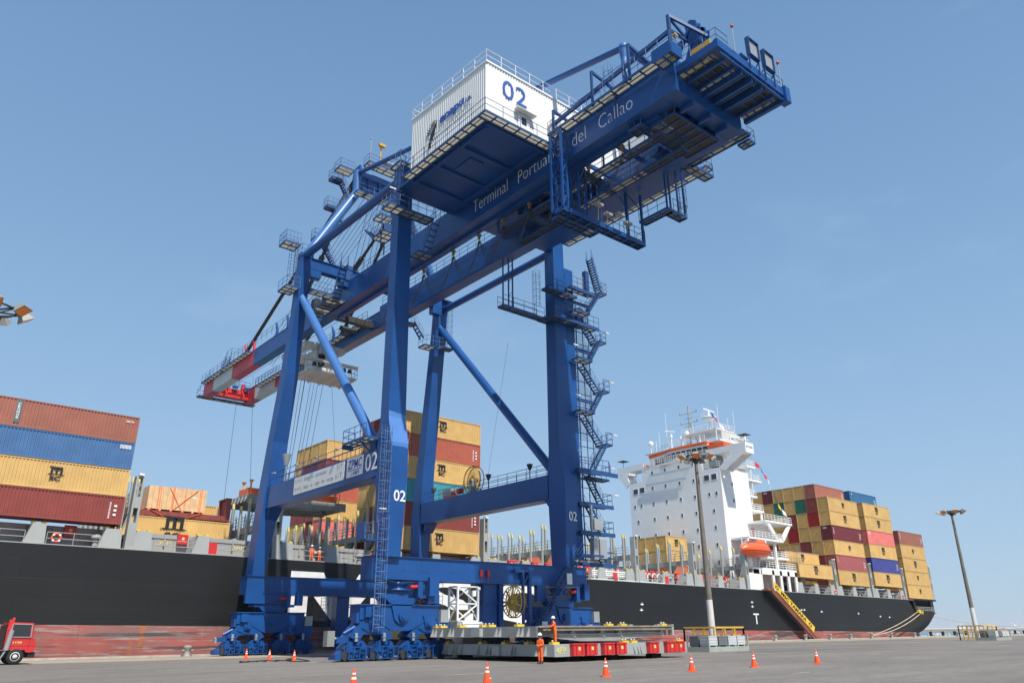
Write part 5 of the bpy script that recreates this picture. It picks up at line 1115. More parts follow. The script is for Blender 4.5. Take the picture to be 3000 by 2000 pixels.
for x, y, z, r in ((122, 100.3, 39.5, .55), (122, 90.9, 39.8, .62), (122, 92.4, 39.2, .42), (121.3, 77.0, 35.7, .2)):
    b = MB(); b.lathe((x, y, z), [(0, -r), (r * .85, -r * .9), (r, 0), (r * .9, r * .5), (r * .5, r * .9), (0, r)], 18); sp(b, 'satellite_dome', WHITEP, SS)
b = MB()
for x, y, z0, z1 in ((122, 96, 37, 45.2), (122, 98, 37, 41.6), (122, 98.9, 37, 39.8), (123.4, 84.2, 39, 44.6), (126.2, 84, 39, 42.4), (128, 83.8, 37, 44), (124.5, 86.5, 39.3, 42), (125, 88, 39.3, 41.5), (121, 88.6, 39.3, 41.3)): b.tube((x, y, z0), (x, y, z1), .045, 5)
sp(b, 'whip_aerial', WHITEP, SS)
# after decks, casing, davit decks
b = MB(); b.box(128.5, 133.5, 87.5, 100, 9.42, 29.5); b.box(128.5, 131.2, 84.5, 100, 9.42, 32.5); sp(b, 'engine_casing', SSW, SS)
slabs = [(128.5, 131.4, 82.3, 88, 33.0), (128.5, 133.0, 82.3, 88, 30.35), (128.5, 130.9, 82.3, 88, 27.2), (128.5, 132.6, 82.3, 88, 24.55), (126.5, 135.6, 78.5, 88, 21.95), (120.6, 131.8, 78.5, 88, 18.55), (120.6, 134.6, 78.3, 88, 13.35), (120.6, 134.6, 79.5, 88, 15.6)]
for i, (x0, x1, y0, y1, z) in enumerate(slabs):
    b = MB(); b.box(x0, x1, y0, y1, z - .35, z); o = sp(b, 'after_deck', SSW, SS)
    r_ = MB(); xs = max(x0, 128.6 if y0 > 80 else x0); r_.rail([(xs, y0 + .05, z), (x1 - .05, y0 + .05, z), (x1 - .05, y0 + 4, z)], 1.1, .045, 1.1, 2)
    r_.build('railing', WHITEP, o)
    if i in (1, 2, 4, 5): s_ = MB(); stairs(s_, (x1 - 2.6, 83.2, z - 2.9), (x1 - .8 - 2.2, 83.2, z), (0, .8, 0), .3); s_.build('stair', WHITEP, o)
b = MB()
for x, z0, z1, w in ((129.9, 30.35, 32.7, .18), (129.9, 27.2, 30.0, .18), (131.9, 21.95, 24.2, .35), (129.2, 24.55, 27, .18)): b.box(x, x + w, 82.5, 82.8, z0, z1)
b.prism([(134.4, 78.6, 21.6), (135.3, 78.6, 21.6), (132.4, 78.6, 18.55), (131.0, 78.6, 18.55)], (0, .3, 0)); b.prism([(127.0, 78.6, 21.6), (128.0, 78.6, 21.6), (130.8, 78.6, 18.55), (129.9, 78.6, 18.55)], (0, .3, 0)); b.box(128, 134.2, 82.2, 82.4, 18.55, 21.6)
b.box(120.6, 122.4, 78.3, 78.6, 9.42, 13.0); b.box(122.9, 123.2, 78.3, 78.6, 9.42, 13.0)
for x in (126.4, 128.9, 131.4, 133.9): b.box(x, x + .7, 78.3, 78.6, 9.42, 13.0)
b.box(120.6, 134.6, 78.3, 78.6, 12.2, 13.0); b.box(120.6, 134.6, 82.0, 82.3, 9.42, 13.0); b.box(119.2, 123.2, 78.35, 78.6, 9.42, 12.3)
b.box(129.5, 130.0, 79, 79.4, 13.3, 18.2); b.box(123, 123.4, 79.4, 79.8, 13.3, 18.2)
sp(b, 'davit_deck_frame', SSW, SS)
b = MB(); 
for x in (119.2, 124.6): b.prism([(x, 79.8, 13.35), (x, 80.6, 13.35), (x, 79.4, 17.2), (x, 77.9, 18.0), (x, 77.8, 17.6), (x, 78.9, 16.8)], (.35, 0, 0))
b.beam((118.9, 79, 13.6), (118.2, 78.4, 17.9), .2); b.beam((126, 79, 13.4), (124.8, 78.2, 16), .18); sp(b, 'lifeboat_davit', SSW, SS)
b = MB(); b.box(135.4, 140.4, 80, 100, 14.0, 14.9); b.box(138.6, 140.3, 80, 84, 9.42, 14.0); b.box(135.4, 136.2, 80, 81, 9.42, 14.0); b.rail([(135.4, 80.1, 14.9), (140.4, 80.1, 14.9)], 1.1, .05, 1.0, 2); ladder(b, 139.0, 79.95, 14.5, 18.4, (0, -1), .8, None); sp(b, 'after_lashing_house', GREYD)
MB().box(119.49, 128.0, 82.29, 82.3, 9.42, 9.5)
b = MB(); b.path([(129.0, 82.0, 20.5), (127.6, 82.0, 20.3), (127.6, 82.0, 15.6)], .09); b.cb((127.6, 82, 20.6), (.4, .4, .3)); sp(b, 'fire_main', RED, SS)

# ---- lifeboat hanging in its davits
LB = thing('lifeboat', 'enclosed orange lifeboat hanging in white davits on the ship side', 'lifeboat', (121.3, 77.9, 13.4)); 
def lb_ring(x, w, zk, zs, zt): return [(x, 77.9 - w * .15, zk), (x, 77.9 - w * .8, zk + (zs - zk) * .45), (x, 77.9 - w, zs), (x, 77.9 - w * .88, zs + (zt - zs) * .55), (x, 77.9 - w * .45, zt), (x, 77.9 + w * .45, zt), (x, 77.9 + w * .88, zs + (zt - zs) * .55), (x, 77.9 + w, zs), (x, 77.9 + w * .8, zk + (zs - zk) * .45), (x, 77.9 + w * .15, zk)]
b = MB(); b.loft([lb_ring(*a) for a in ((117.2, .1, 14.7, 14.9, 15.0), (117.8, .7, 14.1, 14.85, 15.6), (119.0, 1.25, 13.75, 14.75, 15.95), (121, 1.4, 13.65, 14.7, 16.1), (123.2, 1.35, 13.7, 14.72, 16.2), (124.7, 1.0, 13.8, 14.8, 16.0), (125.4, .45, 14.1, 14.9, 15.5))], True, True)
b.build('boat_hull', ORR, LB)
b = MB(); b.loft([lb_ring(x, w, 14.72, 14.78, 14.84) for x, w in ((117.1, .15), (117.8, .76), (119, 1.32), (121, 1.47), (123.2, 1.42), (124.7, 1.07), (125.45, .5))], True, False); b.build('fender_strip', RED, LB)
b = MB(); b.loft([[(x, 77.3, 15.9), (x, 78.5, 15.9), (x, 78.3, z), (x, 77.5, z)] for x, z in ((122.2, 16.3), (122.8, 16.75), (123.9, 16.75), (124.3, 16.3))], True, True); b.build('conning_cupola', ORR, LB)

# ---- accommodation ladder with its yellow name board
GW = thing('gangway', 'long sloping gangway with a yellow name board leading from the ship to the quay', 'gangway', (129.5, 77.2, 0))
p0 = Vector((123.6, 77.2, 8.45)); p1 = Vector((135.9, 77.2, .35)); d = (p1 - p0).normalized(); nv = Vector((-d.z, 0, d.x)) * 1; nv = Vector((0, 1, 0)).cross(d) * -1
if nv.z < 0: nv = -nv
b = MB(); b.beam(p0, p1, .9, .22); b.beam(p0 - nv * .45 + Vector((0, -.4, 0)), p1 - nv * .45 + Vector((0, -.4, 0)), .12, .5); b.build('stair_frame', DECKM, GW)
b = MB(); q0, q1 = p0 + nv * .3 + Vector((0, -.5, 0)), p1 + nv * .3 + Vector((0, -.5, 0)) - d * 1.2; b.add([q0, q1, q1 + nv * 1.05, q0 + nv * 1.05, q0 + Vector((0, .05, 0)), q1 + Vector((0, .05, 0)), q1 + nv * 1.05 + Vector((0, .05, 0)), q0 + nv * 1.05 + Vector((0, .05, 0))], [(0, 1, 2, 3), (7, 6, 5, 4), (0, 4, 5, 1), (1, 5, 6, 2), (2, 6, 7, 3), (3, 7, 4, 0)]); nb = b.build('name_board', YELB, GW)
b = MB(); put_text(b, 'O  MSC TAMARA  O', q0 + d * .4 + nv * .18 + Vector((0, -.02, 0)), d, nv, 12.2, .66, .03); b.build('lettering', BLACK, nb)
b = MB(); b.rail([p0 + Vector((0, .4, 0)), p1 + Vector((0, .4, 0))], 1.0, .03, 1.5); b.build('handrail', GALV, GW)
b = MB(); b.box(122.2, 124.0, 76.9, 78.0, 8.1, 8.4); b.tube((135.4, 76.9, .25), (135.4, 77.5, .25), .2, 10); b.build('turntable', DECKM, GW)

# ---- signal flags strung from the mast head
FL = thing('signal_flags', 'string of small coloured signal flags from the radar mast down to the after deck', 'flags', (122, 84, 40))
pts = [(121.2, 84, 41.6), (122.2, 84, 41.0), (123.3, 84, 39.7), (125.4, 83.6, 38.6), (127.0, 83.2, 38.0), (129.6, 82.9, 36.4), (131.8, 82.6, 32.9), (133.7, 82.5, 32.3), (134.6, 82.5, 30.8), (135.8, 82.5, 30.2), (136.9, 82.5, 28.2), (137.4, 82.5, 27.0), (138.2, 82.5, 25.8), (139.4, 82.5, 24.4), (141.0, 82.4, 23.4)]
b = MB(); b.path(pts, .02, 4); b.build('halyard', GALV, FL)
FCOL = [LETB, RED, WHITEP, RED, YELB, WHITEP, RED, LETB, RED, WHITEP, LETB, BLACK, YELB, WHITEP]
for i, m in enumerate(FCOL):
    a = Vector(pts[i]); c = Vector(pts[i + 1]); a, c = a.lerp(c, .12), a.lerp(c, .88) if (c - a).length < 2.2 else a.lerp(c, .12) + (c - a).normalized() * 1.3
    w = Vector((.15 * (i % 3), -.12, -.95)); b = MB(); n = 5; vs = []
    for j in range(n + 1):
        for k in range(3): t = j / n; u = k / 2; vs.append(a.lerp(c, t) + w * u + Vector((0, .12 * math.sin(6 * t + i) * u, 0)))
    b.add(vs, [(j * 3 + k, j * 3 + k + 1, (j + 1) * 3 + k + 1, (j + 1) * 3 + k) for j in range(n) for k in range(2)]); b.build('flag', m, FL)

# ================================================================ containers
SM = Matrix.Rotation(TRIM, 4, 'Y'); _cm = {}
def cmesh(L, H):
    if (L, H) in _cm: return _cm[(L, H)]
    b = MB(); Wd = 2.42; n = int(L / .29); d = .06; pts = [.14]
    def strip(fn, n, per):
        P = []
        for i in range(n):
            for f, o in ((0, 0), (.3, 0), (.5, d), (.8, d)): P.append((.15 + per * (i + f), o))
        P.append((.15 + per * n, 0)); vs = []
        for s_, o in P: vs += [fn(s_, o, .16), fn(s_, o, H - .1)]
        b.add(vs, [(2 * i, 2 * i + 2, 2 * i + 3, 2 * i + 1) for i in range(len(P) - 1)])
    strip(lambda s_, o, z: (s_, .02 + o, z), n, (L - .3) / n); m = 8
    strip(lambda s_, o, z: (.02 + o * 2.6, Wd - s_, z), m, (Wd - .3) / m)
    b.add([(L - .02, .1, .1), (L - .02, Wd, .1), (L - .02, Wd, H - .1), (L - .02, .1, H - .1), (.1, Wd - .02, .1), (.1, Wd - .02, H - .1)], [(0, 1, 2, 3), (1, 4, 5, 2)])
    b.add([(.05, .05, H - .03), (L - .05, .05, H - .03), (L - .05, Wd - .05, H - .03), (.05, Wd - .05, H - .03)], [(0, 1, 2, 3)]); b.add([(.05, .05, .1), (L - .05, .05, .1), (L - .05, Wd - .05, .1), (.05, Wd - .05, .1)], [(0, 3, 2, 1)])
    for y in (0, Wd - .1): b.box(.15, L - .15, y, y + .1, H - .1, H - .01); b.box(.15, L - .15, y, y + .1, .02, .16)
    for x in (0, L - .1): b.box(x, x + .1, .15, Wd - .15, H - .1, H - .01); b.box(x, x + .1, .15, Wd - .15, .02, .16)
    for x in (0, L - .16):
        for y in (0, Wd - .15): b.box(x, x + .16, y, y + .15, 0, H)
    me = bpy.data.meshes.new('shipping_container'); me.from_pydata(b.v, [], b.f); me.update(); me.materials.append(GREY); _cm[(L, H)] = me; return me
CC = {'yellow': (.62, .40, .145), 'dark red': (.26, .055, .045), 'red brown': (.35, .13, .09), 'blue': (.07, .17, .36), 'orange red': (.47, .12, .07), 'turquoise': (.06, .30, .36),
      'maroon': (.17, .025, .035), 'pink': (.72, .19, .17), 'green': (.03, .16, .11), 'red': (.36, .02, .02), 'royal blue': (.055, .065, .28), 'light blue': (.03, .14, .30), 'rose brown': (.36, .10, .10)}
def cmat(c): return mat('container_' + c.replace(' ', '_'), CC[c], .55, var=.1, vs=.8, rust=.4, rustcol=(.14, .05, .02), streak=.14, streakcol=tuple(k * .55 for k in CC[c]), rvar=.08, stretch=(2.2, 2.2, .25))
def logo_mb():
    # a heavy lower case m with foot swash over two smaller letters
    b = MB(); W_ = 1.5
    def P(pts): b.add([(x, 0, z) for x, z in pts] + [(x, .02, z) for x, z in pts], [tuple(range(len(pts)))] + [(i, i + len(pts), (i + 1) % len(pts) + len(pts), (i + 1) % len(pts)) for i in range(len(pts))])
    for x in (-.62, -.1, .42): P([(x, .1), (x + .26, .1), (x + .26, .84), (x, .84)])
    for x in (-.36, .16): P([(x, .66), (x + .26, .66), (x + .26, .95), (x + .06, 1.0), (x, .93)])
    P([(-.84, 1.0), (-.36, 1.0), (-.36, .84), (-.84, .88)]); P([(-.1, .84), (.16, .66), (.16, .95), (.0, 1.0), (-.1, .95)]); P([(.42, .84), (.68, .84), (.62, .97), (.45, 1.0)])
    P([(-1.0, .02), (-.5, -.03), (0, .02), (.5, -.03), (1.0, .04), (.7, .1), (-.75, .1)]); return b
def logo(o, x, z, s, H, y=-.012):
    b = MB(); l = logo_mb(); b.add([(x + p[0] * s, y - .02 + p[1], z + p[2] * s) for p in l.v], l.f); put_text(b, 'SC', (x - .62 * s, y, z - .74 * s), (1, 0, 0), UX, 1.2 * s, .55 * s, .045)
    me = bpy.data.meshes.new('logo'); me.from_pydata([tuple(p) for p in b.v], [], b.f); me.materials.append(BLACK); q = bpy.data.objects.new('logo', me); COL.objects.link(q); q.parent = o; return me, q
_lm = {}
def ctext(o, name, txt, x, z, w, h, m, vertical=False, end=False):
    b = MB()
    if vertical:
        for i, ch in enumerate(txt): put_text(b, ch, (x, -.015, z - i * h * 1.25), (1, 0, 0), UX, w, h, .02)
    elif end: put_text(b, txt, (-.015, x, z), (0, -1, 0), UX, w, h, .02)
    else: put_text(b, txt, (x, -.015, z), (1, 0, 0), UX, w, h, .02)
    me = bpy.data.meshes.new(name); me.from_pydata([tuple(p) for p in b.v], [], b.f); me.materials.append(m); q = bpy.data.objects.new(name, me); COL.objects.link(q); q.parent = o; return q
NUMW = ['bottom', 'second', 'third', 'fourth', 'fifth', 'sixth', 'seventh']
def container(x, y, z, c, label, group, L=12.19, H=2.59, lg=None, code=False):
    o = bpy.data.objects.new('shipping_container', cmesh(L, H)); COL.objects.link(o); o.matrix_world = Matrix.Translation((0, 0, 0)) @ SM @ Matrix.Translation((x, y, z))
    o.material_slots[0].link = 'OBJECT'; o.material_slots[0].material = cmat(c); tag(o, label, 'container', group)
    if lg:
        k = (lg, L, H)
        if k in _lm: q = bpy.data.objects.new('logo', _lm[k]); COL.objects.link(q); q.parent = o
        else: _lm[k] = logo(o, L * .5, H * .52, lg, H)[0]
    if code:
        kk = 'code%s' % H
        if kk in _lm: q = bpy.data.objects.new('code_marking', _lm[kk]); COL.objects.link(q); q.parent = o
        else:
            b = MB()
            for i in range(9): b.box(L - 1.25, L - 1.12, -.02, -.012, H * .2 + i * .17, H * .2 + i * .17 + .1)
            for i in range(3): b.box(L - .85, L - .6, -.02, -.012, H * .3 + i * .4, H * .3 + i * .4 + .2)
            me = bpy.data.meshes.new('code_marking'); me.from_pydata([tuple(p) for p in b.v], [], b.f); me.materials.append(LETW); _lm[kk] = me
            q = bpy.data.objects.new('code_marking', me); COL.objects.link(q); q.parent = o
    return o
G0 = 'containers stacked at the left end of the deck'
zz = [11.57, 14.14, 16.72, 19.28]
for i, (c, lb) in enumerate((('dark red', 'dark red container with white codes and a yellow plate, bottom of the left stack'), ('yellow', 'yellow container with black logo, second from the bottom of the left stack'), ('blue', 'rust stained blue container, third up in the left stack'), ('red brown', 'faded red brown container with vertical lettering, top of the left stack'))):
    o = container(5.86, 78.05, zz[i], c, lb, G0, 12.19, 2.55, .72 if i == 1 else None, code=(i == 0))
    if i == 3: b = ctext(o, 'lettering', 'CRONOS', 2.02, 1.95, .22, .2, LETW, True); p_ = MB().box(1.9, 2.35, -.011, -.004, .35, 2.4); me = bpy.data.meshes.new('plate'); me.from_pydata(p_.v, [], p_.f); me.materials.append(mat('grey_green_plate', (.10, .15, .15))); q = bpy.data.objects.new('lettering_plate', me); COL.objects.link(q); q.parent = o; ctext(o, 'code_marking', 'CRSU 975', 11.0, 1.9, .7, .18, LETW)
    if i == 2: ctext(o, 'code_marking', 'IIIIIIII', 10.9, 1.9, .95, .38, LETW)
    if i == 1: pass
# bay with the plywood crate
G1 = 'containers beside the plywood crate'
container(19.6, 88.05, 11.4, 'yellow', 'yellow container with a huge black m, under the flat rack carrying the crate', G1, 12.19, 2.6, 1.45)
container(19.6, 93.1, 13.9, 'yellow', 'yellow container seen behind the right end of the plywood crate', G1, 12.19, 2.6)
FRK = thing('flat_rack', 'dark red flat rack container base with one upright end wall, carrying the plywood crate', 'flat rack', (19.6, 88.05, 13.9))
b = MB(); b.box(19.6, 31.79, 88.05, 90.45, 13.83, 14.4)
for i in range(10): b.box(20.4 + i * 1.15, 20.5 + i * 1.15, 88.0, 88.05, 13.95, 14.35)
b.build('base_frame', cmat('dark red'), FRK)
b = MB(); b.box(31.2, 31.79, 88.05, 88.35, 14.4, 16.3); b.box(31.2, 31.79, 90.15, 90.45, 14.4, 16.3); b.box(31.4, 31.6, 88.35, 90.15, 14.4, 16.3); b.box(31.15, 31.79, 88.0, 90.5, 16.3, 16.45); b.build('end_wall', cmat('dark red'), FRK)
CT = thing('wooden_crate', 'big pale plywood crate lashed with orange straps on the flat rack', 'crate', (25.8, 89, 14.4))
b = MB(); b.box(22.75, 28.95, 88.2, 90.5, 14.62, 17.05)
for i in range(6): b.box(22.9 + i * 1.15, 23.1 + i * 1.15, 88.15, 90.5, 14.42, 14.6)
b.box(22.7, 29.0, 88.15, 90.55, 14.6, 14.66); b.build('crate_box', WOOD, CT)
b = MB()
for i in range(13): b.box(22.75 + i * .5, 22.765 + i * .5, 88.19, 88.2, 14.66, 17.05)
b.build('board_seams', mat('seam_dark', (.25, .14, .07)), CT)
b = MB()
for x in (23.8, 24.0, 25.3, 25.42, 26.6, 28.2, 28.35): b.box(x, x + .06, 88.17, 88.19, 14.4, 17.06)
b.beam((24.9, 88.16, 17.0), (26.5, 88.1, 14.4), .06, .03); b.beam((28.0, 88.16, 17.0), (25.2, 88.1, 14.4), .06, .03); b.beam((22.9, 88.0, 14.55), (24.4, 87.98, 13.9), .08, .04); b.beam((28.8, 88.0, 14.5), (27.2, 87.98, 13.9), .08, .04)
b.build('strap', ORANGE, CT)
b = MB(); b.box(27.5, 27.8, 88.17, 88.19, 16.0, 16.2); b.build('shipping_label', WHITEP, CT)
# bay beyond the near crane leg
G2 = 'containers stacked in the bay between the crane legs'
c0 = ['yellow', 'dark red', 'turquoise', 'yellow', 'orange red', 'yellow']; wh = {0: 'outermost row'}
zb2 = 11.43; h2 = 2.81
rr = random.Random(5)
for t, c in enumerate(c0):
    o = container(47.75, 78.05, zb2 + t * h2, c, '%s container, %s tier of the outermost stack between the crane legs' % (c, NUMW[t]), G2, 12.19, h2 - .03, .8 if c == 'yellow' else None, code=c in ('dark red', 'orange red'))
    if t == 4: ctext(o, 'lettering', 'tex', .6, 1.3, .5, .9, LETW)
pal = ['dark red', 'yellow', 'orange red', 'yellow', 'maroon', 'yellow', 'red']
RW = ['outermost', 'second', 'third', 'fourth', 'fifth', 'sixth', 'seventh', 'eighth', 'ninth', 'tenth', 'eleventh', 'twelfth']
cc2 = {8: ['yellow', 'pink', 'yellow', 'orange red', 'dark red', 'yellow'], 9: ['yellow', 'maroon', 'dark red', 'yellow', 'maroon', 'yellow'], 10: ['yellow', 'yellow', 'dark red', 'yellow', 'maroon', 'yellow'], 11: ['maroon', 'yellow', 'dark red', 'yellow', 'yellow', 'yellow'], 3: ['maroon', 'yellow', 'yellow', 'dark red', 'yellow', 'red'], 2: ['yellow', 'dark red', 'yellow', 'maroon', 'yellow', 'dark red'], 1: ['yellow', 'yellow', 'maroon', 'yellow', 'dark red', 'yellow']}
for r_, cs in cc2.items():
    for t, c in enumerate(cs):
        container(47.75, 78.05 + 2.5 * r_, zb2 + t * h2, c, '%s container, %s tier, %s row from the quay, between the crane legs' % (c, NUMW[t], RW[r_]), G2, 12.19, h2 - .03, .8 if (r_ == 8 and c == 'yellow') else None, code=(r_ == 8 and c in ('pink', 'dark red')))
# low orange containers seen between the empty lashing posts
G3 = 'low containers among the empty bays'
container(76.7, 93.05, 11.35, 'orange red', 'orange red container low in the empty bay, seen through the lashing posts', G3); container(76.7, 98.05, 11.35, 'red', 'dark red container low in the empty bay, in the farther row behind posts', G3)
for r_ in range(3):
    for t, c in enumerate(('orange red', 'yellow', 'yellow')):
        container(111.9, 90.1 + 2.47 * r_, 11.45 + 2.56 * t, c, 'short %s container, %s tier, %s of three rows in front of the superstructure' % (c, ('bottom', 'middle', 'top')[t], ('nearest', 'middle', 'farthest')[r_]), 'short containers in front of the superstructure', 6.06, 2.53, .72 if r_ == 0 and t == 2 else None)
# after bays
G4 = 'containers stacked abaft the superstructure'
container(135.2, 78.05, 12.25, 'yellow', 'yellow container with black logo, alone at the rail just abaft the gangway deck', G4, 12.19, 2.6, .9)
o = container(135.4, 80.6, 14.85, 'yellow', 'yellow container with a blue tarpaulin cover, one row behind the gangway deck', G4, 12.19, 2.4, .8)
b = MB(); b.box(0, 12.19, -.02, 2.44, 2.4, 2.52); me = bpy.data.meshes.new('tarpaulin'); me.from_pydata(b.v, [], b.f); me.materials.append(TARP); q = bpy.data.objects.new('tarpaulin', me); COL.objects.link(q); q.parent = o
container(135.4, 80.6, 12.25, 'orange red', 'orange red container low behind the lone yellow one at the rail', G4, 12.19, 2.57)
S1 = {0: ['yellow', 'rose brown', 'yellow', 'maroon', 'yellow', 'yellow'], 1: ['dark red', 'dark red', 'yellow', 'yellow', 'red', 'dark red', 'red brown'], 2: ['yellow', 'yellow', 'dark red', 'yellow', 'yellow', 'green', 'yellow'], 3: ['yellow', 'yellow', 'yellow', 'red', 'dark red', 'yellow', 'yellow'],
      4: ['yellow', 'yellow', 'yellow', 'yellow', 'yellow', 'green', 'yellow'], 5: ['yellow', 'yellow', 'dark red', 'yellow', 'yellow', 'yellow', 'maroon'], 6: ['red', 'yellow', 'yellow', 'yellow', 'yellow', 'yellow', 'yellow'], 7: ['yellow', 'yellow', 'yellow', 'yellow', 'yellow', 'yellow', 'yellow'], 8: ['yellow', 'yellow', 'maroon', 'yellow', 'yellow', 'yellow', 'yellow'], 9: ['yellow', 'yellow', 'yellow', 'yellow', 'yellow', 'yellow', 'yellow']}
for r_, cs in S1.items():
    for t, c in enumerate(cs):
        if r_ > 5 and t < 2: continue
        o = container(149.7, 78.05 + 2.5 * r_, 11.45 + t * 2.89, c, '%s container, %s tier, %s row from the quay, block just abaft the superstructure' % (c, NUMW[t], RW[r_]), G4, 12.19, 2.86, ({0: .9, 2: .55, 4: .85, 5: .6}.get(t) if r_ == 0 else None), code=(r_ == 0 and c in ('maroon', 'rose brown')) or (r_ == 1 and t == 6))
        if (r_, t) in ((0, 3), (5, 6)): ctext(o, 'lettering', 'CAI', 2.0, 2.25, .8, .35, LETW, False, True)
        if r_ == 0 and t == 3: ctext(o, 'lettering', 'KLINE', .5, 2.2, .22, .22, LETW, True)
        if r_ == 0 and t == 1: ctext(o, 'lettering', 'CAIU', .5, 2.2, .18, .2, TYEL, True)
for t, c in enumerate(['yellow', 'royal blue', 'yellow', 'pink', 'yellow', 'yellow']):
    o = container(164.5, 78.05, 11.8 + t * 2.875, c, '%s container, %s tier, outermost stack of the block nearest the low stern stack' % (c, NUMW[t]), G4, 12.19, 2.85, {0: .95, 2: .9, 4: .9, 5: .9}.get(t), code=c == 'royal blue')
    if t == 3: ctext(o, 'lettering', 'OG', .35, 1.9, 1.0, .55, LETW)
for t, c in enumerate(['yellow', 'maroon', 'yellow', 'yellow', 'yellow', 'yellow', 'light blue']):
    o = container(164.5, 80.55, 11.8 + t * 2.875, c, '%s container, %s tier, second row of the block nearest the low stern stack' % (c, NUMW[t]), G4, 12.19, 2.85, code=t == 6)
    if t == 6: ctext(o, 'lettering', 'B', .9, 2.1, .3, .4, LETW)
for t, c in enumerate(['yellow', 'yellow', 'yellow', 'yellow', 'red brown']):
    o = container(179.2, 78.05, 9.78 + t * 2.905, c, '%s container, %s tier of the low stack at the very stern' % (c, NUMW[t]), G4, 12.19, 2.88, {0: .55, 1: .55, 2: .85, 3: .55}.get(t), code=t == 4)
    if t == 4: ctext(o, 'lettering', 'CRONOS', .7, 2.4, .22, .22, LETW, True)
for t, c in enumerate(['yellow', 'dark red', 'yellow', 'yellow', 'maroon']):
    container(179.2, 80.55, 9.78 + t * 2.905, c, '%s container, %s tier, behind the outer stack at the very stern' % (c, NUMW[t]), G4, 12.19, 2.88)

# ---- hatch cover on the crane's spreader
SPR = thing('spreader', 'bright orange container spreader hanging on ropes and gripping the lifted hatch cover', 'spreader', (39.4, 89.7, 16.9))
b = MB(); b.box(33.6, 45.2, 88.4, 88.9, 17.05, 18.0); b.box(33.6, 45.2, 90.5, 91.0, 17.05, 18.0); b.box(33.6, 34.1, 88.9, 90.5, 17.05, 17.9); b.box(44.7, 45.2, 88.9, 90.5, 17.05, 17.9); b.box(37, 42, 88.6, 90.8, 18.0, 18.5); b.build('spreader_beam', ORANGE, SPR)
b = MB()
for x in (34.0, 44.9):
    for y in (88.5, 90.8): b.beam((x, y, 18.0), (x, y, 18.7), .16); b.lathe((x, y, 18.6), [(.1, 0), (.3, .35)], 8); b.beam((x, y - .1, 17.0), (x, y - .1, 18.2), .14)
b.build('guide_arm', OCHRE, SPR)
b = MB(); b.path([(44.9, 88.3, 18.1), (45.3, 88.2, 18.6), (45.5, 88.2, 18.2), (45.4, 88.3, 17.0)], .05); b.build('flipper', DECKM, SPR)
LC = thing('hatch_cover', 'grey steel hatch cover with dark underside, lifted high by the orange spreader', 'hatch cover', (39.4, 89.6, 16), group='steel hatch covers')
b = MB(); b.box(33.1, 45.7, 86.8, 92.8, 16.5, 16.95); b.box(33.1, 45.7, 86.8, 86.95, 15.95, 16.5); b.box(33.1, 45.7, 92.65, 92.8, 15.95, 16.5); b.box(45.5, 45.7, 86.95, 92.65, 16.1, 16.5)
for i in range(5): b.prism([(33.15, 87.0 + i * 1.35, 16.5), (45.6, 87.0 + i * 1.35, 16.5), (45.0, 87.0 + i * 1.35, 15.9), (40.0, 87.0 + i * 1.35, 15.7), (34.4, 87.0 + i * 1.35, 15.9)], (0, .12, 0))
for x in (36, 39.4, 42.6): b.box(x, x + .12, 87, 92.6, 15.75, 16.5)
b.build('cover_plate', GREYD, LC)
b = MB()
for i in range(6): b.prism([(33.1, 87.1 + i * 1.05, 16.9), (33.1, 87.35 + i * 1.05, 16.9), (32.85, 87.35 + i * 1.05, 16.1), (32.85, 87.1 + i * 1.05, 16.1)], (.1, 0, 0))
b.build('rib', GREY, LC)
b = MB(); b.tube((36.0, 86.9, 15.75), (36.0, 87.2, 15.75), .16, 10); b.tube((42.9, 86.9, 15.7), (42.9, 87.2, 15.7), .16, 10); b.build('roller', DARK, LC)
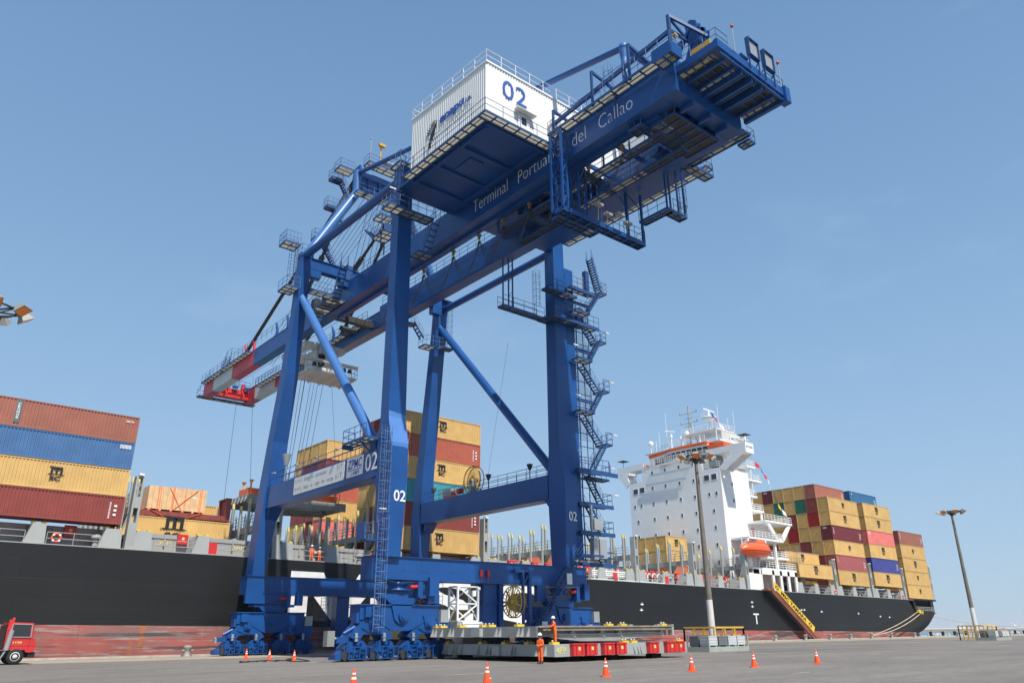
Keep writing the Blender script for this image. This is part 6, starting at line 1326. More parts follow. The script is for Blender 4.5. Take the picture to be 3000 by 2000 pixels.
# ================================================================ people
def skin_mesh(name, pts, edges, m, parent=None, sub=1, root=0):
    me = bpy.data.meshes.new(name); me.from_pydata([p[:3] for p in pts], edges, []); me.update(); o = bpy.data.objects.new(name, me); COL.objects.link(o)
    md = o.modifiers.new('skin', 'SKIN'); md.use_smooth_shade = True
    for v, p in zip(me.skin_vertices[0].data, pts): r = p[3]; v.radius = r if isinstance(r, tuple) else (r, r)
    me.skin_vertices[0].data[root].use_root = True
    s_ = o.modifiers.new('sub', 'SUBSURF'); s_.levels = sub; s_.render_levels = sub; me.materials.append(m)
    if parent: o.parent = parent
    return o
def person(label, loc, rz, arms, suit=SUIT, vest=None, stance=.11, lean=0.0, group=None, h=1.0):
    """figure facing local -Y; arms = ((elbow, wrist) left, (elbow, wrist) right) as local points"""
    L = lean
    pts = [(0, 0, .93, (.15, .11)), (0, -.01 - L * .3, 1.12, (.145, .105)), (0, -.02 - L, 1.32, (.17, .115)), (0, -.02 - L * 1.1, 1.43, .075), (0, -.03 - L * 1.15, 1.50, .055), (0, -.04 - L * 1.2, 1.60, (.078, .095)), (0, -.035 - L * 1.2, 1.69, (.072, .085))]
    ed = [(0, 1), (1, 2), (2, 3), (3, 4), (4, 5), (5, 6)]; suitp = []; hands = []
    for s_, (el, wr) in zip((-1, 1), arms):
        sh = (s_ * .18, -.02 - L, 1.38, .058); i = len(pts); el = Vector(el); wr = Vector(wr); d = (wr - el).normalized()
        pts += [sh, (*el, .043), (*wr, .029), (*(wr + d * .085), (.038, .018))]; ed += [(2, i), (i, i + 1), (i + 1, i + 2), (i + 2, i + 3)]
        side = d.cross(Vector((0, 0, 1))); side = side.normalized() if side.length > .2 else Vector((1, 0, 0)); nrm = side.cross(d); palm = wr + d * .085
        for k, (off, ln) in enumerate(((-.028, .068), (-.01, .078), (.009, .072), (.026, .056))):
            j = len(pts); a = palm + side * off + d * .02; pts += [(*a, .0095), (*(a + d * ln * .55 - nrm * .012), .0088), (*(a + d * ln * .8 - nrm * .036), .008)]; ed += [(i + 3, j), (j, j + 1), (j + 1, j + 2)]
        j = len(pts); a = wr + d * .035 + side * .034 * -s_; pts += [(*a, .0115), (*(a + d * .045 + side * .02 * -s_ - nrm * .012), .0098)]; ed += [(i + 2, j), (j, j + 1)]
    for s_ in (-1, 1):
        i = len(pts); pts += [(s_ * .09, 0, .86, .085), (s_ * (stance * .9), -.02 + .02 * s_, .48, .06), (s_ * stance, .01, .09, .042), (s_ * stance, -.12, .045, .04)]; ed += [(0, i), (i, i + 1), (i + 1, i + 2), (i + 2, i + 3)]
    body = skin_mesh('person', [(p[0], p[1], p[2], p[3]) for p in pts], ed, SKIN, None, 1); body.location = loc; body.rotation_euler = (0, 0, rz); body.scale = (h, h, h); tag(body, label, 'person', group)
    sp_ = [(0, 0, .93, (.175, .135)), (0, -.01 - L * .3, 1.12, (.17, .13)), (0, -.02 - L, 1.32, (.19, .135)), (0, -.02 - L * 1.1, 1.44, .085)]; se = [(0, 1), (1, 2), (2, 3)]
    for s_, (el, wr) in zip((-1, 1), arms):
        i = len(sp_); e_ = Vector(el); w_ = Vector(wr); sp_ += [(s_ * .19, -.02 - L, 1.38, .078), (*e_, .062), (*(w_ - (w_ - e_) * .05), .048)]; se += [(2, i), (i, i + 1), (i + 1, i + 2)]
    for s_ in (-1, 1):
        i = len(sp_); sp_ += [(s_ * .095, 0, .86, .105), (s_ * (stance * .9), -.02 + .02 * s_, .48, .083), (s_ * stance, .01, .13, .072)]; se += [(0, i), (i, i + 1), (i + 1, i + 2)]
    skin_mesh('coverall', sp_, se, suit, body, 2)
    for s_ in (-1, 1):
        b = MB(); b.loft([[(s_ * stance - .05, .06, z0), (s_ * stance + .05, .06, z0), (s_ * stance + .05, y1, z0), (s_ * stance - .05, y1, z0)] for z0, y1 in ((.0, -.2), (.05, -.2), (.09, -.12), (.16, -.05))], True, True); o = b.build('boot', BOOT); o.parent = body
    hc = Vector((0, -.035 - L * 1.2, 1.70)); b = MB(); b.lathe(hc, [(.155, -.02), (.15, .0), (.118, .01), (.112, .06), (.08, .115), (0, .14)], 18)
    b.prism([hc + Vector((-.08, -.1, -.005)), hc + Vector((.08, -.1, -.005)), hc + Vector((.05, -.19, -.015)), hc + Vector((-.05, -.19, -.015))], (0, 0, .01)); b.build('helmet', HELM).parent = body
    f = MB(); fy = hc.y - .09
    for s_ in (-1, 1): f.cb((s_ * .032, fy - .005, 1.625), (.022, .012, .012))
    f.build('eye', BLACK).parent = body
    f = MB(); f.prism([(-.014, fy, 1.625), (.014, fy, 1.625), (.018, fy, 1.585), (-.018, fy, 1.585)], (0, -.022, 0)); f.cb((0, fy, 1.553), (.045, .012, .01)); f.build('nose_and_mouth', mat('lip_tone', (.25, .11, .08))).parent = body
    for s_ in (-1, 1):
        f = MB(); f.cb((s_ * .082, hc.y + .01, 1.61), (.018, .035, .055)); f.build('ear', SKIN).parent = body
    f = MB(); f.lathe((0, hc.y + .012, 1.60), [(.075, -.02), (.083, .03), (.08, .09)], 14); f.build('hair', BOOT).parent = body
    if vest:
        v = skin_mesh('safety_vest', [(0, -.005, 1.0, (.18, .14)), (0, -.01 - L * .3, 1.14, (.178, .138)), (0, -.02 - L, 1.33, (.20, .142)), (0, -.02 - L * 1.1, 1.42, (.12, .1))], [(0, 1), (1, 2), (2, 3)], vest, body, 2)
        b = MB(); b.loft([[(.185 * math.cos(a), -.01 + .145 * math.sin(a), z) for a in [2 * math.pi * k / 18 for k in range(18)]] for z in (1.12, 1.17)], False, True); b.build('reflective_band', WHITEP).parent = body
    return body
DOWN = (((-.25, .0, 1.12), (-.24, -.06, .88)), ((.25, .0, 1.12), (.24, -.06, .88)))
person('worker in orange coverall and white helmet standing on the ground before the hatch covers', (33.15, 36.9, 0), rad(-80), (((-.24, -.02, 1.12), (-.06, -.2, 1.08)), ((.24, -.02, 1.12), (.06, -.21, 1.05))), stance=.1, h=.965)
person('worker in orange standing on the lower hatch cover, leaning on the upper one', (35.75, 38.35, 1.05), rad(-120), (((-.36, -.16, 1.24), (-.42, -.42, 1.14)), ((.34, -.2, 1.2), (.30, -.48, 1.12))), stance=.12, lean=.06, h=.94)
person('deck hand in plain orange coverall standing beside the one in a yellow vest', (37.75, 78.75, 9.06), rad(165), DOWN, stance=.13, h=.97)
person('deck hand wearing a yellow safety vest over orange trousers on the ship', (38.75, 78.85, 9.05), rad(150), (((-.25, .02, 1.12), (-.2, -.16, 1.0)), ((.26, .0, 1.12), (.22, -.18, 1.1))), vest=HIVIS, h=.9)
person('deck hand in orange at the ship rail, right of the other two', (45.15, 78.7, 8.99), rad(190), (((-.27, -.02, 1.14), (-.14, -.22, 1.2)), ((.25, .0, 1.12), (.22, -.1, .92))), h=.97)

# ================================================================ traffic cones
cone = thing('traffic_cone', '', 'cone', (0, 0, 0), 0, 'orange traffic cones set out in rows on the quay')
def cprof(z): return .155 - .125 * (z - .05) / .67
b = MB(); b.loft([[(-.21, -.21, 0), (.21, -.21, 0), (.21, .21, 0), (-.21, .21, 0)], [(-.2, -.2, .04), (.2, -.2, .04), (.2, .2, .04), (-.2, .2, .04)]]); b.build('base', CONE, cone)
b = MB(); b.lathe((0, 0, 0), [(cprof(.04), .04), (.03, .72), (.022, .75), (0, .75)], 20); b.build('cone_body', CONE, cone)
for z0, z1 in ((.40, .47), (.55, .60)): b = MB(); b.lathe((0, 0, 0), [(cprof(z0) + .004, z0), (cprof(z1) + .004, z1)], 20); b.build('reflective_band', WHITEP, cone)
b = MB(); put_text(b, 'ENAPU', (-.06, -cprof(.2) - .012, .19), (1, 0, 0), (0, .18, 1), .13, .035, .02); b.build('lettering', LETW, cone)
spots = [(19.24, 24.45, 'traffic cone in the foreground below the grey hatch covers, second from the left'), (13.6, 24.45, 'traffic cone whose tip just shows at the bottom edge of the photo'), (25.65, 24.4, 'traffic cone in front of the red bins of the hatch cover'), (31.4, 24.3, 'traffic cone just left of the rack of grey bins'),
         (36.9, 24.55, 'traffic cone just right of the rack of grey bins'), (42.95, 24.45, 'traffic cone farthest right on open asphalt'), (25.3, 62.8, 'small distant cone at the left beside the waterside bogies'), (25.45, 58.75, 'small distant cone in the middle of three by the cable'), (25.5, 54.6, 'small distant cone at the right end of the loose cable')]
for i, (x, y, lb) in enumerate(spots):
    o = cone if i == 0 else copy_tree(cone); o.location = (x, y, .006); o.rotation_euler.z = rad((17 * i) % 40 + (20 if i < 6 else 0)); o['label'] = lb
# loose cable on the ground
b = MB(); rr = random.Random(3)
b.path([(21.8 + i * .16 + .5 * math.sin(i * .9), 55.6 - .4 * math.cos(i * .7) + i * .0, .04 + .03 * (i % 3)) for i in range(26)], .035, 5); b.path([(25.6 + .7 * math.cos(a), 54.2 + 1.2 * math.sin(a), .05 + .12 * max(0, math.sin(a))) for a in [k * .5 for k in range(14)]], .035, 5)
tag(b.build('loose_cable', RUBBER), 'loose black cable lying in loops on the ground beside three small cones', 'cable')

# ================================================================ terminal tractor
TK = thing('terminal_tractor', 'red yard tractor cab with white front wheel entering at the left edge', 'truck', (9.0, 67, 0))
y0, y1 = 66.0, 68.4
b = MB(); b.prism([(9.25, y0, .95), (10.55, y0, .95), (10.62, y0, .82), (10.75, y0, .78), (11.12, y0, .8), (11.2, y0, 1.2), (11.12, y0, 1.6), (10.92, y0, 1.75), (10.82, y0, 2.72), (9.3, y0, 2.78), (9.2, y0, 1.8)], (0, y1 - y0, 0)); cab_ = b.build('cab', RED, TK)
b = MB(); b.prism([(9.55, y0 - .02, 1.85), (10.72, y0 - .02, 1.83), (10.68, y0 - .02, 2.55), (9.6, y0 - .02, 2.6)], (0, .02, 0)); b.prism([(10.93, y0 + .1, 1.85), (10.93, y1 - .1, 1.85), (10.86, y1 - .1, 2.6), (10.86, y0 + .1, 2.6)], (.01, 0, 0)); w = b.build('window', GLASS, cab_)
b = MB(); P = [(9.5, y0 - .03, 1.8), (10.78, y0 - .03, 1.78), (10.74, y0 - .03, 2.62), (9.55, y0 - .03, 2.66)]
for a, c in zip(P, P[1:] + P[:1]): b.beam(a, c, .05, .05)
b.build('window_frame', GALV, cab_)
b = MB(); b.box(9.5, 9.9, 66.3, 66.9, 1.5, 2.2); b.box(9.9, 10.3, 67.1, 67.7, 1.5, 2.3); b.build('seat', BLACK, cab_)
b = MB(); b.box(10.8, 11.25, y0 + .1, y1 - .1, .45, .8); b.box(6.5, 10.8, y0 + .5, y1 - .5, .5, .9); b.box(9.2, 9.9, y0 + .1, y0 + .5, .5, .9); b.build('bumper', BLACK, TK)
for yy in (y0 - .02, y1 - .38): b = MB(); b.lathe((10.05, yy, .52), [(0, 0), (.3, 0), (.36, .02), (.5, .0), (.52, .05), (.52, .35), (.5, .4), (0, .4)], 28, 'Y'); wl_ = b.build('wheel', RUBBER, TK); r_ = MB(); r_.lathe((10.05, yy, .52), [(0, -.06), (.08, -.06), (.1, -.01), (.22, .02), (.29, -.02), (.3, .02)], 24, 'Y'); r_.build('rim', WHITEP, wl_)
b = MB(); b.tube((9.42, y0 - .12, .95), (9.55, y0 - .12, 2.25), .16, 14); b.path([(9.42, y0 - .12, 1.0), (9.25, y0 - .12, .6), (9.1, y0, .2)], .06, 8); b.build('exhaust_stack', GALV, TK)
b = MB(); b.box(9.3, 9.6, y0 - .02, y0 + .3, 2.25, 2.95); b.lathe((9.55, y0 + .1, 2.9), [(0, 0), (.09, .0), (.08, .16), (0, .18)], 10); b.build('beacon', RED, TK)
b = MB(); put_text(b, '1126', (9.75, y0 - .015, 1.38), (1, 0, 0), UX, .55, .14, .03); b.build('lettering', TYEL, cab_)
b = MB(); b.box(9.2, 11.15, y0 - .008, y0 - .002, 1.2, 1.215); b.box(9.2, 11.15, y0 - .008, y0 - .002, 1.62, 1.63); b.box(10.75, 10.765, y0 - .008, y0 - .002, .9, 2.7); b.build('panel_gap', BLACK, cab_)
b = MB(); b.beam((9.15, y0, 1.0), (9.2, y0, 2.9), .05); b.box(9.15, 9.25, y0, y1, 1.0, 2.6); b.build('rear_frame', BLACK, TK)

# ================================================================ hatch covers lying on the quay
HG = 'steel hatch covers'
def fittings(root, pts, z):
    for x, y in pts:
        b = MB(); b.box(x - .3, x + .3, y - .18, y + .18, z, z + .14); o = b.build('twistlock_pad', YEL, root); c = MB()
        for q in (-.15, .15): c.lathe((x + q, y, z + .14), [(.0, 0), (.08, 0), (.08, .08), (.0, .14)], 8)
        c.build('cone_lock', GALV, o)
HL = thing('hatch_cover', 'lower grey hatch cover on the quay with red bins along its side', 'hatch cover', (41.8, 44, 0), group=HG)
b = MB(); b.box(35.2, 48.55, 37.85, 50.1, .95, 1.05); b.box(35.2, 48.55, 37.85, 37.9, .32, .95); b.box(35.2, 35.25, 37.9, 50.1, .32, .95); b.box(48.5, 48.55, 37.9, 50.1, .32, .95); b.box(35.25, 48.5, 50.0, 50.1, .32, .95); b.box(35.3, 48.5, 37.95, 50, .5, .55); b.build('cover_plate', GREY, HL)
b = MB()
for y in (38.6, 39.4, 41.6, 41.9, 44.2, 44.6, 45.6, 47.6, 48.2, 48.6, 49.4, 49.8): b.prism([(35.2, y, 1.0), (35.2, y + .06, 1.0), (34.92, y + .06, .36), (34.92, y, .36)], (.01, 0, 0)); b.prism([(35.2, y, 1.0), (34.9, y, .36), (35.2, y, .36)], (0, .03, 0))
b.box(35.0, 35.2, 43.2, 44.0, .34, .95)
for x in (42.6, 43.0, 43.3, 44.3, 44.6, 44.9): b.prism([(x, 37.85, .98), (x + .12, 37.85, .34), (x + .12, 37.72, .34)], (.03, 0, 0))
b.build('rib', GREY, HL)
for x in (36.55, 37.75, 39.4, 40.6, 43.9 + .1, 45.9, 46.9):
    b = MB(); b.box(x, x + 1.0, 37.5, 37.84, .36, 1.08); b.box(x - .03, x + 1.03, 37.46, 37.84, 1.02, 1.1)
    for q in (.25, .75): b.box(x + q, x + q + .06, 37.44, 37.5, .36, 1.1)
    o = b.build('lashing_gear_bin', RED, HL); p_ = MB(); p_.box(x + .42, x + .62, 37.48, 37.497, .68, .88); p_.build('bin_plate', TYEL, o)
b = MB(); put_text(b, '4FP', (35.35, 37.83, .5), (1, 0, 0), UX, .85, .38, .012); b.build('lettering', TYEL, HL)
fittings(HL, [(35.6, 38.3), (35.5, 40.6), (35.5, 43.0), (35.5, 45.6), (35.5, 49.6), (42.0, 38.1), (42.9, 38.1), (47.9, 38.1)], 1.05)
b = MB()
for x, y in ((36.6, 49.2), (38.2, 39.5), (41.5, 39), (45.6, 38.6)): b.box(x - .5, x + .5, y - .3, y + .3, 0, .32)
b.build('timber_block', RUBBER, HL)
HU = thing('hatch_cover', 'upper grey hatch cover with rusty seal edge, stacked on the lower one', 'hatch cover', (41, 44, 1.4), group=HG)
b = MB(); b.box(34.4, 47.85, 38.6, 50.6, 2.05, 2.15); b.box(34.4, 34.45, 38.6, 50.6, 1.48, 2.05); b.box(34.45, 47.8, 39.1, 39.16, 1.5, 2.05); b.box(47.75, 47.8, 39.2, 50.5, 1.5, 2.05)
b.prism([(35.2, 38.8, 1.62), (36, 38.8, 1.42), (38.6, 38.8, 1.2), (42, 38.8, 1.2), (45.5, 38.8, 1.46), (47.0, 38.8, 1.55), (47.0, 38.8, 1.62)], (0, .05, 0)); b.build('cover_plate', GREYD, HU)
b = MB()
for i in range(3): b.box(34.9, 47.85, 38.5 + .06 * i, 38.56 + .06 * i + .02, 1.88 + .055 * i, 1.92 + .055 * i)
b.box(34.5, 47.9, 38.5, 38.62, 2.08, 2.17); b.build('seal_strip', mat('rusty_seal', (.30, .25, .20), .8, var=.25, vs=2, rust=.5), HU)
b = MB(); b.path([(35.6, 38.7, 1.68), (39, 38.7, 1.64), (42, 38.7, 1.66), (44.5, 38.7, 1.72), (46.9, 38.7, 1.66)], .035, 6)
for x in (37.8, 40.6, 42.4, 46.9): b.prism([(x, 38.75, 1.95), (x + .25, 38.75, 1.66), (x + .25, 38.75, 1.45), (x + .1, 38.75, 1.45), (x - .3, 38.75, 1.66)], (0, .12, 0))
for y in (39.3, 39.9, 40.3, 42.2, 42.6, 44.8, 46.4, 47.6, 48.0, 49.0, 49.8, 50.2): b.prism([(34.4, y, 2.1), (34.4, y + .06, 2.1), (34.12, y + .06, 1.52), (34.12, y, 1.52)], (.01, 0, 0)); b.prism([(34.4, y, 2.1), (34.1, y, 1.52), (34.4, y, 1.52)], (0, .03, 0))
b.box(34.1, 34.4, 44.2, 45.2, 1.52, 2.05); b.box(47.8, 48.0, 38.5, 38.9, 1.5, 2.25); b.build('rib', GREY, HU)
fittings(HU, [(34.8, 40.8), (34.8, 43.8), (34.8, 44.6), (34.8, 47.2), (34.8, 49.6), (34.8, 50.2), (41.4, 38.9), (42.8, 38.9), (47.2, 38.9), (47.6, 39.2)], 2.15)
b = MB()
for x in (36.0, 39.5, 43.6, 46.6): b.cb((x, 38.9, 2.2), (.3, .3, .1))
b.build('lifting_lug', GALV, HU)

# ================================================================ white lattice mast on its box base
LM = thing('light_tower', 'white lattice mast standing on white boxes behind the hatch covers', 'mast', (37.8, 51, 0))
b = MB(); lattice(b, 36.75, 38.75, 50.45, 51.6, 2.65, 5.2, 2, .07, .045); b.tube((38.75, 50.45, 5.05), (38.9, 50.4, 5.05), .14, 10); b.build('lattice', WHITEP, LM)
b = MB(); b.box(37.25, 39.15, 50.4, 51.8, 2.1, 2.6); b.box(37.15, 39.25, 50.35, 51.9, 2.45, 2.5); b.box(37.25, 39.15, 50.4, 51.8, .3, 2.08); b.box(37.6, 38.4, 50.6, 50.7, 2.6, 3.2); b.build('cabinet', WHITEP, LM)
b = MB(); b.box(36.7, 37.23, 50.4, 51.3, 1.9, 2.62); b.build('grey_cabinet', GALV, LM)
b = MB(); b.cb((38.3, 50.4, 4.7), (.3, .2, .42)); b.build('lamp', WHITEP, LM)

# ================================================================ container trailers under the crane
for x0, L_, lb in ((37.2, 12.19, 'yellow container with black logo on a trailer under the crane'),):
    o = bpy.data.objects.new('shipping_container', cmesh(L_, 2.56)); COL.objects.link(o); o.location = (x0, 62, 1.3); o.material_slots[0].link = 'OBJECT'; o.material_slots[0].material = cmat('yellow'); tag(o, lb, 'container', None)
    if L_ > 7: logo(o, 5.2, 1.35, 1.2, 2.6)
    T = thing('trailer', 'dark skeletal trailer carrying the yellow container under the crane', 'trailer', (x0, 63, 0)); b = MB(); b.box(x0, x0 + L_, 62.6, 62.9, .9, 1.28); b.box(x0, x0 + L_, 63.6, 63.9, .9, 1.28); b.box(x0, x0 + .3, 62, 64.4, 1.0, 1.28); b.box(x0 + L_ - .3, x0 + L_, 62, 64.4, 1.0, 1.28); b.build('chassis', DARK, T)
    for x in (x0 + L_ - 1.2, x0 + L_ - 2.5):
        b = MB(); b.lathe((x, 62.05, .5), [(0, 0), (.5, 0), (.5, .3), (0, .3)], 18, 'Y'); b.lathe((x, 64.05, .5), [(0, 0), (.5, 0), (.5, .3), (0, .3)], 18, 'Y'); b.tube((x, 62.3, .5), (x, 64.1, .5), .07, 6); b.build('wheel', RUBBER, T)

# ================================================================ tall lamp posts, guard fences, bin racks
def lamp_post(x, y, label, tilt=(0, 0)):
    P = thing('lamp_post', label, 'lamp post', (x, y, 0), group='tall floodlight posts in a row along the yard')
    b = MB(); b.tube((x, y, 0), (x, y, 4.7), .36, 20, .31); b.build('painted_base', mat('white_washed_base', (.66, .65, .62), .7, var=.1, streak=.3, streakcol=(.3, .28, .25)), P)
    b = MB(); b.tube((x, y, 4.7), (x, y, 19.3), .305, 20, .17); b.build('pole', mat('concrete_pole', (.165, .145, .12), .8, var=.2, vs=1.0, streak=.4, streakcol=(.3, .27, .23)), P)
    b = MB(); b.lathe((x, y, 19.0), [(.2, -.3), (.5, .1), (.5, .25), (.2, .5), (0, .55)], 14)
    for k in range(7):
        a = rad(12 + 360 * k / 7); c, s_ = math.cos(a), math.sin(a); b.beam((x, y, 19.2), (x + 1.9 * c, y + 1.9 * s_, 19.45), .09); b.beam((x, y, 18.9), (x + 1.7 * c, y + 1.7 * s_, 19.4), .06)
    b.torus((x, y, 19.35), 1.3, .06, 'Z', 24, 5); b.build('head_frame', DARK, P)
    for k in range(7):
        a = rad(12 + 360 * k / 7); c = Vector((math.cos(a), math.sin(a), 0)); t = Vector((-c.y, c.x, 0)); o = Vector((x, y, 19.45)) + c * 1.75; dn = (c * .55 + Vector((0, 0, -.84))).normalized(); u = t.cross(dn)
        h = MB(); R0 = [o + t * sx * .42 + u * sy * .34 + dn * .34 for sx, sy in ((-1, -1), (1, -1), (1, 1), (-1, 1))]; R1 = [o + t * sx * .2 + u * sy * .16 - dn * .12 for sx, sy in ((-1, -1), (1, -1), (1, 1), (-1, 1))]; h.loft([R1, R0]); hd = h.build('floodlight', GREYD, P)
        g = MB(); R2 = [o + t * sx * .38 + u * sy * .3 + dn * .346 for sx, sy in ((-1, -1), (1, -1), (1, 1), (-1, 1))]; g.add(R2 + [p + dn * .02 for p in R2], [(0, 1, 2, 3), (4, 5, 6, 7), (0, 1, 5, 4), (1, 2, 6, 5), (2, 3, 7, 6), (3, 0, 4, 7)]); g.build('lens', LENS, hd)
    return P
lamp_post(67.75, 49.5, 'tall lamp post with white base in front of the ship superstructure'); lamp_post(134.6, 49.5, 'tall lamp post standing against the sky at the far right'); lamp_post(2.7, 49.5, 'lamp post whose amber floodlight head shows at the left edge')
FY = mat('fence_yellow', (.70, .42, .06), .5, var=.1)
for i, (x, y, lb) in enumerate(((67.75, 49.3, 'yellow tubular guard fence round the lamp post near the hatch covers'), (134.6, 49.3, 'yellow tubular guard fence round the farther lamp post at the right'))):
    F = thing('guard_fence', lb, 'fence', (x, y, 0), group='yellow guard fences round lamp posts'); w = 2.45
    C_ = [(x - w, y - 1.8), (x + w, y - 1.8), (x + w, y + 1.8), (x - w, y + 1.8)]
    for k in range(4):
        a, c = C_[k], C_[(k + 1) % 4]; b = MB(); b.beam((*a, 2.05), (*c, 2.05), .13, .16); b.beam((*a, 1.1), (*c, 1.1), .1) if i else None
        for q in range(4 if k % 2 == 0 else 3): t = (q + (.0 if q == 0 else .05)) / 3.0; p = Vector((*a, 0)).lerp(Vector((*c, 0)), min(1, t)); b.beam(p, p + Vector((0, 0, 2.0)), .13)
        b.build('fence_panel', FY, F)
def rack(x, y, label, full=True):
    R_ = thing('flat_rack', label, 'flat rack', (x, y, 0), group='flat racks with bins beside the lamp posts'); b = MB(); b.box(x, x + 6.06, y, y + .12, .0, .42); b.box(x, x + 6.06, y + 2.3, y + 2.42, 0, .42); b.box(x, x + .12, y + .12, y + 2.3, 0, .42); b.box(x + 5.94, x + 6.06, y + .12, y + 2.3, 0, .42); b.box(x + .12, x + 5.94, y + .12, y + 2.3, .34, .4)
    for q in (x, x + 5.94):
        for r__ in (y, y + 2.3): b.box(q, q + .12, r__, r__ + .12, .42, 1.4)
    for q in (x, x + 5.94): b.box(q, q + .12, y + .12, y + 2.3, 1.3, 1.4)
    for q in (1.6, 4.3): b.box(x + q, x + q + .34, y - .01, y, .1, .3)
    b.build('rack_frame', mat('rusty_pale_green', (.34, .36, .31), .7, var=.15, rust=.75), R_)
    return R_
for rx, ry, lb, ws in ((59.55, 44.0, 'flat rack of metal bins in front of the nearer lamp post', 'nearer'), (131.9, 46.0, 'small distant flat rack of metal bins beside the farther lamp post', 'farther')):
    rack(rx, ry, lb)
    bx = None
    for i, (dx, dy, m, nm) in enumerate(((.2, .1, 0, 'first bin'), (1.68, .1, 1, 'dark grey bin'), (3.12, .1, 0, 'third bin'), (4.5, .1, 0, 'last bin'), (.2, 1.25, 1, 'rear bin'), (1.68, 1.25, 0, 'rear bin'))):
        o = thing('metal_bin', '%s bin, %s, %s row, rack by the %s lamp post' % (('pale grey', 'dark grey')[m], ('leftmost', 'second from left', 'third from left', 'rightmost', 'left', 'right')[i], 'front' if dy < 1 else 'back', ws), 'bin', (rx + dx, ry + dy, .5), group='metal bins on the flat racks')
        b = MB(); x, y, z = rx + dx, ry + dy, .55; b.box(x, x + 1.25, y, y + 1.0, z, z + .75)
        for k in range(3): b.box(x - .02, x + 1.27, y - .02, y + 1.02, z + .2 + k * .24, z + .22 + k * .24)
        for q in (.05, 1.05): b.box(x + q, x + q + .15, y + .05, y + .95, z - .14, z)
        b.build('bin_body', (mat('pale_bin', (.55, .57, .58), .55, var=.08), mat('dark_bin', (.17, .19, .20), .6, var=.15))[m], o)
        if i in (1, 2, 3):
            r = random.Random(i); c = MB()
            for k in range(9): px_, py_ = x + r.uniform(.1, 1.1), y + r.uniform(.1, .9); c.tube((px_, py_, z + .7), (px_ + r.uniform(-.1, .1), py_, z + .8 + r.random() * .08), .05, 5)
            c.build('loose_fittings', OCHRE, o)

# ================================================================ bollards and mooring lines
for i, (x, lb) in enumerate(((25.1, 'dark mooring bollard alone in front of the red hull near the tractor'), (121.5, 'mooring bollard left of the foot of the gangway'), (131, 'mooring bollard just before the foot of the gangway'), (139.5, 'mooring bollard right after the foot of the gangway'), (147, 'mooring bollard midway between gangway and mooring ropes'), (155.2, 'mooring bollard holding the two stern ropes'), (163.5, 'mooring bollard just right of the one holding ropes'), (174, 'mooring bollard below the stern of the ship'), (196, 'mooring bollard beyond the stern of the ship'))):
    b = MB(); b.lathe((x, 76.1, 0), [(.42, 0), (.42, .08), (.24, .12), (.22, .55), (.34, .72), (.36, .85), (.25, .93), (0, .95)], 18); b.tube((x - .5, 76.1, .5), (x + .5, 76.1, .5), .09, 8); tag(b.build('mooring_bollard', GREYD), lb, 'bollard', 'mooring bollards along the quay edge')
def sagline(p, q, sag, n=14): p = Vector(p); q = Vector(q); return [p.lerp(q, i / n) - Vector((0, 0, sag * 4 * (i / n) * (1 - i / n))) for i in range(n + 1)]
for i, (p, q, s_, lb) in enumerate((((182.2, 77.95, 5.3), (155.2, 76.1, .55), .5, 'upper of two mooring ropes from the stern to a quay bollard'), ((184.2, 77.95, 5.2), (155.4, 76.1, .5), .9, 'lower of two mooring ropes from the stern to a quay bollard'), ((192.8, 82.5, 5.0), (262, 70, .4), 1.2, 'long mooring rope running right from the stern towards the farther fence'))):
    b = MB(); b.path(sagline(p, q, s_), .075, 6); tag(b.build('mooring_rope', ROPE), lb, 'rope', 'mooring ropes at the stern')
b = MB(); b.box(181.6, 182.6, 77.6, 78.05, 4.95, 5.6); b.box(183.4, 183.9, 77.7, 78.05, 4.7, 5.3); tag(b.build('rope_fender', YELB), 'yellow rope guard where the mooring ropes leave the stern', 'rope guard')

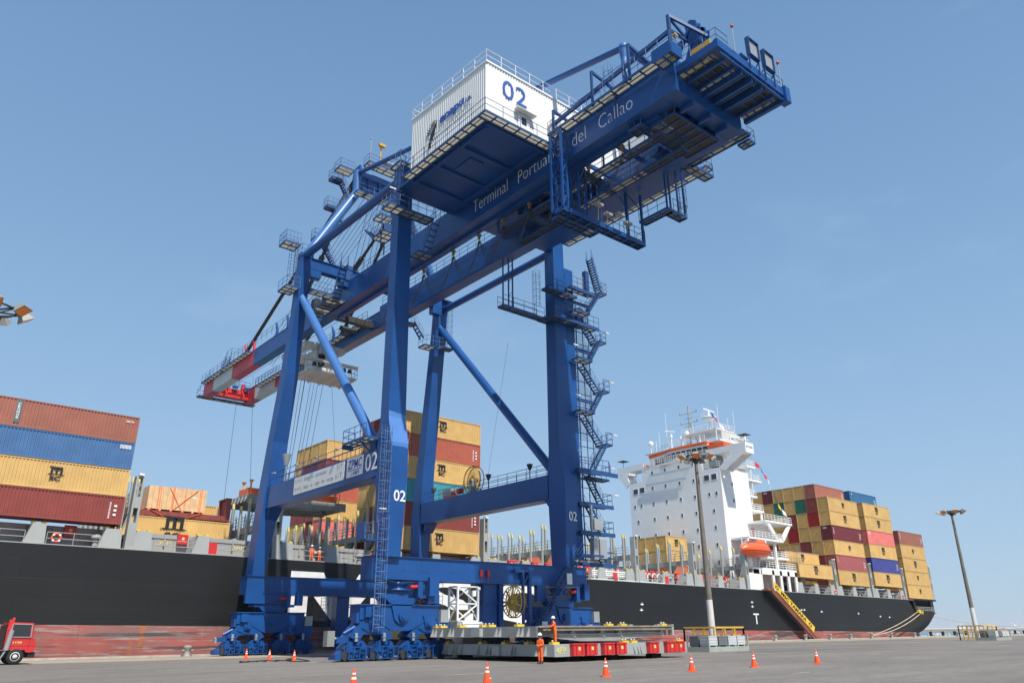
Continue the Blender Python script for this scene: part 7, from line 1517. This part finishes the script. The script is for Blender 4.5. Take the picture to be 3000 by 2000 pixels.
# ================================================================ far pier and ships at anchor
PR = thing('pier', 'long low pier carrying pipes across the water beyond the stern', 'pier', (500, 172, -2.5))
b = MB(); b.box(235, 1500, 170, 175, .1, .75); b.box(235, 1500, 170, 170.3, .75, 1.2); b.build('pier_deck', mat('pier_concrete', (.30, .24, .20), .8), PR)
b = MB()
for y, z, r in ((170.7, 1.1, .3), (171.6, 1.15, .35), (172.6, 1.2, .4)): b.tube((235, y, z), (1500, y, z), r, 6)
b.build('pipeline', mat('pipe_pale', (.50, .46, .43), .6), PR)
b = MB()
for x in range(240, 1500, 14): b.box(x, x + 1.0, 170.5, 171.5, -3, .1)
b.build('pile', DARK, PR)
r = random.Random(8); b = MB()
for i in range(420):
    x = r.uniform(235, 1100); s_ = r.uniform(.5, 1.3); c = Vector((x, 178 + r.uniform(-1, 2), -1.7 + r.uniform(-.6, .9))); R0 = [c + Vector((math.cos(a) * s_, math.sin(a) * s_, -s_ * .6)) * r.uniform(.7, 1.1) for a in [k * 1.257 for k in range(5)]]; R1 = [c + Vector((math.cos(a) * s_ * .5, math.sin(a) * s_ * .5, s_ * .5)) * r.uniform(.7, 1.1) for a in [k * 1.257 for k in range(5)]]; b.loft([R0, R1])
tag(b.build('breakwater_rocks', mat('pale_rock', (.50, .47, .43), .9, var=.3)), 'pale rocks heaped along the water behind the pier', 'rocks', kind='stuff')
def far_ship(x0, x1, y, h, hc, label, house):
    o = thing('anchored_ship', label, 'ship', ((x0 + x1) / 2, y, -2.5), group='ships at anchor on the horizon'); w = (x1 - x0) * .14
    b = MB(); b.loft([[(x0, y, z) if k == 0 else (x0 + (x1 - x0) * .12, y - w / 2 * q, z) if k in (1, 5) else (x1 - (x1 - x0) * .02, y - w / 2 * q, z) if k in (2, 4) else (x1, y, z) for k, q in ((0, 0), (1, 1), (2, 1), (3, 0), (4, -1), (5, -1))] for z in (-2.5, h * .35)]); b.build('hull', hc, o)
    b = MB(); a = x0 + (x1 - x0) * house; b.box(a, a + (x1 - x0) * .14, y - w * .35, y + w * .35, h * .35, h); b.box(a + (x1 - x0) * .03, a + (x1 - x0) * .07, y - 2, y + 2, h, h * 1.4); b.tube((x0 + (x1 - x0) * .6, y, h * .35), (x0 + (x1 - x0) * .6, y, h * .95), 1.2, 6); b.build('superstructure', WHITEP, o)
far_ship(7740, 7900, 3000, 30, WHITEP, 'white ship alone on the horizon beyond the pier', .4)
far_ship(8440, 8620, 3000, 26, mat('far_hull', (.28, .33, .38)), 'grey ship low on the horizon, right of the white one', .15); far_ship(8720, 9180, 3000, 28, mat('far_hull', (.28, .33, .38)), 'long ship farthest right on the horizon with its deckhouse aft', .78)
# ================================================================ sea air between the camera and the horizon
hm = bpy.data.materials.new('sea_haze'); hm.use_nodes = True; hn = hm.node_tree.nodes; hl = hm.node_tree.links; hn.remove(hn['Principled BSDF'])
hv = hn.new('ShaderNodeVolumePrincipled'); hv.inputs['Color'].default_value = (.93, .96, 1, 1); hv.inputs['Density'].default_value = 7e-5; hl.new(hv.outputs[0], hn['Material Output'].inputs['Volume'])
hz_ = MB().box(-12100, 14100, -12100, 14100, -7.1, 62).build('haze', hm); hz_['kind'] = 'stuff'
